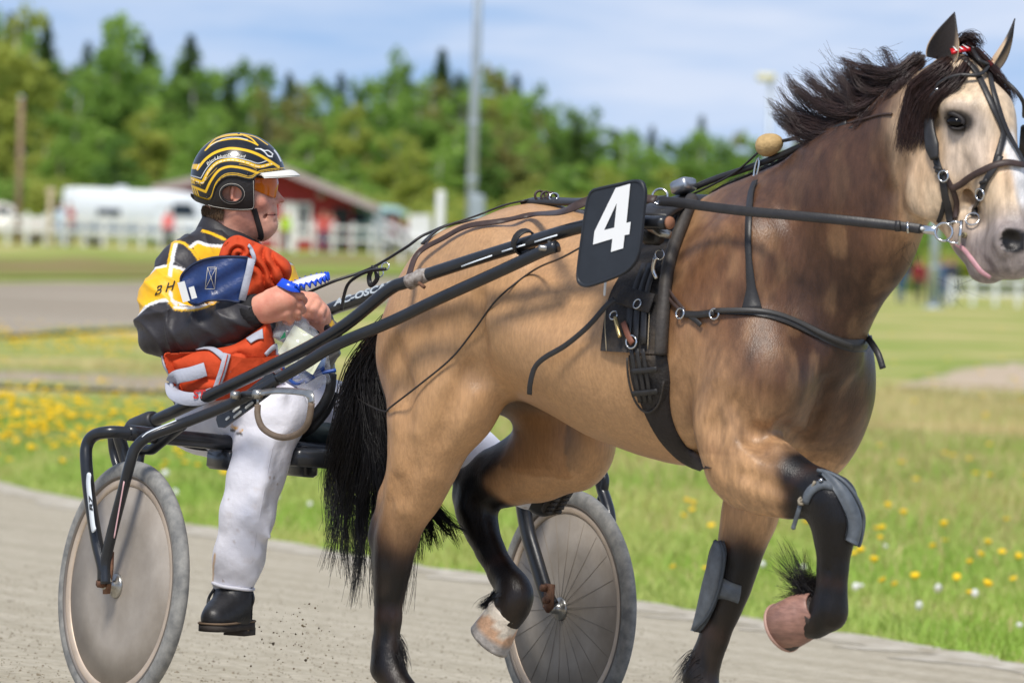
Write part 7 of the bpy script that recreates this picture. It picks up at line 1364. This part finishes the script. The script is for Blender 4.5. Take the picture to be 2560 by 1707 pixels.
def dep_up(x_, y_):
    w_ = nz2(x_, y_, .022, 41)*4.5; sw = np.hypot(x_-553, (y_-584)*1.1); kn = smoothstep(42, 22, sw); u1 = (x_-.42*(y_-560)+.0027*(y_-600)**2)/12+w_*1.4; u2 = sw/7.0+np.arctan2(y_-584, x_-553)*1.0+w_*.5; return -.235-.024*(rdg(u1, .6)*(1-kn)+rdg(u2, .6)*kn)+.010*nz2(x_, y_, .05, 44)
vv_, ff_, v1, fc = draped([(503,600),(508,570),(522,550),(545,540),(575,551),(610,566),(640,583),(662,600),(670,622),(662,645),(640,662),(612,680),(580,690),(560,690),(556,640),(530,606)], dep_up)
rob(rug, RO, 'folded_cloth', (vv_, ff_), m_or); UH = Hit(v1, fc)
def dep_lap(x_, y_):
    w_ = nz2(x_, y_, .022, 43)*4; u1 = (y_+.38*x_)/30+w_; return -.225-.018*rdg(u1, .6)-.10*smoothstep(380, 520, x_)+.02*smoothstep(560, 660, x_)
vv_, ff_, v1, fc = draped([(375,815),(410,808),(470,803),(540,790),(590,752),(615,735),(628,775),(640,820),(655,865),(630,880),(560,905),(500,920),(440,925),(400,890)], dep_lap, rnd=.06)
lap = rob(rug, RO, 'lap_fold', (vv_, ff_), m_or); LH = Hit(v1, fc)
def trim(pts, w, par, HH_, lift=.004, m=m_gbind): o, n = HH_.laid(pts, lift, 5, 3); return rob(rug, RO, 'binding', strap(o, w, .004, n), m, par)
trim([(372,815),(380,838),(392,858),(410,872)], .016, lap, LH); trim([(455,806),(485,804),(510,818),(522,838),(526,856)], .017, lap, LH, .006); trim([(572,786),(588,776),(604,768)], .030, lap, LH, .005); trim([(608,815),(622,800),(634,795)], .014, lap, LH); trim([(612,835),(632,850),(648,862)], .018, lap, LH)
fl_ = [(500,905,-.400),(512,868,-.408),(525,815,-.415),(560,822,-.418),(600,822,-.415),(640,815,-.400),(625,845,-.402),(580,872,-.402),(530,895,-.400)]; fv = [dp(*q) for q in fl_]; fv2 = [q+np.array([0,.005,0]) for q in fv]; n = len(fv); flp = rob(rug, RO, 'flap', (fv+fv2, [list(range(n)), list(range(2*n-1,n-1,-1))]+[[i,(i+1)%n,(i+1)%n+n,i+n] for i in range(n)]), m_or, smooth=False); rob(rug, RO, 'flap_binding', strap(np.array([dp(488,915,-.404),dp(500,885,-.412),dp(512,850,-.420),dp(522,812,-.424)]), .020, .005, (.2,-1,.1)), m_gbind, flp); rob(rug, RO, 'red_piping', tube([dp(490,915,-.408),dp(502,885,-.416),dp(514,850,-.424),dp(523,814,-.428)], .0012, 4), m_or, flp)
o, n = UH.laid([(568,566),(582,582),(586,600)], .006, 4); rob(rug, RO, 'binding', strap(o, .012, .004, n), m_gbind)
el = [dp(396,880,-.30), dp(405,866,-.34), dp(440,858,-.37), dp(472,848,-.38)]; rob(rug, RO, 'elastic_band', strap(spline(np.array(el), 6), .038, .003, (.15,-1,.25)), m_gbind); el = spline(np.array([dp(394,880,-.30), dp(398,902,-.335), dp(420,914,-.38), dp(455,916,-.405), dp(490,905,-.41)]), 6); ebl = rob(rug, RO, 'elastic_band', strap(el, .036, .003, (.15,-1,.1)), m_gbind)
tv_, tf_ = text_mesh('ST', .030, 0, bold=.0012); rob(rug, RO, 'lettering', ([dp(458,906,-.411)+np.array([a*1.0, a*-.25, c_+.10*a]) for a, c_, _ in tv_], tf_), mat('red_print', lin((196,48,44)), .6), ebl, smooth=False); rob(rug, RO, 'keeper', tube([dp(393,866,-.305), dp(396,915,-.325)], .006, 6, flat=.5), m_gbind, ebl)
# navy lining panel with quilted cross and labels
nv = empty('rug_lining', DRV, dp(500,640,-.34), 'navy blue quilted rug panel tucked under the driver arm', 'rug'); NO = dp(500,640,-.34)
ol = spline(np.array([(415,640),(428,620),(452,603),(490,592),(530,590),(573,594),(568,620),(560,655),(553,692),(520,690),(480,690),(450,700),(432,690),(420,665)], float), 4, True)
gx = np.linspace(0, 1, 26); cen = ol.mean(0); rows = []
for s in np.linspace(0, 1, 12):
    for q in ol: p_ = cen+(q-cen)*s; y_ = -.335-.030*math.cos((p_[0]-500)/95)-.010*math.sin((p_[0]-470)/14)*(p_[0] < 490)*.5+.004*math.sin(p_[1]/9+p_[0]/17); rows.append(dp(p_[0], p_[1], y_))
n = len(ol); f = [[i*n+j, i*n+(j+1) % n, (i+1)*n+(j+1) % n, (i+1)*n+j] for i in range(11) for j in range(n)]; pan = rob(nv, NO, 'panel', (np.vstack([rows, np.array(rows)+np.array([0,.006,0])]), f+[[a+12*n for a in q][::-1] for q in f]), m_navy)
edge_ = np.array(rows).reshape(12, n, 3)[-1]; rob(nv, NO, 'piping', tube(edge_, .0035, 6, closed=True), mat('navy_edge', lin((26,36,62)), .6), pan); P3 = lambda px, py, dz=-.004: dp(px, py, -.335-.030*math.cos((px-500)/95)-.004+dz); rob(nv, NO, 'edge_binding', strap(np.array([P3(578,594), P3(573,620), P3(565,652), P3(556,690)]), .020, .005, (.1,-1,.05)), m_gbind, pan)
for a, c_ in (((477,614),(497,614)),((497,614),(493,664)),((493,664),(471,664)),((471,664),(477,614)),((477,614),(493,664)),((497,614),(471,664))): rob(nv, NO, 'stitching', tube([P3(*a), P3((a[0]+c_[0])/2,(a[1]+c_[1])/2), P3(*c_)], .0008, 4), MATS['thread'], pan)
for px, py, sx_, sy_ in ((422,670,.020,.054),(443,672,.015,.032)): rob(nv, NO, 'label', plate([(-sx_/2,-sy_/2),(sx_/2,-sy_/2),(sx_/2,sy_/2),(-sx_/2,sy_/2)], .0015, P3(px, py, -.018), np.array([.93,-.2,.28]), np.array([-.30,0,.95])), m_white, pan, smooth=False)
# rosette ribbon
ro = empty('rosette', DRV, dp(700,648,-.37), 'blue and white prize rosette held in the driver right hand', 'rosette'); QO = dp(700,648,-.37); ra, rb = dp(668,662,-.385), dp(752,632,-.33); cx_ = (ra+rb)/2; ux = (rb-ra)/2; lx_ = np.linalg.norm(ux); uy = np.array([-.10,.50,.045]); uy -= (uy@ux)*ux/(lx_**2); uy = uy/np.linalg.norm(uy)*lx_; nrm_v = np.cross(ux, uy); nrm_v /= np.linalg.norm(nrm_v)
if nrm_v[2] < 0: nrm_v = -nrm_v
rob(ro, QO, 'centre_disc', lathe([(0,.010),(lx_*.80,.009),(lx_*.84,.004),(lx_*.80,0),(0,0)], 36, cx_, nrm_v), mat('card_white', lin((236,236,238)), .5)); t = np.linspace(0, 2*math.pi, 180); v = []
for r0_, h0 in ((.82,0),(.96,-.004),(.98,.004),(.84,.006)):
    for a in t: w_ = .007*math.sin(a*22); v.append(cx_+(ux*math.cos(a)+uy*math.sin(a))*(r0_+.02*math.sin(a*22+1.2)*(r0_ > .9))+nrm_v*(h0+(w_ if r0_ > .9 else w_*.3)))
rob(ro, QO, 'ruffle', (v, grid_faces(4, 180)), m_blue); rob(ro, QO, 'ribbon', strap(spline(np.array([dp(690,662,-.392), dp(672,660,-.396), dp(656,653,-.392), dp(642,647,-.375)]), 5), .026, .002, (-.1,-.9,.4)), m_blue)
# bag with a card in it
bag = empty('plastic_bag', DRV, dp(680,800,-.32), 'crumpled clear plastic bag with a pale card hanging from the driver hands', 'bag'); BO = dp(680,800,-.32)
b = grid_for(np.array([dp(610,730,-.40), dp(770,880,-.22)]), .03, .0055); b.chain([(*dp(660,735,-.33),.026),(*dp(672,765,-.325),.048),(*dp(690,810,-.315),.060),(*dp(715,855,-.30),.052)], .04, .7); P, Fq = b.mesh(1); Fq = orient(P, Fq); N = vnormals(P, Fq); P = P+N*(.022*(np.abs(vnoise(P, 26, 21)-.5)*2-.4)+.010*(vnoise(P, 60, 22)-.5))[:, None]; m_bag = mat('clear_plastic', lin((235,238,240)), .12, spec=.9, alpha=.26, coat=.6); rob(bag, BO, 'film', (P, Fq), m_bag, smooth=False)
ca, cb_ = np.array([.82,-.1,-.48]), np.array([.46,-.05,.84]); ca /= np.linalg.norm(ca); cd = rob(bag, BO, 'card', plate([(-.055,-.045),(.055,-.045),(.055,.045),(-.055,.045)], .002, dp(697,803,-.352), ca, cb_), mat('card_cream', lin((232,236,206)), .7), smooth=False); tv_, tf_ = text_mesh('Lopp 6', .018, .1); rob(bag, BO, 'lettering', ([dp(690,812,-.3555)+ca*(a*.55+c_*.85)*0+ (cb_*a*.9-ca*c_*.9)*1.0 for a, c_, _ in tv_], tf_), mat('pen', lin((60,60,70)), .8), cd, smooth=False); rob(bag, BO, 'leaf_print', plate([(-.005,-.014),(.006,0),(-.004,.014)], .001, dp(652,772,-.375), ca, cb_), mat('green_print', lin((20,110,70)), .6), cd, smooth=False)
for pts in ([(632,790),(640,830),(655,860),(678,880),(700,872),(745,845)], [(640,820),(660,862),(690,868)], [(700,878),(735,858),(772,850)]): rob(bag, BO, 'blue_edge', tube(spline(np.array([dp(a, c_, -.33) for a, c_ in pts]), 5), .0052, 6), mat('blue_piping', lin((38,78,156)), .4), smooth=True)
rob(bag, BO, 'blue_cloth', (lambda q: (q[0], q[1]))((np.array([dp(690+x_*12-y_*2, 830+y_*14-x_*3, -.31+.01*math.sin(x_*2)) for x_ in range(6) for y_ in range(4)]), grid_faces(6, 4))), mat('pale_blue_cloth', lin((120,150,200)), .6))
# lap straps seen below the bag
lsp = empty('lap_strap', DRV, dp(740,930,-.2), 'broad black strap hanging over the driver left thigh', 'strap'); LO = dp(740,930,-.2); rob(lsp, LO, 'band', strap(spline(np.array([dp(762,858,-.20), dp(757,900,-.21), dp(735,940,-.22), dp(700,968,-.22), dp(672,980,-.20)]), 6), .028, .004, (.2,-1,.2)), m_lea); rob(lsp, LO, 'band', strap(spline(np.array([dp(770,900,-.18), dp(750,945,-.19), dp(715,985,-.19), dp(690,1000,-.17)]), 6), .022, .004, (.2,-1,.2)), m_lea)
